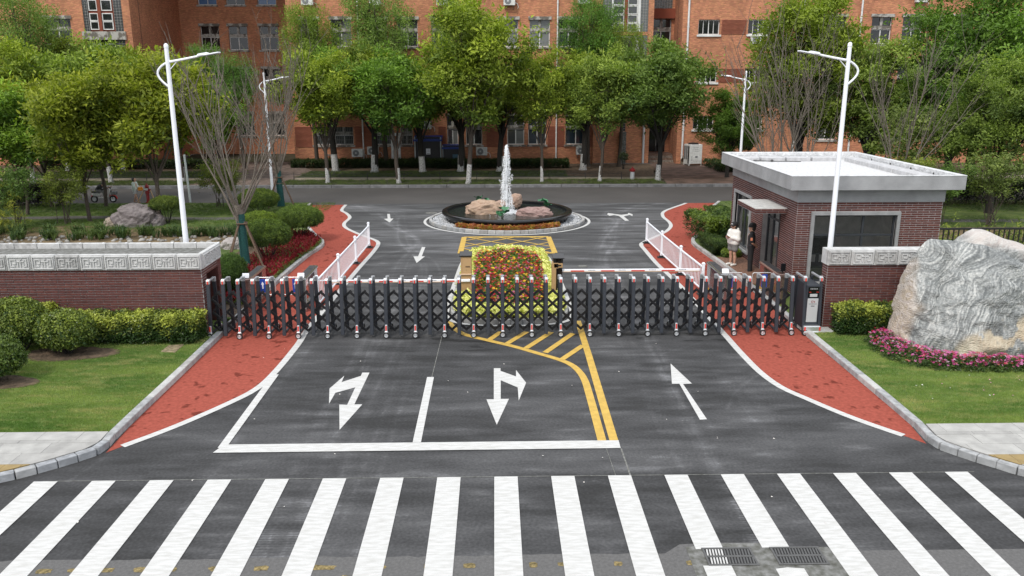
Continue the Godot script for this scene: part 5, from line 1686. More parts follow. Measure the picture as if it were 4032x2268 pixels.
func clipped(called: String, at: Vector3, rad: Vector3, stem: float, label: String, group: String, m: Mesh, count: int, c0: Color, c1: Color, mat: Material, cat := "shrub") -> void:
	var w := thing(called, label, cat, at, 0.0, group)
	var mb := MB.new()
	for i in 7:
		var a := TAU * i / 7.0 + R.randf()
		mb.tube([Vector3(cos(a) * 0.05, 0, sin(a) * 0.05), Vector3(cos(a) * rad.x * 0.3, stem * 0.6 + 0.1, sin(a) * rad.z * 0.3), Vector3(cos(a) * rad.x * 0.6, stem + rad.y * R.randf_range(0.5, 1.2), sin(a) * rad.z * 0.6)], [0.022, 0.016, 0.006], 5, false)
	obj("stems", mb, M.bark_dark, w)
	var c := Vector3(0, stem + rad.y * 0.92, 0)
	var fn := FastNoiseLite.new()
	fn.seed = int(absf(at.x * 100.0)); fn.frequency = 1.6
	var xf := []
	var cols := PackedColorArray()
	for i in count:
		var d := Vector3(R.randfn(0, 1), R.randfn(0.25, 1), R.randfn(0, 1)).normalized()
		if d.y < -0.75: continue
		var q := (1.0 - 0.28 * R.randf() * R.randf()) * (1.0 + 0.10 * fn.get_noise_3d(d.x * 2, d.y * 2, d.z * 2))
		var dd := Vector3(d.x, d.y if d.y > 0 else d.y * 0.8, d.z)
		var bs := Basis(Quaternion(Vector3.UP, d)) * rnd_basis(0.45)
		var s := R.randf_range(0.75, 1.2)
		xf.append(Transform3D(bs.scaled_local(Vector3(s, s, s)), c + dd * rad * q))
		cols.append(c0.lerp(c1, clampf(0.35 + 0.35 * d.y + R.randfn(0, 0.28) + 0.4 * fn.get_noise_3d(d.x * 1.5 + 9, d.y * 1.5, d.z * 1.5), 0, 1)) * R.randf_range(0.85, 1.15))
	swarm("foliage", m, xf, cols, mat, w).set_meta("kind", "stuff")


func hedge(at: Vector3, size: Vector3, label: String, count: int, m: Mesh, c0: Color, c1: Color, turn := 0.0, mat: Material = null, soft := 0.09) -> void:
	var w := thing("hedge", label, "hedge", at, turn, "")
	var mb := MB.new()
	var k := int(size.x * 9.0)
	for i in k:
		var x := (R.randf() - 0.5) * size.x * 0.95
		var z := (R.randf() - 0.5) * size.z * 0.7
		mb.tube([Vector3(x, 0, z), Vector3(x + R.randfn(0, .08), size.y * 0.45, z + R.randfn(0, .06)), Vector3(x + R.randfn(0, .16), size.y * 0.9, z + R.randfn(0, .1))], [0.012, 0.009, 0.004], 4, false)
	obj("stems", mb, M.bark, w)
	var fn := FastNoiseLite.new()
	fn.seed = int(absf(at.x * 37.0)) + 3; fn.frequency = 0.9
	var xf := []
	var cols := PackedColorArray()
	for i in count:
		var p := Vector3(R.randf() - 0.5, R.randf(), R.randf() - 0.5)
		var f := R.randi() % 5
		if f < 2: p.y = 1.0 - 0.12 * R.randf()
		elif f < 4: p.z = 0.5 - 0.1 * R.randf()
		elif R.randf() < 0.4: p.x = signf(p.x) * 0.5
		if p.y < 0.22 and R.randf() < 0.85: continue
		var wob := fn.get_noise_2d((p.x * size.x) * 1.8, p.z * 2.0) * soft
		var lowin := 1.0 - 0.25 * pow(1.0 - p.y, 2.0)
		var q := Vector3(p.x * size.x, p.y * size.y * (1.0 + wob * 1.6), p.z * size.z * lowin * (1.0 + wob * 2.0))
		var s := R.randf_range(0.75, 1.2)
		xf.append(Transform3D(rnd_basis(0.5).scaled_local(Vector3(s, s, s)), q))
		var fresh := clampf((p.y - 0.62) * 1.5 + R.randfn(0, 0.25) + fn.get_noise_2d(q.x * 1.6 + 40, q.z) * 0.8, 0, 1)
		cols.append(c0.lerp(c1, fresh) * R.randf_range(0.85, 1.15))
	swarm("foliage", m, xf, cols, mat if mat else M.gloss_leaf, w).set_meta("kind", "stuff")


func shrubs() -> void:
	var tiny := clump(16, 0.075, 0.05, 0.024, 8)
	var med := clump(12, 0.09, 0.075, 0.04, 9)
	var d0 := Color(0.03, 0.06, 0.015)
	var d1 := Color(0.17, 0.245, 0.04)
	var y1 := Color(0.40, 0.44, 0.07)
	# clipped round shrubs in the left garden
	for a in [[Vector3(-8.45, 0.1, -30.2), Vector3(0.88, 0.55, 0.85), 0.5, "large clipped round shrub nearest the red flower bed", 2600, d1], [Vector3(-9.45, 0.1, -33.0), Vector3(0.8, 0.5, 0.75), 0.45, "bright green clipped shrub in the middle of the round shrub group", 2000, Color(0.21, 0.29, 0.03)], [Vector3(-8.25, 0.1, -34.5), Vector3(0.98, 0.52, 0.9), 0.42, "wide clipped round shrub at the bend of the left red path", 2600, d1], [Vector3(-11.85, 0.1, -41.3), Vector3(1.02, 0.52, 0.95), 0.22, "clipped round shrub at the back of the group beside the staked tree", 2200, Color(0.16, 0.22, 0.03)], [Vector3(-15.3, 0.1, -38.4), Vector3(0.72, 0.34, 0.7), 0.62, "small clipped standard shrub right of the grey boulder", 1400, Color(0.17, 0.22, 0.035)], [Vector3(-8.45, 0.1, -25.6), Vector3(0.5, 0.62, 0.9), 0.05, "dense dark clipped shrub right behind the left gate wall end", 2600, Color(0.085, 0.15, 0.025)]]:
		clipped("round_shrub", a[0], a[1], a[2], a[3], "clipped round shrubs in the left garden", tiny, a[4], d0, a[5], M.leaf)
	# shrubs in front of the left wall
	clipped("laurel_shrub", Vector3(-10.68, 0.1, -19.75), Vector3(0.66, 0.5, 0.5), 0.12, "glossy round shrub in a soil ring in front of the left wall", "glossy shrubs on the left lawn", med, 1500, d0, Color(0.22, 0.27, 0.04), M.gloss_leaf)
	clipped("laurel_shrub", Vector3(-11.95, 0.1, -20.0), Vector3(0.72, 0.62, 0.55), 0.15, "taller glossy shrub between the hedge end and the picture's left edge", "glossy shrubs on the left lawn", med, 1700, d0, Color(0.2, 0.25, 0.04), M.gloss_leaf)
	clipped("laurel_shrub", Vector3(-11.45, 0.1, -17.85), Vector3(0.72, 0.5, 0.55), 0.1, "dark glossy shrub cut by the left picture edge, lowest on the lawn", "glossy shrubs on the left lawn", med, 1700, d0, Color(0.12, 0.17, 0.03), M.gloss_leaf)
	hedge(Vector3(-9.55, 0.1, -20.75), Vector3(3.6, 0.68, 0.75), "low glossy hedge along the foot of the left gate wall", 4600, med, d0, y1)
	hedge(Vector3(-13.0, 0.1, -20.85), Vector3(2.6, 0.85, 0.75), "glossy hedge continuing to the left picture edge along the wall", 2600, med, d0, y1)
	hedge(Vector3(10.25, 0.1, -21.0), Vector3(2.1, 0.72, 0.6), "low glossy hedge at the foot of the right gate wall beside the rock", 3200, med, d0, y1)
	# by the guardhouse
	hedge(Vector3(8.85, 0.1, -34.2), Vector3(0.75, 1.0, 3.0), "leafy hedge growing against the guardhouse's far left corner", 2800, med, d0, Color(0.17, 0.24, 0.03), 0.15)
	hedge(Vector3(8.72, 0.1, -31.9), Vector3(0.65, 0.45, 2.6), "low dark ground shrubs by the kerb beside the waiting pedestrian", 2600, tiny, Color(0.02, 0.04, 0.012), Color(0.09, 0.14, 0.03))
	hedge(Vector3(11.0, 0.1, -38.5), Vector3(1.0, 0.35, 5.0), "low green planting along the far red path by the guardhouse", 2400, med, d0, Color(0.12, 0.18, 0.03))
	hedge(Vector3(8.95, 0.1, -30.45), Vector3(0.55, 0.26, 0.3), "small bright shrub at the end of the planting by the guardhouse wall", 420, med, Color(0.06, 0.1, 0.02), Color(0.25, 0.33, 0.05))
	# under the building and across the road
	hedge(Vector3(-9.5, 0.1, -62.3), Vector3(11.0, 0.55, 1.3), "dark clipped hedge under the windows left of the blue shed", 3200, clump(12, 0.14, 0.1, 0.055, 31), Color(0.018, 0.032, 0.012), Color(0.06, 0.09, 0.025))
	hedge(Vector3(0.6, 0.1, -61.6), Vector3(9.6, 0.6, 1.1), "dark clipped hedge under the windows behind the fountain jet", 2800, clump(12, 0.14, 0.1, 0.055, 32), Color(0.018, 0.032, 0.012), Color(0.06, 0.09, 0.025))
	hedge(Vector3(-26.5, 0.1, -61.8), Vector3(13.0, 0.6, 1.2), "dark hedge along the far left part of the orange building", 2800, clump(12, 0.14, 0.1, 0.055, 33), Color(0.018, 0.032, 0.012), Color(0.055, 0.08, 0.025))
	hedge(Vector3(18.2, 0.1, -60.5), Vector3(4.5, 0.5, 5.0), "low green planting right of the white outdoor unit", 1800, clump(12, 0.14, 0.1, 0.055, 34), Color(0.02, 0.04, 0.012), Color(0.07, 0.11, 0.025))
	hedge(Vector3(-24.6, 0.1, -44.1), Vector3(3.6, 1.05, 0.9), "dark purple-leaved hedge by the road at the far left", 2000, clump(12, 0.12, 0.08, 0.05, 35), Color(0.014, 0.012, 0.012), Color(0.035, 0.03, 0.02))
	hedge(Vector3(26.0, 0.1, -43.6), Vector3(12.0, 1.1, 1.0), "dark hedge along the campus road right of the guardhouse", 3000, clump(12, 0.14, 0.1, 0.055, 36), Color(0.015, 0.025, 0.012), Color(0.05, 0.07, 0.02))
	for t in [[14.9, -63.0, 0.7, "small round dark bush on a thin stem by the building's right part"], [16.3, -62.5, 0.55, "second small dark bush beside it, against the orange wall"], [9.4, -60.3, 0.32, "tiny thin sapling on the bare soil by the entrance"]]:
		clipped("sapling", Vector3(t[0] + (2.6 if t[0] > 12 else 0.0), 0.1, t[1]), Vector3(t[2], t[2], t[2]), t[2] * 1.9, t[3], "small bushes by the building", clump(10, 0.12, 0.1, 0.05, 37), 420 if t[2] > 0.4 else 60, Color(0.02, 0.035, 0.015), Color(0.05, 0.07, 0.025), M.leaf)
	# red flower bed
	var spike := MB.new()
	for k in 7:
		var a := TAU * k / 7.0
		var o := Vector3(cos(a) * 0.015, 0.02 * k, sin(a) * 0.015)
		spike.tri(o, o + Vector3(cos(a) * 0.04, 0.02, sin(a) * 0.04), o + Vector3(cos(a + 1.2) * 0.02, 0.055, sin(a + 1.2) * 0.02))
	var xf := []
	var cols := PackedColorArray()
	var xl := []
	var cl := PackedColorArray()
	for k in 4200:
		var t := R.randf()
		var z := lerpf(-35.4, -24.2, t)
		var edge := -7.52 + 0.3 * smoothstep(-29.0, -32.5, z) - 0.9 * smoothstep(-33.6, -35.6, z)
		var x := edge - pow(R.randf(), 1.2) * lerpf(1.9, 1.0, absf(t - 0.4) * 1.6)
		if R.randf() < 0.38:
			xf.append(Transform3D(rnd_basis(0.15).scaled(Vector3(1.1, 1.1, 1.1)), Vector3(x, 0.17 + R.randf() * 0.08, z)))
			cols.append(Color(0.19, 0.014, 0.02) * R.randf_range(0.6, 1.3))
		else:
			xl.append(Transform3D(rnd_basis(0.4), Vector3(x, 0.14 + R.randf() * 0.05, z)))
			cl.append(Color(0.05, 0.09, 0.02).lerp(Color(0.2, 0.25, 0.06), R.randf()))
	var bed := thing("flower_bed", "bed of dark red flower spikes beside the left red path", "flower bed", Vector3.ZERO, 0.0, "", "stuff")
	swarm("flowers", spike.mesh(), xf, cols, M.petal, bed).set_meta("kind", "stuff")
	swarm("leaves", tiny, xl, cl, M.leaf, bed).set_meta("kind", "stuff")
	var sb := MB.new()
	sb.flat(P2([-7.54, -22.9, -9.4, -22.9, -10.2, -31, -9.8, -35.8, -8.1, -35.9, -7.5, -34.7, -7.3, -33.9, -7.24, -32.9, -7.42, -31.4, -7.54, -28]), 0.1)
	struct("flower_bed_soil", sb, M.soil, "bare soil under the red flowers", "soil")
	# magenta bed round the big rock
	var star := MB.new()
	for k in 5:
		var a := TAU * k / 5.0
		var b := a + 0.62
		star.tri(Vector3(0, 0.004, 0), Vector3(cos(b) * 0.02, 0.008, sin(b) * 0.02) * 1.1, Vector3(cos((a + b) * 0.5) * 0.034, 0.012, sin((a + b) * 0.5) * 0.034))
		star.tri(Vector3(0, 0.004, 0), Vector3(cos((a + b) * 0.5) * 0.034, 0.012, sin((a + b) * 0.5) * 0.034), Vector3(cos(a) * 0.02, 0.008, sin(a) * 0.02) * 1.1)
	xf = []; cols = PackedColorArray(); xl = []; cl = PackedColorArray()
	var outer := smooth(P2([10.25, -21.0, 9.75, -20.4, 9.55, -19.7, 9.55, -19.1, 9.78, -18.5, 10.2, -18.12, 11.0, -17.95, 12.4, -17.88, 14.2, -17.95]), 0.05)
	var inner := smooth(P2([10.7, -20.9, 10.6, -20.4, 10.6, -19.9, 10.7, -19.5, 10.95, -19.15, 11.3, -18.9, 11.9, -18.75, 13.0, -18.65, 14.2, -18.65]), 0.05)
	for k in 3400:
		var t := R.randf()
		var a := outer[int(t * (outer.size() - 1))]
		var b := inner[int(t * (inner.size() - 1))]
		var u := R.randf()
		var p := a.lerp(b, u) + Vector2(R.randfn(0, 0.03), R.randfn(0, 0.03))
		var hgt := 0.1 + 0.19 * sin(PI * clampf(u * 0.85 + 0.12, 0, 1)) + 0.04 * sin(t * 60.0)
		if R.randf() < 0.40:
			xf.append(Transform3D(rnd_basis(0.4).scaled(Vector3.ONE * R.randf_range(0.9, 1.35)), Vector3(p.x, hgt + 0.06 + R.randf() * 0.03, p.y)))
			var q := R.randf()
			cols.append(Color(0.5, 0.035, 0.22) if q < 0.42 else Color(0.42, 0.015, 0.05) if q < 0.58 else Color(0.62, 0.2, 0.42) if q < 0.82 else Color(0.65, 0.16, 0.18) if q < 0.93 else Color(0.75, 0.6, 0.65))
		else:
			xl.append(Transform3D(rnd_basis(0.45), Vector3(p.x, hgt * R.randf_range(0.4, 1.0), p.y)))
			cl.append(Color(0.025, 0.05, 0.015).lerp(Color(0.09, 0.14, 0.03), R.randf()))
	bed = thing("flower_bed", "crescent bed of magenta and pink flowers at the foot of the big rock", "flower bed", Vector3.ZERO, 0.0, "", "stuff")
	swarm("flowers", star.mesh(), xf, cols, M.petal, bed).set_meta("kind", "stuff")
	swarm("leaves", clump(12, 0.09, 0.07, 0.028, 12), xl, cl, M.gloss_leaf, bed).set_meta("kind", "stuff")
	# reeds, bamboo-like sprays and pebbles behind the left wall
	var blade := MB.new()
	for k in 9:
		var a := R.randf() * TAU
		var l := R.randf_range(0.35, 0.7)
		var d := Vector3(cos(a), 0, sin(a))
		var s := d.cross(Vector3.UP) * 0.012
		var p1 := d * l * 0.25 + Vector3(0, l * 0.6, 0)
		var p2 := d * l * 0.7 + Vector3(0, l * 0.62, 0)
		blade.quad(-s, s, p1 + s, p1 - s); blade.tri(p1 - s, p1 + s, p2)
	var bm := blade.mesh()
	xf = []; cols = PackedColorArray()
	for k in 520:
		var c := R.randi() % 26
		var cx := -24.5 + c * 0.55 + sin(c * 7.0) * 0.2
		xf.append(Transform3D(Basis(Vector3.UP, R.randf() * TAU).scaled(Vector3.ONE * R.randf_range(0.7, 1.3)), Vector3(cx + R.randfn(0, 0.14), 0.09, -35.3 + 0.6 * sin(c * 3.3) + R.randfn(0, 0.2))))
		cols.append(Color(0.035, 0.075, 0.03).lerp(Color(0.11, 0.16, 0.04), R.randf()))
	tag(swarm("reeds", bm, xf, cols, M.leaf), "clumps of dark reeds growing just behind the left gate wall", "reeds", "", "stuff")
	xf = []; cols = PackedColorArray()
	for k in 260:
		xf.append(Transform3D(rnd_basis(0.2).scaled(Vector3.ONE * R.randf_range(0.7, 1.4)), Vector3(R.randfn(-22.6, 0.7), 0.1 + absf(R.randfn(0, 0.75)), R.randfn(-36.6, 0.4))))
		cols.append(Color(0.1, 0.13, 0.025).lerp(Color(0.36, 0.36, 0.06), R.randf()))
	tag(swarm("bamboo_sprays", clump(10, 0.16, 0.2, 0.03, 14), xf, cols, M.leaf), "yellowish bamboo-like sprays behind the left wall", "bamboo", "", "stuff")
	xf = []; cols = PackedColorArray()
	for k in 420:
		var x := R.randf_range(14.4, 24.0)
		xf.append(Transform3D(rnd_basis(0.2).scaled(Vector3.ONE * R.randf_range(0.8, 1.4)), Vector3(x, 0.12 + absf(R.randfn(0, 0.35)), -32.2 + R.randfn(0, 0.45))))
		cols.append(Color(0.05, 0.09, 0.02).lerp(Color(0.3, 0.34, 0.06), R.randf()))
	tag(swarm("fence_plants", clump(10, 0.16, 0.16, 0.04, 15), xf, cols, M.leaf), "leafy green plants growing through the black fence", "plants", "", "stuff")
	var fn := FastNoiseLite.new(); fn.seed = 4; fn.frequency = 1.0
	var pb := MB.new(); pb.blob(Vector3.ZERO, Vector3(0.14, 0.09, 0.11), fn, 0.35, 1.2, 8, 6)
	xf = []; cols = PackedColorArray()
	for k in 150:
		xf.append(Transform3D(Basis(Vector3.UP, R.randf() * TAU).scaled(Vector3.ONE * R.randf_range(0.3, 1.0)), Vector3(R.randf_range(-22, -9.6), 0.11, -34.6 + R.randfn(0, 0.5))))
		cols.append(Color(0.13, 0.12, 0.105).lerp(Color(0.3, 0.285, 0.26), R.randf()))
	tag(swarm("pebbles", pb.mesh(), xf, cols, M.vc), "strip of grey pebbles among the reeds behind the left wall", "pebbles", "", "stuff")
	# low grass on the strips behind the road
	var gb := MB.new()
	for k in 7:
		var a := TAU * k / 7.0
		gb.tri(Vector3(cos(a) * 0.05 - 0.006, 0, sin(a) * 0.05), Vector3(cos(a) * 0.05 + 0.006, 0, sin(a) * 0.05), Vector3(cos(a) * 0.1, R.randf_range(0.06, 0.14), sin(a) * 0.1))
	xf = []; cols = PackedColorArray()
	for k in 15000:
		var far := R.randf() < 0.35
		var z := R.randf_range(-59.5, -56.0) if far else R.randf_range(-54.45, -51.9)
		var x := R.randf_range(-40, 5.0 if far else 10.8)
		if fn.get_noise_2d(x * 0.5, z * 1.2) < -0.12 and not far: continue
		if x > -19 and x < -13.5: continue
		xf.append(Transform3D(Basis(Vector3.UP, R.randf() * TAU).scaled(Vector3.ONE * R.randf_range(0.7, 1.4)), Vector3(x, 0.12, z)))
		cols.append(Color(0.04, 0.065, 0.018).lerp(Color(0.12, 0.155, 0.04), R.randf()))
	tag(swarm("verge_grass", gb.mesh(), xf, cols, M.leaf), "tufts of grass on the strips behind the campus road", "grass", "", "stuff")
	xf = []; cols = PackedColorArray()
	for k in 16000:
		var left := R.randf() < 0.75
		var x := R.randf_range(-30, -8.6) if left else R.randf_range(12.5, 30)
		var z := R.randf_range(-44.7, -36.2)
		if left and z > -36.2 - maxf(0.0, (x + 9.9) * 2.4): continue
		if absf(z + 40.2) < 0.55: continue
		xf.append(Transform3D(Basis(Vector3.UP, R.randf() * TAU).scaled(Vector3.ONE * R.randf_range(0.5, 1.0)), Vector3(x, 0.09, z)))
		cols.append(Color(0.045, 0.09, 0.016).lerp(Color(0.12, 0.19, 0.03), R.randf()))
	tag(swarm("garden_grass", gb.mesh(), xf, cols, M.leaf), "grass of the gardens behind the gate walls", "grass", "", "stuff")


# ---------------------------------------------------------------- rocks
func rock(called: String, label: String, at: Vector3, r: Vector3, sd: int, base: Array, turn := 0.0, layers := 0.0, parent: Node = null, cat := "rock") -> Node3D:
	var fn := FastNoiseLite.new()
	fn.seed = sd; fn.frequency = 0.9; fn.fractal_octaves = 4
	var rg := FastNoiseLite.new()
	rg.seed = sd + 5; rg.frequency = 1.3; rg.fractal_type = FastNoiseLite.FRACTAL_RIDGED; rg.fractal_octaves = 3
	var mb := MB.new()
	var nu := 72
	var nv := 44
	var pos := []
	for j in nv + 1:
		var row := PackedVector3Array()
		for i in nu + 1:
			var a := TAU * (i % nu) / nu
			var b := PI * j / nv
			var d := Vector3(sin(b) * cos(a), cos(b), sin(b) * sin(a))
			var q := d * 1.4
			var s := 1.0 + 0.28 * fn.get_noise_3d(q.x, q.y, q.z) + 0.05 * rg.get_noise_3d(q.x * 2, q.y * (2.0 + layers), q.z * 2)
			var e := Vector3(signf(d.x) * pow(absf(d.x), 0.85), signf(d.y) * pow(absf(d.y), 0.85), signf(d.z) * pow(absf(d.z), 0.85))
			row.append(e * r * s)
		pos.append(row)
	mb.grid(pos, true)
	for i in mb.v.size():
		var p := mb.v[i]
		var k := clampf(0.5 + 0.9 * fn.get_noise_3d(p.x * 1.5 / r.x + 7, p.y * (2.0 + layers) / r.y, p.z * 1.5 / r.z), 0, 1)
		var v := clampf(0.5 + 1.0 * rg.get_noise_3d(p.x * 3 + 3, p.y * (5.0 + layers * 3.0), p.z * 3), 0, 1)
		var cc: Color = base[0].lerp(base[1], k)
		mb.c[i] = cc.lerp(base[2], v * 0.55)
	var o := obj(called, mb, M.rock_vc, parent if parent else self, at, Basis(Vector3.UP, turn))
	if parent == null: tag(o, label, cat)
	return o


func big_rock() -> void:
	# two blocks grown together: the long front mass and a pinkish one rising behind it; outlines as (x, y) from the middle of the foot
	var front := P2([-2.78, 0.3, -2.7, 1.1, -2.6, 1.55, -2.42, 2.02, -2.28, 2.32, -2.1, 2.56, -1.93, 2.78, -1.78, 2.82, -1.45, 2.7, -1.0, 2.64, -0.6, 2.55, -0.1, 2.34, 0.4, 2.12, 0.9, 1.85, 1.5, 1.5, 2.1, 1.0, 2.6, 0.4, 2.7, -0.15])
	var rear := P2([-1.5, 0.3, -1.2, 2.1, -0.98, 2.52, -0.76, 2.73, -0.5, 2.86, -0.28, 2.84, 0.0, 2.71, 0.25, 2.62, 0.65, 2.5, 1.1, 2.34, 1.6, 2.05, 2.1, 1.6, 2.5, 0.8, 2.6, -0.15])
	var fn := FastNoiseLite.new(); fn.seed = 15; fn.frequency = 0.55; fn.fractal_octaves = 5
	var rg := FastNoiseLite.new(); rg.seed = 8; rg.frequency = 0.8; rg.fractal_type = FastNoiseLite.FRACTAL_RIDGED; rg.fractal_octaves = 4
	var wp := FastNoiseLite.new(); wp.seed = 23; wp.frequency = 0.42; wp.fractal_octaves = 3
	var cuts := []
	for d in [[-0.78, 0.2, 0.6, 1.98], [-0.3, 0.66, 0.7, 1.86], [0.1, 0.35, 0.93, 1.2], [-0.55, -0.1, 0.83, 1.62], [0.4, 0.3, 0.86, 1.42], [-0.95, 0.3, 0.1, 2.62], [0.0, -0.4, 0.9, 1.0], [0.75, 0.2, 0.62, 1.95], [-0.5, 0.45, 0.75, 1.72], [0.15, 0.8, 0.58, 2.02]]:
		cuts.append([Vector3(d[0], d[1], d[2]).normalized(), d[3]])
	var mb := MB.new()
	for part in 2:
		var out := front if part == 0 else rear
		var nu := 320 if part == 0 else 200
		var nv := 200 if part == 0 else 120
		var xa := out[0].x
		var xb := out[out.size() - 1].x
		var rows := []
		for j in nv + 1:
			var th := PI * j / nv
			var row := PackedVector3Array()
			for i in nu + 1:
				var x := lerpf(xa, xb, 0.5 - 0.5 * cos(PI * (0.015 + 0.97 * i / nu)))
				var h := 0.2
				for k in out.size() - 1:
					if out[k].x <= x and out[k + 1].x >= x and out[k + 1].x - out[k].x > 1e-5:
						h = maxf(h, lerpf(out[k].y, out[k + 1].y, (x - out[k].x) / (out[k + 1].x - out[k].x)))
				var e := pow(absf((x - (xa + xb) * 0.5) / ((xb - xa) * 0.5)), 3.5)
				var dep := (1.3 if part == 0 else 0.9) * pow(maxf(0.0, 1.0 - minf(e, 1.0)), 0.45)
				if i == 0 or i == nu: dep = 0.0
				var sy := pow(maxf(sin(th), 0.0), 0.6)
				var cz := cos(th)
				cz = signf(cz) * pow(absf(cz), 0.75)
				var p := Vector3(x, -0.15 + (h + 0.15) * sy, cz * dep * (1.0 - 0.12 * sy))
				if part == 0:
					for cut in cuts:
						var over: float = p.dot(cut[0]) - cut[1]
						if over > 0.0: p -= cut[0] * over * 0.9
				var am := fn.get_noise_3d(p.x, p.y, p.z + part * 7.0) * 0.17 + (rg.get_noise_3d(p.x + p.y * 0.3, p.y * 1.4, p.z) - 0.1) * 0.10 + rg.get_noise_3d(p.x * 3.0, p.y * 3.0, p.z * 3.0) * 0.025
				# a dark cleft running down from the left hump
				var cl := absf(p.x + 1.62 + (p.y - 2.0) * -0.28 + 0.1 * wp.get_noise_3d(p.x, p.y * 2.0, 0))
				if part == 0: am -= 0.16 * exp(-pow(cl / 0.1, 2.0)) * smoothstep(0.9, 1.6, p.y) * clampf(cz * 2.0, 0, 1)
				row.append(p + Vector3(0.3 * am * signf(x) * e, am * 0.35 * sy, am * (cz if absf(cz) > 0.2 else cz * 1.5)) - Vector3(0, 0, 0.75 * part))
			rows.append(row)
		mb.grid(rows, false)
	var grey := Color(0.085, 0.092, 0.092)
	var midc := Color(0.235, 0.245, 0.24)
	var pale := Color(0.50, 0.50, 0.475)
	var tan := Color(0.38, 0.30, 0.20)
	var pink := Color(0.47, 0.41, 0.375)
	for i in mb.v.size():
		var p := mb.v[i]
		var wx := wp.get_noise_3d(p.x, p.y, p.z)
		var wy := wp.get_noise_3d(p.x + 31.0, p.y, p.z + 9.0)
		# the layers arch over the lower right of the face
		var dx := p.x - 0.9 + 0.5 * wy
		var dy := p.y - 0.1
		var u := sqrt(dx * dx * 0.7 + dy * dy) + 0.5 * wx + p.z * 0.25
		var v := atan2(dy, dx) * 1.3
		var n1 := fn.get_noise_3d(u * 3.2, v * 1.2, p.z * 0.6)
		var n2 := fn.get_noise_3d(u * 24.0 + 40.0, v * 1.5 + wy, p.z)
		var n3 := fn.get_noise_3d(u * 56.0 + 90.0, v * 3.0, p.z * 2.0)
		var n4 := fn.get_noise_3d(p.x * 26.0, p.y * 26.0, p.z * 26.0)
		var fineb := clampf(0.5 + 1.3 * n3, 0, 1)
		var k := clampf(0.46 + 0.28 * n1 + 0.42 * n2 + 0.65 * n3 + 0.4 * n4, 0, 1)
		var cc := grey.lerp(midc, clampf(k * 1.8, 0, 1)).lerp(pale, clampf(k * 2.0 - 1.0, 0, 1))
		var t := wp.get_noise_3d(p.x * 1.7 + 5, p.y * 1.7, p.z * 1.7)
		var lowright := smoothstep(1.05, 0.75, p.y - 0.30 * (p.x + 0.4) - 0.35 * t) * smoothstep(-1.75, -1.3, p.x + 0.4 * t)
		var patch := smoothstep(-0.02, 0.03, fn.get_noise_3d(p.x * 1.9 + 17, p.y * 2.3, p.z) + 0.05) * lowright
		cc = cc.lerp(tan.lerp(Color(0.52, 0.47, 0.36), clampf(0.45 + 1.2 * t + 0.5 * n4 + 0.3 * n3, 0, 1)), patch * 0.95)
		var leftedge := smoothstep(-2.3, -2.6, p.x - 0.12 * p.y + 0.3 * t)
		cc = cc.lerp(tan.lerp(pink, clampf(0.6 + 0.8 * n3 + 0.5 * n4, 0, 1)), leftedge * 0.85)
		var top := smoothstep(2.3, 2.6, p.y + 0.35 * t + 0.25 * (p.x + 0.5)) * smoothstep(-1.0, -0.6, p.x) * smoothstep(-0.1, -0.35, p.z)
		cc = cc.lerp(pink.lerp(pale, fineb * 0.6), top * 0.85)
		var crack := smoothstep(0.80, 0.92, rg.get_noise_3d(p.x * 0.9 + 4.0, p.y * 0.9, p.z * 0.9))
		cc = cc.lerp(Color(0.05, 0.052, 0.05), crack * 0.5)
		mb.c[i] = cc
	tag(obj("landscape_rock", mb, M.bigrock, self, Vector3(13.05, 0.05, -20.15)), "huge banded grey and white landscape rock on the right lawn", "rock")


func rocks() -> void:
	big_rock()
	var pur := [Color(0.062, 0.047, 0.048), Color(0.12, 0.098, 0.096), Color(0.27, 0.24, 0.235)]
	rock("boulder", "large purplish grey boulder on the garden lawn left of the near lamp", Vector3(-16.6, 0.42, -38.0), Vector3(0.95, 0.62, 0.7), 3, pur)
	rock("boulder", "small brownish boulder leaning at the left of the purplish boulder", Vector3(-17.6, 0.2, -38.0), Vector3(0.42, 0.26, 0.35), 5, [Color(0.17, 0.13, 0.1), Color(0.26, 0.2, 0.16), Color(0.4, 0.34, 0.28)])
	rock("boulder", "small rounded boulder leaning at the right of the purplish boulder", Vector3(-15.75, 0.26, -38.1), Vector3(0.42, 0.34, 0.4), 9, pur)
	rock("boulder", "pale boulder among the shrubs behind the left wall end", Vector3(-10.55, 0.2, -32.8), Vector3(0.48, 0.3, 0.4), 12, [Color(0.2, 0.17, 0.16), Color(0.3, 0.27, 0.26), Color(0.42, 0.39, 0.37)])
	rock("boulder", "pale cream boulder half hidden behind the round shrubs", Vector3(-10.9, 0.25, -37.0), Vector3(0.62, 0.32, 0.5), 14, [Color(0.3, 0.25, 0.2), Color(0.42, 0.37, 0.3), Color(0.52, 0.47, 0.4)])
	rock("boulder", "pale layered boulder behind the guardhouse corner, above the fence", Vector3(17.6, 0.42, -36.0), Vector3(1.0, 0.65, 0.7), 17, [Color(0.2, 0.14, 0.115), Color(0.32, 0.26, 0.23), Color(0.5, 0.45, 0.4)], 0.0, 3.0)
	rock("boulder", "long low dark stone on the right garden lawn", Vector3(18.7, 0.3, -37.6), Vector3(0.5, 0.14, 0.3), 21, [Color(0.14, 0.13, 0.11), Color(0.22, 0.2, 0.17), Color(0.3, 0.28, 0.25)])


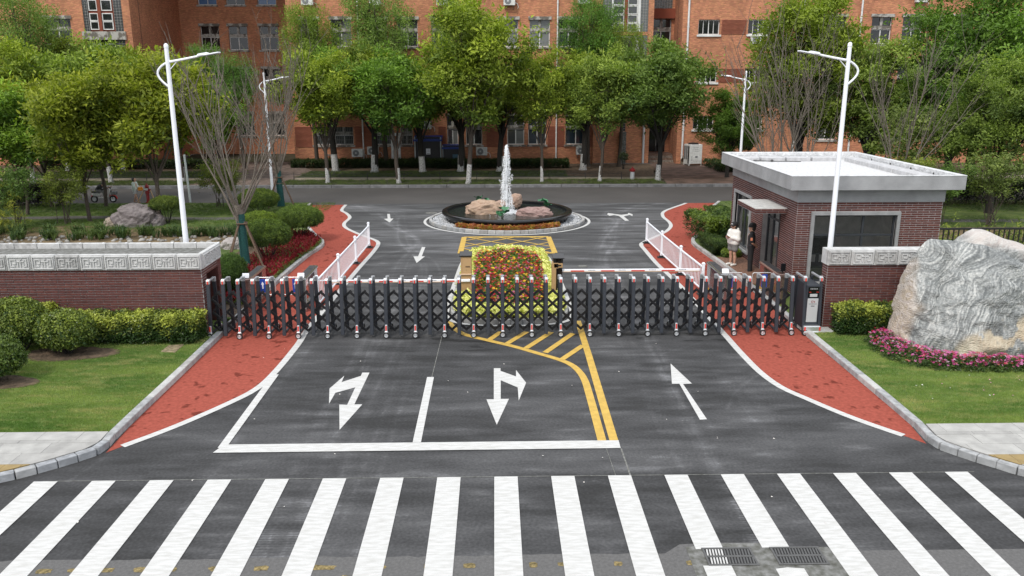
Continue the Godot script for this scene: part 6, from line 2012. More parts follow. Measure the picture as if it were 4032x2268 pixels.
# ---------------------------------------------------------------- flower island
func island() -> void:
	var c := Vector2(0.41, -26.9)
	var edge := smooth(P2([-0.95, -31.2, -1.1, -30.0, -1.22, -27.0, -1.28, -24.0, -1.2, -23.0, -0.9, -22.55, -0.3, -22.34, 0.42, -22.28, 1.15, -22.34, 1.75, -22.55, 2.03, -23.0, 2.1, -24.0, 2.06, -27.0, 1.95, -30.0, 1.8, -31.2, 1.2, -31.6, 0.42, -31.7, -0.4, -31.6, -0.95, -31.2]), 0.15)
	kerb("island_kerb", "pale kerb stones round the long flower island in the drive", edge, 0.12, 0.17, 0.34, [M.granite, M.granite_b, M.granite_c], 0.0, 0.008)
	var inner := PackedVector2Array()
	for p in edge: inner.append(c + (p - c) * Vector2(0.955, 0.988))
	inner.remove_at(inner.size() - 1)
	var mb := MB.new(); mb.flat(inner, 0.13, 0.15)
	struct("island_soil", mb, M.soil, "soil inside the flower island", "soil")
	mb = MB.new()
	var line := PackedVector2Array()
	for p in edge: line.append(c + (p - c) * Vector2(1.10, 1.032))
	mb.ribbon(line, 0.13, 0.0215)
	paint("island_line", "white line painted round the flower island", mb, M.white_paint)
	var yl := []
	var yc := PackedColorArray()
	var gl := []
	var gc := PackedColorArray()
	var fl := []
	var fc := PackedColorArray()
	for k in 16000:
		var p := Vector2(R.randf_range(-1.2, 2.05), R.randf_range(-31.6, -22.4))
		if not Geometry2D.is_point_in_polygon(p, inner): continue
		if p.y > -25.4 and p.y < -24.6 and (p.x < -0.65 or p.x > 1.68): continue
		var rel := Vector2((p.x - 0.42) / 1.55, (p.y + 27.0) / 4.65)
		var rim := pow(pow(absf(rel.x), 4.0) + pow(absf(rel.y), 6.0), 0.2)
		var wob := 0.03 * sin(p.y * 5.0) + 0.03 * sin(p.x * 9.0)
		if rim > 0.80 + wob:
			if R.randf() < 0.62:
				yl.append(Transform3D(rnd_basis(0.35).scaled(Vector3.ONE * R.randf_range(0.8, 1.25)), Vector3(p.x, 0.2 + R.randf() * 0.16, p.y)))
				yc.append(Color(0.52, 0.53, 0.10).lerp(Color(0.84, 0.81, 0.34), R.randf()))
		elif R.randf() < 0.62:
			gl.append(Transform3D(rnd_basis(0.35).scaled(Vector3.ONE * R.randf_range(0.8, 1.2)), Vector3(p.x, 0.16 + R.randf() * 0.2, p.y)))
			gc.append(Color(0.05, 0.115, 0.022).lerp(Color(0.15, 0.26, 0.05), R.randf()))
		elif R.randf() < 0.42:
			fl.append(Transform3D(rnd_basis(0.25).scaled(Vector3.ONE * R.randf_range(0.8, 1.3)), Vector3(p.x, 0.34 + R.randf() * 0.1, p.y)))
			var q := R.randf()
			fc.append(Color(0.36, 0.010, 0.016) if q < 0.56 else Color(0.48, 0.06, 0.18) if q < 0.73 else Color(0.56, 0.13, 0.28) if q < 0.8 else Color(0.75, 0.48, 0.03) if q < 0.97 else Color(0.75, 0.2, 0.05))
	var head := MB.new()
	for ring in 2:
		for k in 8:
			var a := TAU * k / 8.0 + ring * 0.4
			var rr := 0.045 - ring * 0.014
			var y := 0.006 + ring * 0.012
			head.tri(Vector3(0, y + 0.006, 0), Vector3(cos(a + 0.5) * rr, y, sin(a + 0.5) * rr), Vector3(cos(a) * rr * 0.9, y + 0.004, sin(a) * rr * 0.9))
	var w := thing("flower_planting", "planting of red, pink and yellow flowers edged with lime-yellow leaves on the island", "flowers", Vector3.ZERO, 0.0, "", "stuff")
	swarm("yellow_border", clump(9, 0.085, 0.11, 0.055, 17), yl, yc, M.leaf, w).set_meta("kind", "stuff")
	swarm("leaves", clump(9, 0.08, 0.085, 0.035, 18), gl, gc, M.leaf, w).set_meta("kind", "stuff")
	swarm("flower_heads", head.mesh(), fl, fc, M.petal, w).set_meta("kind", "stuff")


# ---------------------------------------------------------------- fountain
func fountain() -> void:
	var o := Vector3(0.58, 0, -39.4)
	kerb("fountain_kerb", "ring of small pale kerb stones round the fountain", ellipse(o.x, o.z, 3.68, 3.44, 96), 0.14, 0.15, 0.36, [M.granite, M.granite_b, M.granite_c], 0.0, 0.012)
	var mb := MB.new()
	mb.ribbon(ellipse(o.x, o.z, 3.96, 3.72, 96), 0.13, 0.008)
	paint("ring_line", "white ring line painted round the fountain kerb", mb, M.white_paint)
	mb = MB.new(); mb.flat(ellipse(o.x, o.z, 3.6, 3.36, 64).slice(0, 64), 0.1, 0.12)
	struct("gravel_ring", mb, M.gravel, "grey white gravel between the fountain basin and its kerb", "gravel")
	var fn := FastNoiseLite.new(); fn.seed = 6; fn.frequency = 1.0
	var pb := MB.new(); pb.blob(Vector3.ZERO, Vector3(0.022, 0.014, 0.018), fn, 0.3, 1.2, 5, 4)
	var xf := []
	var cols := PackedColorArray()
	for k in 7000:
		var a := R.randf() * TAU
		var rr := R.randf_range(2.85, 3.58)
		xf.append(Transform3D(Basis(Vector3.UP, R.randf() * TAU).scaled(Vector3.ONE * R.randf_range(0.6, 1.4)), o + Vector3(cos(a) * rr, 0.105, sin(a) * rr * 0.935)))
		cols.append(Color(0.14, 0.15, 0.16).lerp(Color(0.66, 0.67, 0.69), pow(R.randf(), 0.8)))
	tag(swarm("pebbles", pb.mesh(), xf, cols, M.vc), "loose grey and white pebbles round the fountain basin", "pebbles", "", "stuff")
	var w := thing("fountain_basin", "wide round black stone fountain basin in the middle of the drive", "fountain", o)
	mb = MB.new()
	mb.lathe(Vector3.ZERO, [[2.92, 0.05], [2.92, 0.12], [2.88, 0.14], [2.88, 0.2], [2.94, 0.22], [3.0, 0.3], [3.01, 0.37], [3.08, 0.38], [3.12, 0.4], [3.14, 0.46], [3.12, 0.52], [3.06, 0.545], [2.9, 0.545], [2.86, 0.53], [2.85, 0.3], [2.85, 0.1]], 96)
	obj("basin", mb, M.black_stone, w)
	mb = MB.new()
	for k in 40:
		var a := TAU * k / 40.0
		mb.box(Vector3(cos(a) * 2.9, 0.165, -sin(a) * 2.9), Vector3(0.06, 0.1, 0.36), 0.02, Basis(Vector3.UP, a))
	obj("carved_base", mb, M.black_stone, w).set_meta("kind", "stuff")
	mb = MB.new(); mb.flat(ellipse(0, 0, 2.86, 2.86, 64).slice(0, 64), 0.405)
	var wt := obj("pool_water", mb, M.water, self, o)
	tag(wt, "dark rippled pool water in the fountain basin", "water", "", "structure")
	var r1 := [Color(0.17, 0.085, 0.05), Color(0.33, 0.21, 0.11), Color(0.5, 0.38, 0.3)]
	rock("pool_rock", "large ochre and pink rock in the left of the fountain", Vector3(-0.5, 0.55, -39.3), Vector3(0.86, 0.42, 0.55), 31, r1, 0.2, 4.0)
	rock("pool_rock", "flat reddish brown layered rock in the right of the fountain", Vector3(1.9, 0.46, -38.6), Vector3(0.82, 0.30, 0.45), 33, [Color(0.10, 0.04, 0.032), Color(0.17, 0.08, 0.062), Color(0.46, 0.34, 0.31)], -0.1, 6.0)
	rock("pool_rock", "small brown rock behind the water jet", Vector3(1.05, 0.72, -41.0), Vector3(0.3, 0.36, 0.3), 35, [Color(0.22, 0.12, 0.08), Color(0.34, 0.2, 0.14), Color(0.48, 0.36, 0.28)])
	rock("pool_rock", "low brown rock just left behind the water jet", Vector3(0.3, 0.5, -41.0), Vector3(0.3, 0.24, 0.3), 37, [Color(0.2, 0.11, 0.08), Color(0.32, 0.19, 0.14), Color(0.45, 0.33, 0.26)])
	for l in [[Vector3(0.34, 0.405, -37.9), 9, 1.0, "green lotus plant in front of the water jet"], [Vector3(2.5, 0.405, -40.4), 8, 1.05, "green lotus plant at the right rim of the fountain"], [Vector3(-0.7, 0.405, -40.9), 7, 1.2, "green lotus plant peeping over the ochre rock"]]:
		lotus(l[0], l[1], l[2], l[3])
	jet(o)
	# orange-leaved plants along the front of the basin
	xf = []; cols = PackedColorArray()
	for k in 1500:
		var t := R.randf_range(-1, 1)
		var a := PI * 0.5 + t * 0.76
		var rr := 3.16 + R.randfn(0, 0.055)
		var bump := 0.05 * absf(sin(t * 34.0))
		xf.append(Transform3D(rnd_basis(0.4).scaled(Vector3.ONE * R.randf_range(0.8, 1.2)), o + Vector3(cos(a) * rr * 1.06, 0.12 + R.randf() * (0.09 + bump), sin(a) * rr)))
		cols.append([Color(0.4, 0.09, 0.03), Color(0.5, 0.26, 0.05), Color(0.36, 0.33, 0.06), Color(0.55, 0.2, 0.12)][R.randi() % 4] * R.randf_range(0.7, 1.1))
	tag(swarm("coleus_row", clump(9, 0.07, 0.085, 0.045, 19), xf, cols, M.leaf), "row of orange and red leaved plants along the front of the basin", "plants", "", "stuff")


func lotus(at: Vector3, n: int, s: float, label: String) -> void:
	var w := thing("lotus_plant", label, "lotus", at, 0.0, "lotus plants in the fountain")
	var lm := MB.new()
	for k in 12:
		var a := TAU * k / 12.0
		var b := TAU * (k + 1) / 12.0
		var ra := 0.16 * (1.0 + 0.1 * sin(a * 3.0))
		var rb := 0.16 * (1.0 + 0.1 * sin(b * 3.0))
		lm.tri(Vector3(0, -0.02, 0), Vector3(cos(b) * rb, 0.03 + 0.025 * sin(b * 4.0), sin(b) * rb), Vector3(cos(a) * ra, 0.03 + 0.025 * sin(a * 4.0), sin(a) * ra))
	var m := lm.mesh()
	for i in n:
		var a := TAU * i / n + R.randf()
		var d := (0.06 + 0.22 * R.randf()) * s
		var h := R.randf_range(0.1, 0.48) * s
		var p := Vector3(cos(a) * d, h, sin(a) * d)
		var mb := MB.new(); mb.tube([Vector3(cos(a) * 0.03, -0.02, sin(a) * 0.03), p * 0.5, p], [0.008, 0.007, 0.006], 5)
		obj("stem", mb, M.lotus_stem, w)
		obj("leaf", m, [M.lotus_a, M.lotus_b][i % 2], w, p, (Basis(Vector3.UP, a) * Basis(Vector3.RIGHT, R.randfn(0, 0.35)) * Basis(Vector3.FORWARD, R.randfn(-0.2, 0.35))).scaled(Vector3.ONE * s * R.randf_range(0.75, 1.15)))


func jet(o: Vector3) -> void:
	var w := thing("water_jet", "white foaming water jet rising from the fountain", "water jet", o + Vector3(-0.02, 0.4, 0))
	var H := 3.25
	var prof := func(t: float) -> float: return 0.05 + 0.27 * pow(maxf(0.0, 1.0 - t), 0.6)
	var mb := MB.new()
	for k in 7:
		var a := R.randf() * TAU
		var pts := []
		var rad := []
		for i in 25:
			var t := i / 24.0
			pts.append(Vector3(cos(a + t * 3.0) * 0.03 + R.randfn(0, 0.014), t * H * R.randf_range(0.97, 1.0), sin(a + t * 3.0) * 0.03 + R.randfn(0, 0.014)))
			rad.append(R.randf_range(0.008, 0.028) + 0.02 * smoothstep(0.9, 1.0, t))
		mb.tube(pts, rad, 6, true)
	# ligaments that fall away from the top and tear
	for k in 34:
		var a := R.randf() * TAU
		var t0 := R.randf_range(0.25, 0.97)
		var len := R.randf_range(0.08, 0.3)
		var pts := []
		var rad := []
		for i in 9:
			var t := maxf(t0 - len * i / 8.0, 0.0)
			var f: float = prof.call(t) * (0.55 + 0.45 * i / 8.0)
			pts.append(Vector3(cos(a) * f + R.randfn(0, 0.012), t * H, sin(a) * f + R.randfn(0, 0.012)))
			rad.append(R.randf_range(0.004, 0.014))
		mb.tube(pts, rad, 5, true)
	obj("strands", mb, M.foam, w)
	var db := MB.new()
	var fn := FastNoiseLite.new(); fn.seed = 2; fn.frequency = 1.2
	db.blob(Vector3.ZERO, Vector3(0.011, 0.02, 0.011), fn, 0.35, 1.5, 6, 5)
	var xf := []
	for k in 300:
		var a := R.randf() * TAU
		var t := pow(R.randf(), 1.1) * 0.97
		var f: float = prof.call(t) * sqrt(R.randf())
		if R.randf() < 0.2: f *= R.randf_range(1.1, 1.8)
		for i in R.randi_range(4, 26):
			var s := R.randf_range(0.3, 1.5) * R.randf_range(0.5, 1.1)
			xf.append(Transform3D(rnd_basis(0.3).scaled(Vector3(s, s, s)), Vector3(cos(a) * f + R.randfn(0, 0.028), maxf(0.0, t * H - R.randf() * 0.28), sin(a) * f + R.randfn(0, 0.028))))
	swarm("droplets", db.mesh(), xf, PackedColorArray(), M.foam, w).set_meta("kind", "stuff")
	xf = []
	for k in 3000:
		var a := R.randf() * TAU
		var rr := absf(R.randfn(0, 0.33)) + 0.02
		var s := R.randf_range(0.4, 1.6)
		xf.append(Transform3D(rnd_basis(1.0).scaled(Vector3(s, s * 0.7, s)), Vector3(cos(a) * rr, 0.005 + absf(R.randfn(0, 0.1)) * exp(-rr * 2.5), sin(a) * rr)))
	swarm("splash", db.mesh(), xf, PackedColorArray(), M.foam, w).set_meta("kind", "stuff")


# ---------------------------------------------------------------- street lamps
func lamp(at: Vector3, h: float, side: float, label: String, s := 1.0) -> void:
	var w := thing("street_lamp", label, "street lamp", at, 0.0, "white street lamps")
	var mb := MB.new(); mb.tube([Vector3.ZERO, Vector3(0, 1.0, 0), Vector3(0, h - 0.12, 0)], [0.085 * s, 0.082 * s, 0.055 * s], 14)
	mb.lathe(Vector3.ZERO, [[0.16, 0.0], [0.16, 0.03], [0.09, 0.06]], 14)
	obj("pole", mb, M.lamp_white, w)
	mb = MB.new(); mb.lathe(Vector3(0, h - 0.12, 0), [[0.055 * s, -0.02], [0.062 * s, 0.0], [0.06 * s, 0.06], [0.04 * s, 0.1], [0.0, 0.12]], 14)
	obj("finial", mb, M.lamp_white, w)
	var y := h - 0.5 * s
	mb = MB.new()
	mb.tube([Vector3(side * 0.0, y, 0), Vector3(side * 0.4 * s, y + 0.07 * s, 0), Vector3(side * 0.85 * s, y + 0.16 * s, 0)], [0.036 * s, 0.034 * s, 0.03 * s], 10)
	obj("arm", mb, M.lamp_white, w)
	mb = MB.new()
	var pts := []
	var rad := []
	for k in 15:
		var t := k / 14.0
		pts.append(Vector3(-side * 0.30 * s * sin(PI * pow(t, 0.85)) , y - 0.68 * s * t + 0.0, 0)); rad.append(0.03 * s)
	mb.tube(pts, rad, 9)
	obj("scroll", mb, M.lamp_white, w)
	mb = MB.new(); mb.tube([Vector3(0, y - 0.24 * s, 0), Vector3(side * 0.27 * s, y + 0.04 * s, 0)], [0.013 * s, 0.013 * s], 6)
	obj("brace", mb, M.lamp_white, w)
	var hd := sub("lamp_head", w, Vector3(side * 0.8 * s, y + 0.15 * s, 0), Basis(Vector3.BACK, side * 0.17))
	mb = MB.new()
	mb.box(Vector3(side * 0.18 * s, 0.02, 0), Vector3(0.3 * s, 0.07 * s, 0.16 * s), 0.02 * s); mb.box(Vector3(side * 0.42 * s, 0.0, 0), Vector3(0.42 * s, 0.035 * s, 0.22 * s), 0.012 * s)
	obj("housing", mb, M.lamp_white, hd)
	mb = MB.new(); mb.box(Vector3(side * 0.42 * s, -0.022 * s, 0), Vector3(0.34 * s, 0.012 * s, 0.17 * s), 0.003); obj("lens", mb, M.lamp_grey, hd)
	mb = MB.new(); mb.box(Vector3(side * 0.18 * s, 0.06 * s, 0), Vector3(0.22 * s, 0.015 * s, 0.1 * s), 0.005); obj("driver_cover", mb, M.lamp_grey, hd)


func lamps() -> void:
	lamp(Vector3(-8.87, 0, -23.4), 7.68, 1.0, "white street lamp behind the left gate wall, its arm pointing right")
	lamp(Vector3(9.87, 0, -23.6), 7.72, -1.0, "white street lamp between the right gate wall and the guardhouse")
	lamp(Vector3(-12.03, 0, -44.7), 6.97, 1.0, "distant white street lamp behind the clipped shrubs on the left", 0.92)
	lamp(Vector3(13.31, 0, -44.7), 7.03, -1.0, "distant white street lamp behind the guardhouse roof", 0.92)
	var mb := MB.new(); mb.tube([Vector3(0, 0, 0), Vector3(0, 2.6, 0)], [0.06, 0.055], 10)
	tag(obj("sign_post", mb, M.pole_grey, self, Vector3(-16.75, 0.05, -45.4), Basis(Vector3.BACK, 0.03)), "plain pale grey post at the road edge right of the near left lamp", "post")
	var w := thing("fire_hydrant", "red fire hydrant at the road edge beside the pedestrian", "fire hydrant", Vector3(-18.93, 0.06, -45.15))
	mb = MB.new(); mb.lathe(Vector3.ZERO, [[0.15, 0.0], [0.15, 0.06], [0.085, 0.08], [0.08, 0.5], [0.12, 0.52], [0.12, 0.62], [0.09, 0.64], [0.085, 0.82], [0.11, 0.84], [0.11, 0.9], [0.08, 0.98], [0.03, 1.02], [0.03, 1.07], [0, 1.07]], 14); obj("barrel", mb, M.hydrant, w)
	mb = MB.new(); mb.tube([Vector3(-0.17, 0.72, 0), Vector3(0.17, 0.72, 0)], [0.055, 0.055], 9); obj("outlet", mb, M.hydrant, w)
	mb = MB.new(); mb.box(Vector3(-0.03, 0.76, 0.1), Vector3(0.22, 0.12, 0.02), 0.005); obj("plate", mb, M.plate_silver, w)
	w = thing("fire_hydrant", "short hydrant with red top and silver base by the far pavement", "fire hydrant", Vector3(9.09, 0.12, -54.4))
	mb = MB.new(); mb.lathe(Vector3.ZERO, [[0.15, 0], [0.15, 0.5], [0.0, 0.5]], 12); obj("base", mb, M.plate_silver, w)
	mb = MB.new(); mb.lathe(Vector3(0, 0.5, 0), [[0.12, 0], [0.19, 0.04], [0.2, 0.14], [0.12, 0.2], [0.06, 0.26], [0.05, 0.32], [0, 0.32]], 12); obj("cap", mb, M.hydrant, w)
	# low wire fence on the verge
	w = thing("wire_fence", "low wire fence of thin dark posts along the tan pavement", "fence", Vector3(-30, 0.12, -54.5))
	mb = MB.new(); mb.tube([Vector3(0, 0, 0), Vector3(0, 0.5, 0)], [0.025, 0.02], 5)
	var pm := mb.mesh()
	for k in 17: obj("post", pm, M.iron, w, Vector3(k * 2.4, 0, R.randfn(0, 0.05)), Basis(Vector3.BACK, R.randfn(0, 0.05)))
	mb = MB.new(); mb.tube([Vector3(0, 0.38, 0), Vector3(38.4, 0.38, 0)], [0.008, 0.008], 4); mb.tube([Vector3(0, 0.2, 0), Vector3(38.4, 0.2, 0)], [0.008, 0.008], 4)
	obj("wire", mb, M.iron, w)


# ---------------------------------------------------------------- the orange building
var win_cache := {}


func rect_box(mb: MB, x0: float, x1: float, y0: float, y1: float, z0: float, z1: float) -> void:
	mb.box(Vector3((x0 + x1) * 0.5, (y0 + y1) * 0.5, (z0 + z1) * 0.5), Vector3(absf(x1 - x0), absf(y1 - y0), absf(z1 - z0)))


func window(b: Node3D, x0: float, x1: float, y0: float, y1: float, z: float, style: String, tone := -1) -> Node3D:
	# style: "tall" two sashes, cream transom, two upper lights, lintel and sill; "slide" white sliding sashes; "plain"; "bars" as tall with bars
	var w := sub("window", b, Vector3((x0 + x1) * 0.5, y0, z - 0.22))
	var W := x1 - x0
	var H := y1 - y0
	var key := "%s %.2f %.2f" % [style, W, H]
	if not win_cache.has(key):
		var fr := MB.new()
		var bars := []
		var panes := []
		var cr := MB.new()
		var h := W * 0.5
		var t := 0.065
		if style == "slide":
			bars = [[-h, h, 0, t], [-h, h, H - t, H], [-h, -h + t, t, H - t], [h - t, h, t, H - t], [-0.03, 0.03, t, H - t], [-h * 0.5 - 0.02, -h * 0.5 + 0.02, t, H - t], [h * 0.45 - 0.02, h * 0.45 + 0.02, t, H - t]]
			panes = [[-h + t, -h * 0.5, t, H - t], [-h * 0.5, 0.0, t, H - t], [0.0, h * 0.45, t, H - t], [h * 0.45, h - t, t, H - t]]
		elif style == "pane":
			bars = [[-h, h, 0, t], [-h, h, H - t, H], [-h, -h + t, t, H - t], [h - t, h, t, H - t]]
			panes = [[-h + t, h - t, t, H - t]]
		elif style == "plain":
			bars = [[-h, h, 0, t], [-h, h, H - t, H], [-h, -h + t, t, H - t], [h - t, h, t, H - t], [-0.03, 0.03, t, H - t]]
			panes = [[-h + t, 0.0, t, H - t], [0.0, h - t, t, H - t]]
		else:
			var k := H * 0.56
			bars = [[-h, h, 0, t], [-h, -h + t, t, k], [h - t, h, t, k], [-0.035, 0.035, t, k], [-h, h, k - t, k], [-h, -h + t * 0.7, k + 0.24, H], [h - t * 0.7, h, k + 0.24, H]]
			panes = [[-h + t, 0, t, k - t], [0, h - t, t, k - t], [-h + t * 0.7, -0.1, k + 0.25, H], [0.1, h - t * 0.7, k + 0.25, H]]
			rect_box(cr, -h - 0.02, h + 0.02, k, k + 0.24, -0.1, 0.12)
			rect_box(cr, -0.1, 0.1, k + 0.24, H, -0.1, 0.08)
		for q in bars: rect_box(fr, q[0], q[1], q[2], q[3], -0.035, 0.035)
		var pm := []
		for q in panes:
			var m := MB.new(); rect_box(m, q[0] + 0.002, q[1] - 0.002, q[2] + 0.002, q[3] - 0.002, -0.012, 0.0); pm.append(m.mesh())
		var li := MB.new()
		if style == "tall":
			rect_box(li, -h - 0.1, h + 0.1, H + 0.001, H + 0.23, 0.0, 0.34)
		var si := MB.new(); rect_box(si, -h - 0.1, h + 0.1, -0.14, -0.001, -0.02, 0.33)
		var gr := MB.new()
		if style == "bars" or style == "grid":
			var x := -h + 0.1
			while x < h:
				rect_box(gr, x - 0.012, x + 0.012, 0.02, H * (0.56 if style == "grid" else 0.98), 0.16, 0.185); x += 0.13
			for y in [0.1, H * 0.28, H * 0.5]: rect_box(gr, -h, h, y, y + 0.025, 0.186, 0.205)
		win_cache[key] = [fr.mesh(), pm, cr.mesh() if cr.v.size() else null, li.mesh() if li.v.size() else null, si.mesh(), gr.mesh() if gr.v.size() else null]
	var c: Array = win_cache[key]
	obj("frame", c[0], M.upvc, w)
	for q in c[1].size():
		var k: int = tone if tone >= 0 else [0, 0, 1, 1, 2, 3][R.randi() % 6]
		obj("pane", c[1][q], M.pane[k], w)
	if c[2]: obj("transom", c[2], M.cream, w)
	if c[3]: obj("lintel", c[3], M.cream, w)
	if style != "pane": obj("sill", c[4], M.cream if style != "slide" else M.upvc, w)
	if c[5]: obj("window_bars", c[5], M.grille_grey, w)
	return w


func louvre(b: Node3D, x0: float, x1: float, y0: float, y1: float, z: float) -> void:
	var mb := MB.new()
	var y := y0 + 0.04
	while y < y1 - 0.03:
		mb.box(Vector3((x0 + x1) * 0.5, y, z + 0.02), Vector3(x1 - x0, 0.045, 0.05), 0.0, Basis(Vector3.RIGHT, 0.5))
		y += 0.088
	obj("louvre_slats", mb, M.slat_red, b).set_meta("kind", "stuff")


func glass_blocks(b: Node3D, x0: float, x1: float, y0: float, y1: float, z: float, m: Material) -> void:
	var back := MB.new(); rect_box(back, x0, x1, y0, y1, z - 0.14, z - 0.06)
	obj("glass_block_grout", back, M.grout, b)
	var mb := MB.new()
	var nx := maxi(2, roundi((x1 - x0) / 0.2))
	var ny := roundi((y1 - y0) / 0.2)
	var px := (x1 - x0) / nx
	var py := (y1 - y0) / ny
	for i in nx:
		for j in ny:
			mb.box(Vector3(x0 + (i + 0.5) * px, y0 + (j + 0.5) * py, z - 0.055), Vector3(px - 0.035, py - 0.035, 0.06), 0.012)
	obj("glass_blocks", mb, m, b).set_meta("kind", "stuff")


func building() -> void:
	M.orange.albedo_texture = brick_image()
	M.orange.uv1_scale = Vector3(0.3125, 0.3125, 0.3125)
	M.orange.albedo_color = Color(1, 1, 1)
	var F := -64.5
	var TOP := 17.5
	var b := thing("brick_building", "long orange brick building with cream lintels behind the trees", "building")
	var mb := MB.new()
	# openings by face; each: x0, x1, y0, y1, style, tone
	var main := []
	for cx in [-13.82, -11.4, -8.72, -6.45, -3.92, -1.5, 1.06, 3.44, 5.6]:
		main.append([cx - 0.76, cx + 0.76, 8.86, 10.8, "tall", -1])
		main.append([cx - 0.76, cx + 0.76, 5.35, 7.25, "tall", -1])
		main.append([cx - 0.76, cx + 0.76, 12.5, 14.4, "tall", -1])
	for q in [[-13.9, -12.45, "bars"], [-12.3, -10.85, "bars"], [-9.25, -7.95, "bars"], [-7.25, -6.3, "bars"], [-3.65, -2.8, "tall"], [-2.2, -0.95, "tall"], [0.98, 2.3, "tall"], [2.6, 3.98, "tall"], [5.48, 7.1, "tall"]]:
		main.append([q[0], q[1], 1.58, 3.75 if q[2] == "tall" else 2.95, q[2], 3 if q[2] == "tall" and q[0] > 2.0 else 1 if q[2] == "bars" else -1])
	var mainr := []
	for cx in [25.75, 29.26, 31.62, 34.98, 37.5, 40.0]:
		mainr.append([cx - 0.78, cx + 0.78, 9.05, 11.0, "tall" if cx < 31 or cx > 32 else "tall", 0])
		mainr.append([cx - 0.78, cx + 0.78, 5.5, 7.4, "tall", 0])
		mainr.append([cx - 0.78, cx + 0.78, 12.5, 14.4, "tall", -1])
		mainr.append([cx - 0.78, cx + 0.78, 1.9, 3.7, "tall", -1])
	var blk := [[15.3, 16.92, 9.72, 10.8, "slide", 0], [19.05, 20.67, 9.74, 10.82, "slide", 0], [15.3, 16.92, 6.25, 7.3, "slide", 0], [15.28, 16.88, 2.72, 3.75, "slide", 0], [19.05, 20.67, 6.25, 7.3, "slide", 0], [19.05, 20.67, 2.72, 3.75, "slide", 0], [15.3, 16.92, 13.2, 14.3, "slide", 0], [19.05, 20.67, 13.2, 14.3, "slide", 0]]
	var left := [[-33.3, -31.28, 9.05, 10.85, "tall", 0], [-33.3, -31.28, 5.5, 7.3, "tall", 0], [-33.3, -31.28, 1.7, 3.5, "bars", 1], [-33.3, -31.28, 12.6, 14.4, "tall", 0]]
	var notch := []
	for cx in [-24.4, -22.0, -19.36]:
		notch.append([cx - 0.8, cx + 0.8, 8.9, 10.85, "tall", 0])
		notch.append([cx - 0.8, cx + 0.8, 12.6, 14.4, "plain", 4 if cx != -22.0 else 0])
		notch.append([cx - 0.8, cx + 0.8, 5.4, 7.3, "tall", -1])
		notch.append([cx - 0.8, cx + 0.8, 1.6, 3.5, "tall", -1])
	var strip := [[-30.3, -27.42, 5.3, 16.0, "", 0]]
	var stair := [[8.1, 11.52, 9.92, 16.0, "", 0], [8.1, 11.52, 5.4, 9.68, "", 0], [9.66, 10.08, 2.6, 3.95, "", 0]]
	var faces := [[-15.4, 7.6, F, main], [22.0, 60.0, F, mainr], [14.1, 22.0, F + 0.25, blk], [-60.0, -26.85, F, left + strip], [-26.85, -15.4, -74.5, notch], [7.6, 11.93, F + 0.25, stair]]
	for f in faces:
		var holes := []
		for h in f[3]: holes.append([h[0] - f[0], h[1] - f[0], h[2], h[3]])
		wall_shell(mb, Vector3(f[0], 0, f[2]), Vector3.RIGHT, f[1] - f[0], 0.0, TOP, Vector3(0, 0, -0.35), holes)
	for s in [[-26.85, F, -74.5, 1.0], [-15.4, F, -74.5, -1.0], [7.6, F + 0.25, F, -1.0], [11.93, F + 0.25, -67.2, 1.0], [14.1, F + 0.25, -67.2, -1.0], [22.0, F + 0.25, F, 1.0], [-60.0, F, -80.0, -1.0]]:
		mb.face(Vector3(s[0], 0, s[1]), Vector3(s[0], 0, s[2]), Vector3(s[0], TOP, s[2]), Vector3(s[0], TOP, s[1]), Vector3(s[3], 0, 0))
	# recess above the entrance, with a band between the storeys
	wall_shell(mb, Vector3(11.93, 0, -67.2), Vector3.RIGHT, 2.17, 0.0, TOP, Vector3(0, 0, -0.3), [[0.35, 1.85, 0.75, 3.3], [0.4, 1.95, 9.1, 11.0], [0.2, 1.97, 11.8, 16.0], [0.4, 1.95, 5.4, 7.3]])
	rect_box(mb, -60, 60, TOP, TOP + 0.4, F - 14.0, F - 0.02)
	obj("wall", mb, M.orange, b)
	var back := MB.new()
	for f in [[-15.4, 7.6, F - 1.6], [22.0, 60.0, F - 1.6], [14.1, 22.0, F - 1.3], [-60.0, -26.85, F - 1.6], [-26.85, -15.4, -76.0], [7.6, 14.1, F - 4.4]]:
		rect_box(back, f[0], f[1], 0, TOP, f[2] - 0.1, f[2])
	obj("inner_wall", back, M.pane[1], b)
	for f in faces:
		for h in f[3]:
			if h[4]: window(b, h[0], h[1], h[2], h[3], f[2], h[4], h[5])
	window(b, 12.33, 13.88, 9.1, 11.0, -67.2, "tall", 0)
	window(b, 12.33, 13.88, 5.4, 7.3, -67.2, "tall", 0)
	glass_blocks(b, 12.13, 13.9, 11.8, 16.0, -67.2, M.glass_block)
	for q in [[11.05, 11.78, -66.9], [3.9, 4.6, -65.4]]:
		mb = MB.new(); rect_box(mb, 11.94, 14.09, q[0], q[1], -67.19, q[2]); obj("recess_band", mb, M.orange_dark, b)
	# left stairwell strip: glass blocks either side of two columns of white windows
	glass_blocks(b, -30.3, -29.96, 9.95, 16.0, F, M.glass_block_dark)
	glass_blocks(b, -28.05, -27.42, 9.95, 16.0, F, M.glass_block_dark)
	glass_blocks(b, -30.3, -29.9, 5.3, 9.3, F, M.glass_block_dark)
	glass_blocks(b, -28.1, -27.42, 5.3, 9.3, F, M.glass_block_dark)
	mb = MB.new(); rect_box(mb, -29.94, -28.07, 9.95, 16.0, F - 0.3, F - 0.2); rect_box(mb, -29.24, -29.0, 9.95, 16.0, F - 0.2, F - 0.05)
	obj("mullion", mb, M.orange_dark, b)
	mb = MB.new(); rect_box(mb, -30.45, -27.3, 9.36, 9.95, F - 0.1, F + 0.18)
	obj("stair_band", mb, M.cream, b)
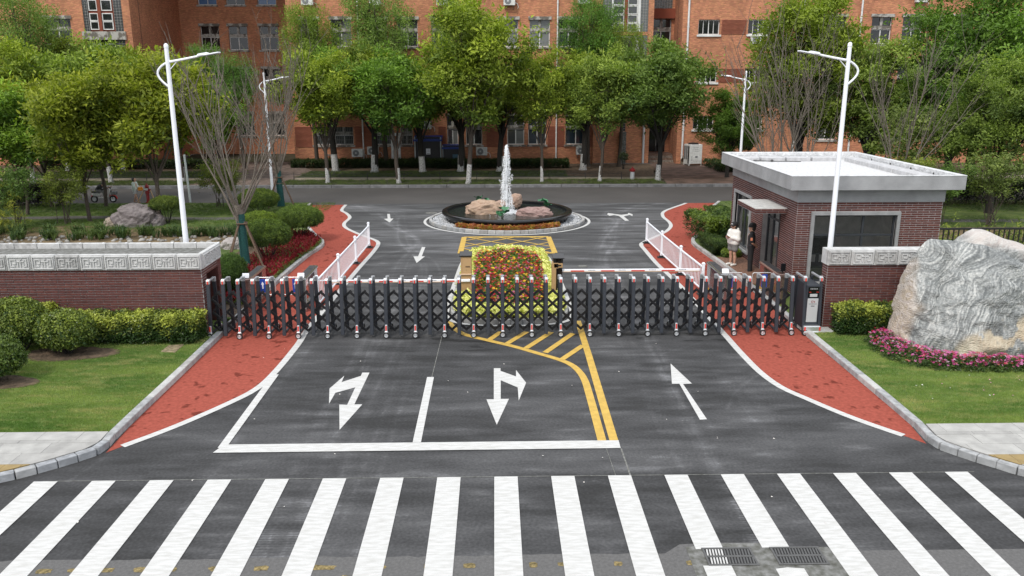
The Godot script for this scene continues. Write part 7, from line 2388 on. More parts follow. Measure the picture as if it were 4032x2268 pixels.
	for c in [[-29.9, -29.26], [-28.98, -28.2]]:
		for r in [[10.08, 10.68], [10.7, 11.26], [11.42, 12.2], [12.3, 13.1]]:
			window(b, c[0], c[1], r[0], r[1], F + 0.06, "pane", 0)
		window(b, c[0], c[1], 7.8, 9.1, F + 0.06, "pane", 1)
	# right stairwell
	glass_blocks(b, 8.1, 8.76, 9.92, 16.0, F + 0.25, M.glass_block)
	glass_blocks(b, 10.95, 11.52, 9.92, 16.0, F + 0.25, M.glass_block)
	glass_blocks(b, 10.95, 11.52, 5.4, 9.68, F + 0.25, M.glass_block)
	glass_blocks(b, 9.66, 10.08, 2.6, 3.95, F + 0.25, M.glass_block_dark)
	mb = MB.new(); rect_box(mb, 8.78, 10.93, 9.92, 16.0, F - 0.1, F + 0.0); rect_box(mb, 9.74, 9.97, 9.92, 16.0, F, F + 0.2)
	obj("mullion", mb, M.orange_dark, b)
	mb = MB.new(); rect_box(mb, 10.74, 10.93, 9.94, 16.0, F, F + 0.24); rect_box(mb, 8.78, 8.86, 9.94, 16.0, F, F + 0.24); rect_box(mb, 10.7, 10.93, 5.5, 9.66, F, F + 0.24)
	obj("white_jamb", mb, M.upvc, b)
	for c in [[8.87, 9.73], [9.98, 10.73]]:
		for r in [[9.95, 10.55], [10.57, 11.15], [11.18, 11.8], [11.82, 12.6], [12.62, 13.4]]:
			window(b, c[0], c[1], r[0], r[1], F + 0.3, "pane", 1)
	window(b, 8.8, 10.7, 8.1, 9.6, F + 0.3, "slide", 1)
	mb = MB.new(); rect_box(mb, 9.62, 10.12, 0.0, 2.58, F + 0.25, F + 0.55)
	obj("concrete_pier", mb, M.concrete, b)
	mb = MB.new(); rect_box(mb, 7.6, 12.2, 0.0, 0.16, F + 0.25, F + 0.5)
	obj("plinth", mb, M.concrete, b)
	# louvres
	for q in [[17.05, 18.9, 9.74, 10.82], [17.05, 18.95, 6.22, 7.26], [17.0, 18.95, 2.72, 3.77]]: louvre(b, q[0], q[1], q[2], q[3], F + 0.25)
	for q in [[-10.72, -9.4], [-6.2, -5.55], [-4.3, -3.75], [-0.62, 0.9], [4.1, 5.38], [7.18, 7.56], [-15.3, -14.05]]: louvre(b, q[0], q[1], 1.42, 3.0, F)
	# downpipes
	for q in [[14.52, 0.35, 17.0, F + 0.33, 0.075], [27.6, 1.0, 17.0, F + 0.1, 0.07], [23.2, 1.0, 17.0, F + 0.1, 0.1], [4.76, 0.15, 17.0, F + 0.1, 0.055], [-10.1, 0.15, 17.0, F + 0.1, 0.055]]:
		mb = MB.new(); mb.tube([Vector3(q[0], q[1], q[3]), Vector3(q[0], q[2], q[3])], [q[4], q[4]], 9)
		var y: float = q[1] + 0.4
		while y < 16.0:
			mb.tube([Vector3(q[0], y, q[3]), Vector3(q[0], y + 0.1, q[3])], [q[4] * 1.25, q[4] * 1.25], 9); y += 1.9
		obj("downpipe", mb, M.pipe_white, b)
	mb = MB.new(); mb.tube([Vector3(11.5, 0.1, F + 0.36), Vector3(11.48, 3.5, F + 0.36)], [0.09, 0.09], 10); obj("flue_pipe", mb, M.plate_silver, b)
	mb = MB.new()
	mb.tube([Vector3(-12.6, 0.1, F + 0.12), Vector3(-12.6, 0.8, F + 0.12), Vector3(-12.9, 0.85, F + 0.12)], [0.05, 0.05, 0.05], 7); obj("vent_pipe", mb, M.grille_grey, b)
	# entrance
	var d := sub("door", b, Vector3(0, 0, -67.3))
	mb = MB.new()
	for q in [[12.3, 13.8, 3.1, 3.28], [12.3, 13.8, 2.45, 2.53], [12.3, 12.36, 0.76, 3.1], [13.74, 13.8, 0.76, 3.1], [13.0, 13.1, 0.76, 2.45]]: rect_box(mb, q[0], q[1], q[2], q[3], 0.0, 0.06)
	obj("frame", mb, M.frame_dark, d)
	mb = MB.new(); rect_box(mb, 12.36, 13.74, 0.76, 3.1, 0.0, 0.02); obj("pane", mb, M.pane[0], d)
	mb = MB.new(); rect_box(mb, 13.01, 13.05, 1.2, 2.1, 0.06, 0.1); obj("handle", mb, M.steel, d)
	for k in 5:
		mb = MB.new(); mb.box(Vector3(13.015, 0.074 * (k + 1), (-65.745 - 64.75 - 0.2 * k) * 0.5), Vector3(2.12, 0.148 * (k + 1), -64.75 - 0.2 * k + 65.745), 0.012)
		obj("step", mb, M.step_a if k % 2 == 0 else M.step_b, b)
	mb = MB.new(); rect_box(mb, 11.95, 14.08, 0.0, 0.74, -67.2, -65.75); obj("landing", mb, M.step_a, b)
	mb = MB.new(); mb.box(Vector3(14.6, 0.4, -64.2), Vector3(0.3, 0.12, 1.6), 0.02, Basis(Vector3.RIGHT, -0.35)); rect_box(mb, 14.46, 14.74, 0.0, 0.28, -64.9, -63.5); obj("ramp_wall", mb, M.tan_path, b)
	mb = MB.new(); mb.tube([Vector3(12.6, 3.55, -66.6), Vector3(12.6, 3.62, -66.6)], [0.1, 0.1], 10); mb.tube([Vector3(13.3, 3.55, -66.6), Vector3(13.3, 3.62, -66.6)], [0.1, 0.1], 10); obj("door_lamp", mb, M.white_metal, b)
	# shop-like pier with a white sign panel between the barred windows
	mb = MB.new(); rect_box(mb, -7.95, -7.78, 0.1, 2.3, F + 0.02, F + 0.3); rect_box(mb, -7.42, -7.25, 0.1, 2.3, F + 0.02, F + 0.3); obj("white_post", mb, M.pipe_white, b)
	mb = MB.new(); rect_box(mb, -8.05, -7.15, 2.3, 2.5, F + 0.02, F + 0.4); obj("sign_board", mb, M.pipe_white, b)
	mb = MB.new(); mb.tri(Vector3(-7.42, 2.35, F + 0.405), Vector3(-7.3, 2.35, F + 0.405), Vector3(-7.42, 2.46, F + 0.405)); obj("sign_mark", mb, M.black, b)
	# blue roofed sheds against the wall
	var s := thing("shed", "dark shed with a corrugated blue roof and a warning sign, at the building's foot", "shed", Vector3(-5.05, 0.11, -63.4))
	shed_roof(s, -1.1, 1.1, 2.2, 0.26, 1.2)
	mb = MB.new()
	for x in [-1.0, 0.95]: rect_box(mb, x - 0.04, x + 0.04, 0, 2.15, -0.04, 0.04)
	rect_box(mb, -1.0, 0.95, 0.2, 0.28, -0.03, 0.03)
	obj("frame", mb, M.pole_grey, s)
	mb = MB.new(); rect_box(mb, -0.95, 0.9, 0.0, 2.12, -1.0, -0.06); obj("panel", mb, M.iron, s)
	var sg := MB.new(); rect_box(sg, -0.16, 0.16, 0.85, 1.28, 0.0, 0.02)
	var sign_ := obj("warning_sign", sg, M.white_metal, s)
	sg = MB.new()
	for k in 3:
		var a := TAU * k / 3.0 + PI * 0.5
		var c := TAU * (k + 1) / 3.0 + PI * 0.5
		sg.beam(Vector3(cos(a) * 0.12, 1.11 + sin(a) * 0.12, 0.024), Vector3(cos(c) * 0.12, 1.11 + sin(c) * 0.12, 0.024), 0.006, 0.026, Vector3.BACK)
	sg.beam(Vector3(0.02, 1.17, 0.024), Vector3(-0.015, 1.11, 0.024), 0.006, 0.02, Vector3.BACK); sg.beam(Vector3(0.015, 1.115, 0.024), Vector3(-0.01, 1.06, 0.024), 0.006, 0.02, Vector3.BACK)
	for k in 4: rect_box(sg, -0.11 + k * 0.06, -0.07 + k * 0.06, 0.89, 0.94, 0.02, 0.026)
	obj("sign_print", sg, M.black, sign_)
	s = thing("shed", "smaller lean-to with a blue sheet roof right of the larger blue shed", "shed", Vector3(-3.25, 0.11, -63.4))
	shed_roof(s, -0.75, 0.75, 1.55, 0.2, 1.0)
	mb = MB.new(); rect_box(mb, -0.7, 0.7, 0.25, 0.31, -0.03, 0.03); rect_box(mb, -0.72, -0.66, 0, 1.5, -0.03, 0.03); rect_box(mb, 0.66, 0.72, 0, 1.5, -0.03, 0.03); obj("frame", mb, M.pole_grey, s)
	mb = MB.new(); rect_box(mb, -0.66, 0.66, 0, 1.48, -1.0, -0.05); obj("panel", mb, M.iron, s)
	mb = MB.new(); rect_box(mb, 0.05, 0.55, 0.05, 0.85, -0.03, 0.05); obj("blue_cabinet", mb, M.cabinet_blue, s)
	# air conditioners
	var ac := make_ac()
	var spots := [[-13.72, 11.78, F, "at the top edge, left of the feathery tree left of centre"], [-8.76, 11.77, F, "at the top edge above the window second from the recess"], [-3.8, 11.77, F, "at the top edge above the windows left of the fountain jet"], [1.15, 11.78, F, "at the top edge just right of the fountain jet"], [6.66, 11.9, F, "at the top edge left of the glass block stairwell"], [19.65, 9.05, F + 0.25, "on the wall below the open window right of the louvres"], [31.9, 12.02, F, "at the top edge at the upper right of the building"], [31.2, 8.75, F, "below the barred window at the upper right, behind tree tops"], [-10.55, 0.7, F, "low on the wall left of the white downpipe"], [-9.35, 0.87, F, "low on the wall right of the white downpipe, behind a trunk"], [-5.25, 2.8, F, "above the blue shed roof"], [-1.0, 0.8, F, "low on the wall left of the fountain jet"], [6.72, 0.83, F, "low behind the thick whitewashed trunk right of the jet"]]
	for i in spots.size():
		var at := Vector3(spots[i][0], spots[i][1], spots[i][2] + 0.05)
		var lb: String = "white air conditioner unit " + spots[i][3]
		if i == 0:
			ac.position = at; ac.set_meta("label", lb)
		else:
			copy(ac, at, 0.0, lb)
	# big outdoor unit by the entrance
	w_chiller()


func shed_roof(s: Node3D, x0: float, x1: float, y: float, drop: float, depth: float) -> void:
	var mb := MB.new()
	var n := int((x1 - x0) / 0.06)
	for i in n:
		var xa := x0 + i * 0.06
		var h := 0.02 if i % 2 else -0.02
		var h2 := -h
		var a := Vector3(xa, y - drop + h, 0.25)
		var b := Vector3(xa + 0.06, y - drop + h2, 0.25)
		var c := Vector3(xa + 0.06, y + h2, -depth + 0.2)
		var d := Vector3(xa, y + h, -depth + 0.2)
		mb.face(a, b, c, d, Vector3.UP)
		var k := Vector3(0, -0.02, 0)
		mb.face(a + k, b + k, c + k, d + k, Vector3.DOWN)
		mb.face(a + k, b + k, b, a, Vector3.BACK)
	mb.beam(Vector3(x0, y - drop - 0.05, 0.24), Vector3(x1, y - drop - 0.05, 0.24), 0.02, 0.09)
	obj("roof", mb, M.blue_sheet, s)


func make_ac() -> Node3D:
	var w := thing("air_conditioner", "white air conditioner", "air conditioner", Vector3.ZERO, 0.0, "air conditioner units on the orange building")
	var mb := MB.new(); mb.box(Vector3(0, 0.31, 0.24), Vector3(0.86, 0.6, 0.32), 0.02); obj("casing", mb, M.ac_white, w)
	mb = MB.new(); mb.lathe(Vector3.ZERO, [[0.24, 0.0], [0.24, 0.012], [0.2, 0.02], [0.0, 0.02]], 20)
	obj("fan_grille", mb, M.grille_grey, w, Vector3(-0.1, 0.31, 0.395), Basis(Vector3.RIGHT, PI * 0.5))
	mb = MB.new(); mb.lathe(Vector3.ZERO, [[0.06, 0.0], [0.06, 0.032], [0.0, 0.034]], 12)
	obj("hub", mb, M.ac_white, w, Vector3(-0.1, 0.31, 0.395), Basis(Vector3.RIGHT, PI * 0.5))
	mb = MB.new()
	for x in [-0.3, 0.3]: mb.beam(Vector3(x, -0.01, 0.0), Vector3(x, -0.01, 0.46), 0.04, 0.04); mb.beam(Vector3(x, -0.28, 0.0), Vector3(x, -0.02, 0.38), 0.03, 0.03)
	obj("bracket", mb, M.grille_grey, w)
	mb = MB.new(); mb.tube([Vector3(0.43, 0.2, 0.15), Vector3(0.6, 0.15, 0.06), Vector3(0.68, -0.1, 0.05), Vector3(0.62, -0.2, 0.05)], [0.025, 0.025, 0.02, 0.02], 6); obj("pipe", mb, M.ac_white, w)
	return w


func w_chiller() -> void:
	var w := thing("outdoor_unit", "tall rusty white outdoor chiller unit beside the entrance steps", "chiller", Vector3(15.1, 0.14, -63.0), 0.24)
	var mb := MB.new(); mb.box(Vector3(0, 0.82, 0), Vector3(1.05, 1.5, 0.95), 0.015); obj("casing", mb, M.ac_white, w)
	mb = MB.new()
	for x in [-0.5, 0.5]:
		for z in [-0.42, 0.42]: mb.box(Vector3(x, 0.05, z), Vector3(0.07, 0.1, 0.07))
	obj("leg", mb, M.ac_white, w)
	mb = MB.new(); mb.lathe(Vector3(0, 1.57, 0), [[0.4, 0.0], [0.4, 0.08], [0.34, 0.1], [0.2, 0.12], [0, 0.12]], 20); obj("fan", mb, M.black, w)
	mb = MB.new()
	for z in [-0.3, 0.02]: mb.box(Vector3(-0.53, 0.95, z), Vector3(0.02, 1.0, 0.24), 0.004)
	obj("side_grille", mb, M.grille_grey, w)
	mb = MB.new(); mb.box(Vector3(-0.53, 0.8, 0.33), Vector3(0.02, 1.3, 0.2), 0.003); obj("open_panel", mb, M.rubber, w)
	mb = MB.new(); mb.box(Vector3(0.06, 0.56, 0.48), Vector3(0.52, 0.42, 0.02), 0.006); obj("control_panel", mb, M.ac_white, w)
	mb = MB.new(); mb.box(Vector3(0.06, 0.65, 0.493), Vector3(0.2, 0.14, 0.012), 0.003); obj("display", mb, M.grille_grey, w)
	mb = MB.new()
	for k in 4: mb.lathe(Vector3.ZERO, [[0.03, 0], [0.03, 0.01], [0, 0.01]], 8)
	for k in 4: mb.box(Vector3(-0.32, 0.4 + k * 0.1, 0.48), Vector3(0.05, 0.05, 0.015), 0.01)
	obj("button", mb, M.grille_grey, w)
	mb = MB.new()
	for r in 3:
		for k in 6: mb.box(Vector3(-0.2 + k * 0.075, 1.38 - r * 0.14 - k * 0.006, 0.477), Vector3(0.055, 0.025, 0.006), 0.0, Basis(Vector3.BACK, -0.08))
	obj("lettering", mb, M.grille_grey, w)
	mb = MB.new(); mb.box(Vector3(0, 0.1, 0.47), Vector3(0.9, 0.07, 0.02), 0.004); obj("rust", mb, M.rust, w)


# ---------------------------------------------------------------- people
func skin_mesh(bones: Array, cell: float, k := 0.03) -> ArrayMesh:
	# bones [p, q, rp, rq(, colour)] -> one smooth surface: tapered capsules joined by a smooth minimum, meshed as surface nets
	var lo := Vector3(1e9, 1e9, 1e9)
	var hi := -lo
	for b in bones:
		for e in 2:
			var r := float(b[2 + e]) + k + cell * 2.5
			lo = lo.min(b[e] - Vector3(r, r, r)); hi = hi.max(b[e] + Vector3(r, r, r))
	var n := Vector3i(((hi - lo) / cell).ceil()) + Vector3i(1, 1, 1)
	var f := PackedFloat32Array()
	f.resize(n.x * n.y * n.z)
	f.fill(1.0)
	var sx := n.y * n.z
	var sy := n.z
	for b in bones:
		var p: Vector3 = b[0]
		var q: Vector3 = b[1]
		var ra: float = b[2]
		var rb: float = b[3]
		var m := maxf(ra, rb) + k + cell * 2.0
		var i0 := Vector3i(((p.min(q) - Vector3(m, m, m) - lo) / cell).floor()).max(Vector3i.ZERO)
		var i1 := Vector3i(((p.max(q) + Vector3(m, m, m) - lo) / cell).ceil()).min(n - Vector3i.ONE)
		var pq := q - p
		var l2 := maxf(pq.length_squared(), 1e-9)
		for x in range(i0.x, i1.x + 1):
			for y in range(i0.y, i1.y + 1):
				var base := x * sx + y * sy
				for z in range(i0.z, i1.z + 1):
					var w := lo + Vector3(x, y, z) * cell - p
					var t := clampf(w.dot(pq) / l2, 0.0, 1.0)
					var d := (w - pq * t).length() - lerpf(ra, rb, t)
					var o := f[base + z]
					var h := maxf(k - absf(o - d), 0.0) / k
					f[base + z] = minf(o, d) - h * h * k * 0.25
	var idx := {}
	var vs := PackedVector3Array()
	var ns := PackedVector3Array()
	var offs := [0, sx, sy, sx + sy, 1, sx + 1, sy + 1, sx + sy + 1]
	var oc := [Vector3(0, 0, 0), Vector3(1, 0, 0), Vector3(0, 1, 0), Vector3(1, 1, 0), Vector3(0, 0, 1), Vector3(1, 0, 1), Vector3(0, 1, 1), Vector3(1, 1, 1)]
	var ed := [[0, 1], [2, 3], [4, 5], [6, 7], [0, 2], [1, 3], [4, 6], [5, 7], [0, 4], [1, 5], [2, 6], [3, 7]]
	for x in n.x - 1:
		for y in n.y - 1:
			for z in n.z - 1:
				var at := x * sx + y * sy + z
				var neg := 0
				for c in 8:
					if f[at + offs[c]] < 0.0: neg += 1
				if neg == 0 or neg == 8: continue
				var sum := Vector3.ZERO
				var cnt := 0
				for e in ed:
					var a := f[at + offs[e[0]]]
					var b := f[at + offs[e[1]]]
					if (a < 0.0) != (b < 0.0):
						sum += oc[e[0]].lerp(oc[e[1]], a / (a - b)); cnt += 1
				idx[at] = vs.size()
				vs.append(lo + (Vector3(x, y, z) + sum / cnt) * cell)
				var g3 := Vector3.ZERO
				for c in 8: g3 += (oc[c] * 2.0 - Vector3.ONE) * f[at + offs[c]]
				ns.append(g3.normalized())
	var mb := MB.new()
	var emit := func(a: int, b: int, c: int, d: int, flip: bool) -> void:
		if not (idx.has(a) and idx.has(b) and idx.has(c) and idx.has(d)): return
		var i := [idx[a], idx[b], idx[c], idx[d]]
		if flip: i.reverse()
		mb.quad_n(vs[i[0]], vs[i[1]], vs[i[2]], vs[i[3]], ns[i[0]], ns[i[1]], ns[i[2]], ns[i[3]])
	for at in idx:
		var a := f[at]
		if (a < 0.0) != (f[at + sx] < 0.0): emit.call(at - sy - 1, at - 1, at, at - sy, a > 0.0) if false else emit.call(at - sy - 1, at - 1, at, at - sy, a >= 0.0)
		if (a < 0.0) != (f[at + sy] < 0.0): emit.call(at - sx - 1, at - sx, at, at - 1, a >= 0.0)
		if (a < 0.0) != (f[at + 1] < 0.0): emit.call(at - sx - sy, at - sy, at, at - sx, a >= 0.0)
	# make every face look outward
	for i in range(0, mb.v.size(), 3):
		var fn := (mb.v[i + 2] - mb.v[i]).cross(mb.v[i + 1] - mb.v[i])
		if fn.dot(mb.n[i]) < 0.0:
			var t := mb.v[i + 1]; mb.v[i + 1] = mb.v[i + 2]; mb.v[i + 2] = t
			var u := mb.n[i + 1]; mb.n[i + 1] = mb.n[i + 2]; mb.n[i + 2] = u
	return mb.mesh()


func hand_bones(wrist: Vector3, d: Vector3, palm: Vector3, s := 1.0, curl := 0.5) -> Array:
	# palm, four fingers of unequal length bent at the knuckles, thumb from the side of the palm
	d = d.normalized()
	var side := d.cross(palm).normalized()
	palm = side.cross(d).normalized()
	var out := []
	for k in 4:
		var o := side * (k - 1.5) * 0.019 * s
		out.append([wrist + d * 0.01 * s + o * 0.6, wrist + d * 0.085 * s + o, 0.014 * s, 0.012 * s])
		var l: float = [0.075, 0.083, 0.078, 0.06][k] * s
		var a := wrist + d * 0.088 * s + o
		var d1 := (d + palm * curl * 0.5).normalized()
		var d2 := (d + palm * curl * 1.6).normalized()
		out.append([a, a + d1 * l * 0.5, 0.0095 * s, 0.009 * s])
		out.append([a + d1 * l * 0.5, a + d1 * l * 0.5 + d2 * l * 0.5, 0.009 * s, 0.0075 * s])
	var t := wrist + d * 0.025 * s - side * 0.03 * s
	var td := (d * 0.7 - side * 0.7 + palm * 0.4).normalized()
	out.append([t, t + td * 0.038 * s, 0.012 * s, 0.0105 * s])
	out.append([t + td * 0.038 * s, t + (td + palm * 0.3).normalized() * 0.068 * s, 0.0105 * s, 0.0085 * s])
	return out


func head_bones(c: Vector3, f: Vector3, s := 1.0) -> Array:  # c: middle of the head, f: where the face looks
	var r := f.cross(Vector3.UP).normalized()
	var u := r.cross(f).normalized()
	return [[c + u * 0.035 * s - f * 0.015 * s, c + u * 0.02 * s + f * 0.015 * s, 0.088 * s, 0.082 * s], [c - u * 0.055 * s + f * 0.025 * s, c + f * 0.02 * s, 0.055 * s, 0.075 * s], [c - u * 0.02 * s + f * 0.095 * s, c + u * 0.015 * s + f * 0.09 * s, 0.013 * s, 0.009 * s],
		[c - u * 0.055 * s + f * 0.072 * s + r * 0.015 * s, c - u * 0.055 * s + f * 0.072 * s - r * 0.015 * s, 0.009 * s, 0.009 * s], [c + r * 0.085 * s + u * 0.01, c + r * 0.085 * s - u * 0.02, 0.014 * s, 0.011 * s], [c - r * 0.085 * s + u * 0.01, c - r * 0.085 * s - u * 0.02, 0.014 * s, 0.011 * s]]


func add_face(w: Node3D, c: Vector3, f: Vector3, s := 1.0) -> void:
	var r := f.cross(Vector3.UP).normalized()
	var u := r.cross(f).normalized()
	obj("eyes", skin_mesh([[c + r * 0.03 * s + f * 0.083 * s + u * 0.012, c + r * 0.036 * s + f * 0.082 * s + u * 0.012, 0.008 * s, 0.008 * s], [c - r * 0.03 * s + f * 0.083 * s + u * 0.012, c - r * 0.036 * s + f * 0.082 * s + u * 0.012, 0.008 * s, 0.008 * s]], 0.005, 0.004), M.black, w)
	obj("mouth", skin_mesh([[c - u * 0.056 * s + f * 0.08 * s + r * 0.014 * s, c - u * 0.056 * s + f * 0.08 * s - r * 0.014 * s, 0.005 * s, 0.005 * s]], 0.004, 0.004), M.lip, w)


func people() -> void:
	# the waiting pedestrian: white hooded jacket, grey shorts, black cap, looking down at a phone, facing left towards the camera
	var w := thing("person", "person in white hooded jacket, grey shorts and black cap looking at a phone", "person", Vector3(8.6, 0.135, -29.0), deg_to_rad(-62))
	var V := func(x: float, y: float, z: float) -> Vector3: return Vector3(x, y, z)
	var hc: Vector3 = V.call(0, 1.45, 0.045)
	var look := Vector3(0, -0.5, 0.87).normalized()
	var body := head_bones(hc, look, 0.98)
	body.append_array([[V.call(0, 1.28, -0.01), V.call(0, 1.38, 0.02), 0.05, 0.05], [V.call(-0.08, 0.85, 0), V.call(0.08, 0.85, 0), 0.12, 0.12], [V.call(0, 0.9, 0), V.call(0, 1.15, -0.02), 0.1, 0.09]])
	for s in [-1.0, 1.0]:
		body.append_array([[V.call(s * 0.09, 0.82, 0), V.call(s * 0.095, 0.46, 0.015), 0.088, 0.056], [V.call(s * 0.095, 0.46, 0.015), V.call(s * 0.1, 0.3, -0.015), 0.052, 0.056], [V.call(s * 0.1, 0.3, -0.015), V.call(s * 0.1, 0.08, -0.01), 0.054, 0.035], [V.call(s * 0.1, 0.045, -0.02), V.call(s * 0.115, 0.04, 0.13), 0.036, 0.03]])
		body.append_array([[V.call(s * 0.22, 1.0, 0.05), V.call(s * 0.07, 1.06, 0.26), 0.04, 0.03]])
		body.append_array(hand_bones(V.call(s * 0.07, 1.06, 0.26), V.call(-s * 0.6, 0.15, 0.8), V.call(-s * 0.2, 1, 0), 0.92, 0.9))
	obj("body", skin_mesh(body, 0.0145, 0.02), M.skin, w)
	var jk := [[V.call(-0.09, 0.86, 0), V.call(0.09, 0.86, 0), 0.155, 0.155], [V.call(-0.08, 0.9, 0), V.call(-0.1, 1.2, 0), 0.15, 0.125], [V.call(0.08, 0.9, 0), V.call(0.1, 1.2, 0), 0.15, 0.125], [V.call(-0.15, 1.24, -0.01), V.call(0.15, 1.24, -0.01), 0.085, 0.085], [V.call(-0.04, 1.0, 0.05), V.call(0.0, 1.25, 0.05), 0.12, 0.09], [V.call(-0.06, 1.32, -0.09), V.call(0.06, 1.32, -0.09), 0.07, 0.07]]
	for s in [-1.0, 1.0]:
		jk.append_array([[V.call(s * 0.2, 1.22, -0.01), V.call(s * 0.25, 1.0, 0.03), 0.085, 0.075], [V.call(s * 0.25, 1.0, 0.03), V.call(s * 0.1, 1.05, 0.22), 0.075, 0.055]])
	obj("jacket", skin_mesh(jk, 0.02, 0.05), M.cloth_white, w)
	var sh := [[V.call(-0.08, 0.82, 0), V.call(0.08, 0.82, 0), 0.15, 0.15]]
	for s in [-1.0, 1.0]: sh.append([V.call(s * 0.095, 0.78, 0), V.call(s * 0.105, 0.62, 0.01), 0.125, 0.115])
	obj("shorts", skin_mesh(sh, 0.02, 0.04), M.cloth_grey, w)
	for s in [-1.0, 1.0]: obj("shoe", skin_mesh([[V.call(s * 0.1, 0.045, -0.05), V.call(s * 0.115, 0.04, 0.14), 0.046, 0.042]], 0.013, 0.02), M.cloth_white, w)
	add_face(w, hc, look, 0.98)
	obj("hair", skin_mesh([[V.call(0, 1.47, -0.03), V.call(0, 1.4, -0.05), 0.09, 0.085], [V.call(-0.07, 1.42, -0.02), V.call(-0.075, 1.33, -0.01), 0.035, 0.025], [V.call(0.07, 1.42, -0.02), V.call(0.075, 1.33, -0.01), 0.035, 0.025]], 0.014, 0.03), M.hair, w)
	var cap := obj("cap", skin_mesh([[V.call(0, 1.50, 0.03), V.call(0, 1.51, -0.01), 0.103, 0.103], [V.call(-0.05, 1.46, 0.12), V.call(0.05, 1.46, 0.12), 0.03, 0.03], [V.call(-0.04, 1.42, 0.18), V.call(0.04, 1.42, 0.18), 0.014, 0.014]], 0.013, 0.03), M.cloth_black, w)
	var mb := MB.new()
	for i in 3: mb.box(V.call(-0.03 + i * 0.03, 1.535, 0.131), Vector3(0.02, 0.022, 0.006))
	obj("cap_print", mb, M.white_metal, cap)
	obj("backpack", skin_mesh([[V.call(0, 0.95, -0.18), V.call(0, 1.18, -0.17), 0.12, 0.1], [V.call(-0.06, 0.95, -0.18), V.call(0.06, 0.95, -0.18), 0.11, 0.11]], 0.02, 0.05), M.cloth_pale, w)
	mb = MB.new(); mb.box(Vector3.ZERO, Vector3(0.075, 0.012, 0.16), 0.004)
	var at: Vector3 = w.transform * Vector3(0, 1.115, 0.33)
	tag(obj("phone", mb, M.screen, self, at, w.basis * Basis(Vector3.UP, PI * 0.5) * Basis(Vector3.RIGHT, 0.4)), "black phone held in both hands by the person in the white jacket", "phone")
	# the guard
	w = thing("person", "guard in black uniform and cap standing with hands behind the back", "person", Vector3(8.98, 0.06, -28.15), deg_to_rad(-110))
	hc = V.call(-0.02, 1.6, 0.03)
	look = Vector3(-0.15, -0.05, 1.0).normalized()
	body = head_bones(hc, look, 1.04)
	body.append_array([[V.call(0, 1.42, -0.01), V.call(0, 1.53, 0.01), 0.056, 0.055], [V.call(0, 0.95, 0), V.call(0, 1.3, 0), 0.13, 0.14]])
	for s in [-1.0, 1.0]:
		body.append_array([[V.call(s * 0.09, 0.9, 0), V.call(s * 0.09, 0.5, 0), 0.08, 0.055], [V.call(s * 0.09, 0.5, 0), V.call(s * 0.1, 0.08, -0.01), 0.055, 0.04], [V.call(s * 0.23, 1.32, -0.01), V.call(s * 0.27, 1.12, -0.05), 0.046, 0.042], [V.call(s * 0.27, 1.12, -0.05), V.call(s * 0.08, 0.97, -0.17), 0.042, 0.03]])
		body.append_array(hand_bones(V.call(s * 0.08, 0.97, -0.17), V.call(-s * 0.9, -0.25, -0.05), V.call(0, 0, -1), 1.0, 0.6))
	obj("body", skin_mesh(body, 0.0145, 0.02), M.skin, w)
	obj("shirt", skin_mesh([[V.call(-0.075, 0.97, 0), V.call(-0.1, 1.3, 0), 0.125, 0.13], [V.call(0.075, 0.97, 0), V.call(0.1, 1.3, 0), 0.125, 0.13], [V.call(-0.17, 1.38, -0.01), V.call(0.17, 1.38, -0.01), 0.075, 0.075], [V.call(-0.21, 1.37, -0.01), V.call(-0.265, 1.17, -0.04), 0.075, 0.068], [V.call(0.21, 1.37, -0.01), V.call(0.265, 1.17, -0.04), 0.075, 0.068], [V.call(-0.04, 1.45, 0), V.call(0.04, 1.45, 0), 0.055, 0.055]], 0.018, 0.04), M.cloth_black, w)
	var tr := [[V.call(-0.07, 0.93, 0), V.call(0.07, 0.93, 0), 0.135, 0.135]]
	for s in [-1.0, 1.0]: tr.append_array([[V.call(s * 0.09, 0.88, 0), V.call(s * 0.1, 0.48, 0), 0.108, 0.085], [V.call(s * 0.1, 0.48, 0), V.call(s * 0.105, 0.09, -0.01), 0.085, 0.075]])
	obj("trousers", skin_mesh(tr, 0.018, 0.03), M.cloth_black, w)
	for s in [-1.0, 1.0]: obj("shoe", skin_mesh([[V.call(s * 0.105, 0.045, -0.06), V.call(s * 0.12, 0.04, 0.15), 0.048, 0.042]], 0.013, 0.02), M.black, w)
	add_face(w, hc, look, 1.04)
	obj("hair", skin_mesh([[V.call(-0.02, 1.61, -0.03), V.call(-0.02, 1.56, -0.035), 0.09, 0.08]], 0.014, 0.03), M.hair, w)
	obj("cap", skin_mesh([[V.call(-0.02, 1.67, 0.03), V.call(-0.02, 1.68, -0.03), 0.105, 0.105], [V.call(-0.07, 1.72, 0.02), V.call(0.03, 1.72, 0.0), 0.07, 0.07], [V.call(-0.08, 1.635, 0.125), V.call(0.02, 1.635, 0.125), 0.022, 0.022]], 0.013, 0.02), M.cloth_black, w)
	obj("belt", skin_mesh([[V.call(-0.075, 1.0, 0), V.call(0.075, 1.0, 0), 0.137, 0.137]], 0.02, 0.02), M.black, w).scale = Vector3(1, 1, 1)
	for s in [-1.0, 1.0]:
		mb = MB.new(); mb.box(Vector3.ZERO, Vector3(0.012, 0.1, 0.075), 0.004)
		obj("shoulder_patch", mb, M.patch_orange, w, V.call(s * 0.315, 1.26, -0.01), Basis(Vector3.BACK, s * 0.26))
	# pedestrian across the garden, phone at the ear, orange bag on the arm
	w = thing("person", "person in pale jacket and shorts with hand at the ear, beside the red hydrant", "person", Vector3(-19.65, 0.06, -45.3), deg_to_rad(80))
	w.scale = Vector3.ONE * 0.83
	hc = V.call(0, 1.5, 0.05)
	look = Vector3(0.1, -0.3, 0.95).normalized()
	body = head_bones(hc, look, 1.0)
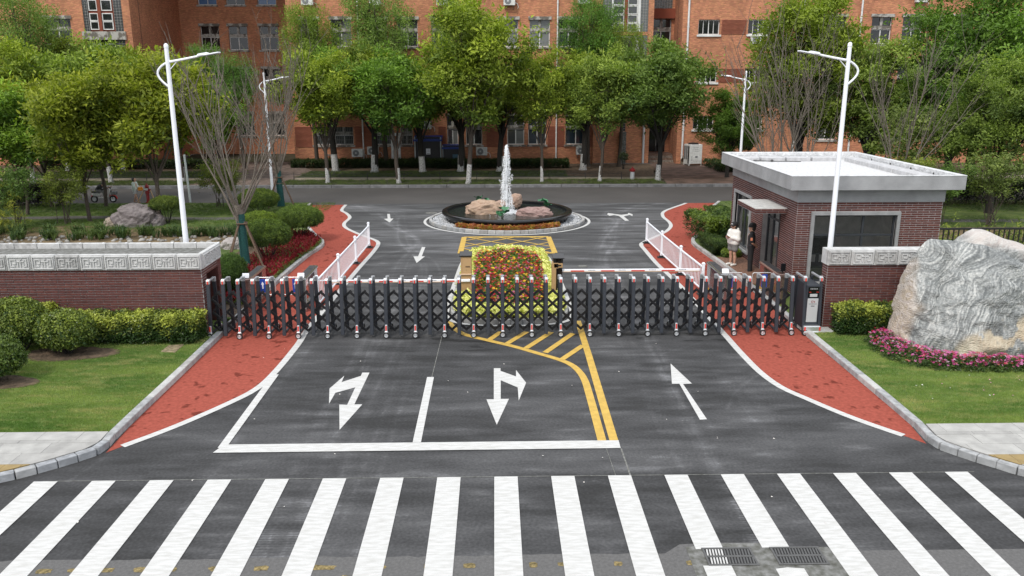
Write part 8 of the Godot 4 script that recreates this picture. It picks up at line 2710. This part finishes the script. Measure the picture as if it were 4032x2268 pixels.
	body.append_array([[V.call(0, 1.32, 0), V.call(0, 1.44, 0.02), 0.05, 0.05], [V.call(0, 0.9, 0), V.call(0, 1.2, 0), 0.12, 0.13]])
	body.append_array([[V.call(-0.09, 0.84, 0), V.call(-0.1, 0.46, 0.1), 0.09, 0.058], [V.call(-0.1, 0.46, 0.1), V.call(-0.1, 0.08, 0.22), 0.055, 0.036], [V.call(-0.1, 0.045, 0.22), V.call(-0.11, 0.04, 0.36), 0.036, 0.03], [V.call(0.09, 0.84, 0), V.call(0.1, 0.46, -0.06), 0.09, 0.058], [V.call(0.1, 0.46, -0.06), V.call(0.1, 0.08, -0.2), 0.055, 0.036], [V.call(0.1, 0.045, -0.2), V.call(0.11, 0.04, -0.06), 0.036, 0.03]])
	body.append_array([[V.call(-0.22, 1.1, 0.12), V.call(-0.1, 1.42, 0.12), 0.036, 0.03]]); body.append_array(hand_bones(V.call(-0.1, 1.42, 0.12), V.call(0.2, 1, -0.1), V.call(1, 0, 0), 0.9, 0.6))
	body.append_array([[V.call(0.22, 1.02, 0.1), V.call(0.12, 1.0, 0.3), 0.038, 0.03]]); body.append_array(hand_bones(V.call(0.12, 1.0, 0.3), V.call(-0.2, -0.3, 0.9), V.call(0, -1, 0), 0.9, 0.7))
	obj("body", skin_mesh(body, 0.016, 0.02), M.skin, w)
	obj("jacket", skin_mesh([[V.call(-0.08, 0.88, 0), V.call(0.08, 0.88, 0), 0.14, 0.14], [V.call(-0.08, 0.95, 0), V.call(-0.1, 1.24, 0), 0.13, 0.12], [V.call(0.08, 0.95, 0), V.call(0.1, 1.24, 0), 0.13, 0.12], [V.call(-0.15, 1.3, 0), V.call(0.15, 1.3, 0), 0.075, 0.075], [V.call(-0.2, 1.28, 0), V.call(-0.24, 1.06, 0.1), 0.075, 0.065], [V.call(-0.24, 1.06, 0.1), V.call(-0.12, 1.34, 0.12), 0.06, 0.045], [V.call(0.2, 1.28, 0), V.call(0.25, 1.05, 0.05), 0.075, 0.065], [V.call(0.25, 1.05, 0.05), V.call(0.14, 1.0, 0.25), 0.06, 0.045]], 0.022, 0.04), M.cloth_mint, w)
	obj("shorts", skin_mesh([[V.call(-0.08, 0.82, 0), V.call(0.08, 0.82, 0), 0.13, 0.13], [V.call(-0.09, 0.8, 0), V.call(-0.1, 0.66, 0.04), 0.11, 0.1], [V.call(0.09, 0.8, 0), V.call(0.1, 0.66, -0.02), 0.11, 0.1]], 0.022, 0.03), M.cloth_pale, w)
	obj("hair", skin_mesh([[V.call(0, 1.55, 0.0), V.call(0, 1.5, -0.04), 0.1, 0.1], [V.call(0, 1.58, -0.1), V.call(0, 1.55, -0.12), 0.05, 0.05]], 0.016, 0.03), M.hair, w)
	add_face(w, hc, look, 1.0)
	mb = MB.new(); mb.box(Vector3(0, 0, 0), Vector3(0.26, 0.2, 0.14), 0.04)
	for s in [-1.0, 1.0]: mb.tube([Vector3(s * 0.08, 0.09, 0), Vector3(s * 0.05, 0.18, 0), Vector3(0, 0.2, 0)], [0.01, 0.01, 0.01], 5)
	tag(obj("handbag", mb, M.bag_orange, self, Vector3(-19.33, 0.82, -45.25), Basis(Vector3.UP, 0.2)), "orange bag held by the pedestrian near the red hydrant", "bag")
	# leaning timber by the hydrant
	for a in [[Vector3(-19.5, 0.06, -45.1), Vector3(-19.1, 0.8, -45.2), "pale timber pole leaning against the red hydrant from the left"], [Vector3(-18.55, 0.06, -45.2), Vector3(-18.8, 0.8, -45.2), "pale timber pole leaning against the red hydrant from the right"]]:
		mb = MB.new(); mb.tube([a[0], a[1]], [0.03, 0.03], 7)
		tag(obj("timber_pole", mb, M.timber, self), a[2], "pole")
	scooter()


func scooter() -> void:
	var w := thing("scooter", "white electric scooter with red front mudguard parked behind the leaning dark tree", "scooter", Vector3(-21.45, 0.06, -45.4), 0.0)
	w.scale = Vector3.ONE * 0.86
	var mb := MB.new()
	var tyre := MB.new(); tyre.lathe(Vector3.ZERO, [[0.14, -0.03], [0.2, -0.045], [0.225, -0.02], [0.225, 0.02], [0.2, 0.045], [0.14, 0.03], [0.14, -0.03]], 18)
	var hub := MB.new(); hub.lathe(Vector3.ZERO, [[0.0, -0.02], [0.14, -0.025], [0.14, 0.025], [0.0, 0.02]], 14)
	for x in [-0.58, 0.6]:
		var wh := sub("wheel", w, Vector3(x, 0.225, 0), Basis(Vector3.RIGHT, PI * 0.5))
		obj("tyre", tyre.mesh(), M.rubber, wh); obj("rim", hub.mesh(), M.plate_silver, wh)
	mb.box(Vector3(0.02, 0.32, 0), Vector3(0.6, 0.1, 0.26), 0.03); mb.box(Vector3(-0.42, 0.52, 0), Vector3(0.5, 0.24, 0.24), 0.07); mb.beam(Vector3(0.34, 0.34, 0), Vector3(0.5, 0.86, 0), 0.3, 0.06, Vector3.RIGHT, 0.02)
	obj("body", mb, M.ac_white, w)
	mb = MB.new(); mb.box(Vector3(-0.4, 0.68, 0), Vector3(0.58, 0.09, 0.26), 0.03); obj("saddle", mb, M.black, w)
	mb = MB.new(); mb.tube([Vector3(0.6, 0.24, 0), Vector3(0.5, 0.95, 0)], [0.035, 0.03], 8); mb.tube([Vector3(0.46, 1.0, -0.28), Vector3(0.5, 0.97, 0), Vector3(0.46, 1.0, 0.28)], [0.018, 0.02, 0.018], 7); obj("handlebar", mb, M.iron, w)
	mb = MB.new()
	for k in 7:
		var a := 0.25 + k * 0.33
		mb.box(Vector3(0.6 + cos(a) * 0.26, 0.225 + sin(a) * 0.26, 0), Vector3(0.1, 0.02, 0.12), 0.004, Basis(Vector3.BACK, a + PI * 0.5))
	obj("mudguard", mb, M.hydrant_bright, w)
	mb = MB.new(); mb.box(Vector3(0.72, 0.62, 0), Vector3(0.3, 0.2, 0.3), 0.03); obj("basket", mb, M.grille_grey, w)
	mb = MB.new(); mb.box(Vector3(-0.72, 0.42, 0), Vector3(0.04, 0.08, 0.14), 0.01); obj("tail_light", mb, M.reflector, w)
	# the rider
	var p := thing("person", "person in dark jacket hunched over on the white scooter", "person", Vector3(-21.45, 0.06, -45.4), PI * 0.5)
	p.scale = Vector3.ONE * 0.86
	var hc := Vector3(0, 1.22, 0.12)
	var look := Vector3(0, -0.5, 0.85).normalized()
	var b := head_bones(hc, look)
	b.append_array([[Vector3(0, 1.05, -0.04), Vector3(0, 1.15, 0.06), 0.055, 0.05], [Vector3(0, 0.78, -0.3), Vector3(0, 1.0, -0.15), 0.12, 0.12]])
	for s in [-1.0, 1.0]:
		b.append_array([[Vector3(s * 0.1, 0.76, -0.3), Vector3(s * 0.14, 0.72, 0.1), 0.08, 0.06], [Vector3(s * 0.14, 0.72, 0.1), Vector3(s * 0.12, 0.4, 0.12), 0.055, 0.04], [Vector3(s * 0.12, 0.39, 0.1), Vector3(s * 0.12, 0.38, 0.24), 0.036, 0.03], [Vector3(s * 0.25, 0.86, 0.1), Vector3(s * 0.25, 0.98, 0.38), 0.04, 0.03]])
		b.append_array(hand_bones(Vector3(s * 0.25, 0.98, 0.38), Vector3(0, 0.1, 1), Vector3(0, -1, 0), 0.95, 1.2))
	obj("body", skin_mesh(b, 0.016, 0.02), M.skin, p)
	obj("jacket", skin_mesh([[Vector3(0, 0.8, -0.3), Vector3(0, 1.02, -0.14), 0.16, 0.15], [Vector3(-0.15, 1.04, -0.12), Vector3(0.15, 1.04, -0.12), 0.08, 0.08], [Vector3(-0.2, 1.02, -0.1), Vector3(-0.27, 0.86, 0.1), 0.07, 0.06], [Vector3(0.2, 1.02, -0.1), Vector3(0.27, 0.86, 0.1), 0.07, 0.06], [Vector3(-0.27, 0.86, 0.1), Vector3(-0.25, 0.96, 0.33), 0.058, 0.045], [Vector3(0.27, 0.86, 0.1), Vector3(0.25, 0.96, 0.33), 0.058, 0.045]], 0.022, 0.04), M.cloth_black, p)
	obj("trousers", skin_mesh([[Vector3(-0.1, 0.76, -0.3), Vector3(-0.14, 0.72, 0.1), 0.1, 0.075], [Vector3(0.1, 0.76, -0.3), Vector3(0.14, 0.72, 0.1), 0.1, 0.075], [Vector3(-0.14, 0.72, 0.1), Vector3(-0.12, 0.45, 0.12), 0.075, 0.06], [Vector3(0.14, 0.72, 0.1), Vector3(0.12, 0.45, 0.12), 0.075, 0.06]], 0.022, 0.03), M.cloth_grey, p)
	obj("hair", skin_mesh([[hc + Vector3(0, 0.05, -0.03), hc + Vector3(0, 0.0, -0.05), 0.1, 0.09]], 0.016, 0.03), M.hair, p)
	add_face(p, hc, look)


func _ready() -> void:
	R.seed = 20240
	# camera, sky, light, exposure
	var cam := Camera3D.new()
	cam.name = "camera"
	cam.transform = Transform3D(Basis(Vector3(0.99978, -0.00076, 0.02097), Vector3(0.00601, 0.96794, -0.25111), Vector3(-0.02011, 0.25118, 0.96773)).orthonormalized(), Vector3(0, 6.856, 0))
	cam.fov = 38.55
	cam.near = 0.1
	cam.far = 500.0
	add_child(cam)
	cam.current = true
	var e := Environment.new()
	e.background_mode = Environment.BG_SKY
	var sky := ProceduralSkyMaterial.new()
	sky.sky_top_color = Color(0.92, 0.94, 0.97)
	sky.sky_horizon_color = Color(0.97, 0.98, 1.0)
	sky.sky_curve = 0.2
	sky.ground_horizon_color = Color(0.6, 0.6, 0.6)
	sky.ground_bottom_color = Color(0.3, 0.3, 0.3)
	sky.sun_angle_max = 1.0
	e.sky = Sky.new()
	e.sky.sky_material = sky
	e.background_energy_multiplier = 1.0
	e.tonemap_mode = Environment.TONE_MAPPER_LINEAR
	e.tonemap_exposure = 1.62
	e.sdfgi_enabled = true
	e.ssao_enabled = true
	e.ssil_enabled = true
	var we := WorldEnvironment.new()
	we.name = "world_environment"
	we.environment = e
	add_child(we)
	var sun := DirectionalLight3D.new()
	sun.name = "sun"
	sun.light_energy = 0.5
	sun.light_color = Color(1.0, 0.975, 0.94)
	sun.light_angular_distance = 11.0
	sun.shadow_enabled = true
	sun.sky_mode = DirectionalLight3D.SKY_MODE_LIGHT_ONLY
	add_child(sun)
	sun.look_at_from_position(Vector3(-9, 21, 15), Vector3.ZERO)

	materials()
	setting()
	building()
	gate_walls()
	guardhouse()
	island()
	fountain()
	folding_gate()
	barriers()
	turnstiles()
	railings()
	lamps()
	rocks()
	trees()
	bare_tree("bare_tree", Vector3(-8.9, 0.1, -28.8), 2.35, 7.6, 0.55, 13, 0.14, "bare pruned tree with teal wrapped trunk nearest the left gate wall", 1.75)
	stakes(Vector3(-8.9, 0.1, -28.8), 1.75, 0.95, "timber stakes propping the near bare tree with the teal trunk")
	bare_tree("bare_tree", Vector3(-11.3, 0.1, -43.5), 2.3, 8.8, 0.5, 12, 0.15, "bare pruned tree with teal binding farther back, beside the distant left lamp", 1.2)
	stakes(Vector3(-11.3, 0.1, -43.5), 1.6, 0.95, "timber stakes propping the farther bare tree on the left")
	bare_tree("bare_tree", Vector3(13.6, 0.1, -39.6), 1.5, 8.4, 0.42, 13, 0.15, "bare pruned tree with pale fanned limbs behind the left part of the guardhouse roof")
	bare_tree("bare_tree", Vector3(15.4, 0.1, -40.6), 1.6, 7.6, 0.32, 8, 0.12, "bare pruned tree close right of the fanned one behind the guardhouse roof")
	bare_tree("bare_tree", Vector3(19.5, 0.1, -39.4), 1.5, 8.8, 0.42, 10, 0.14, "bare pruned tree with dark upright limbs behind the guardhouse's right end")
	shrubs()
	people()
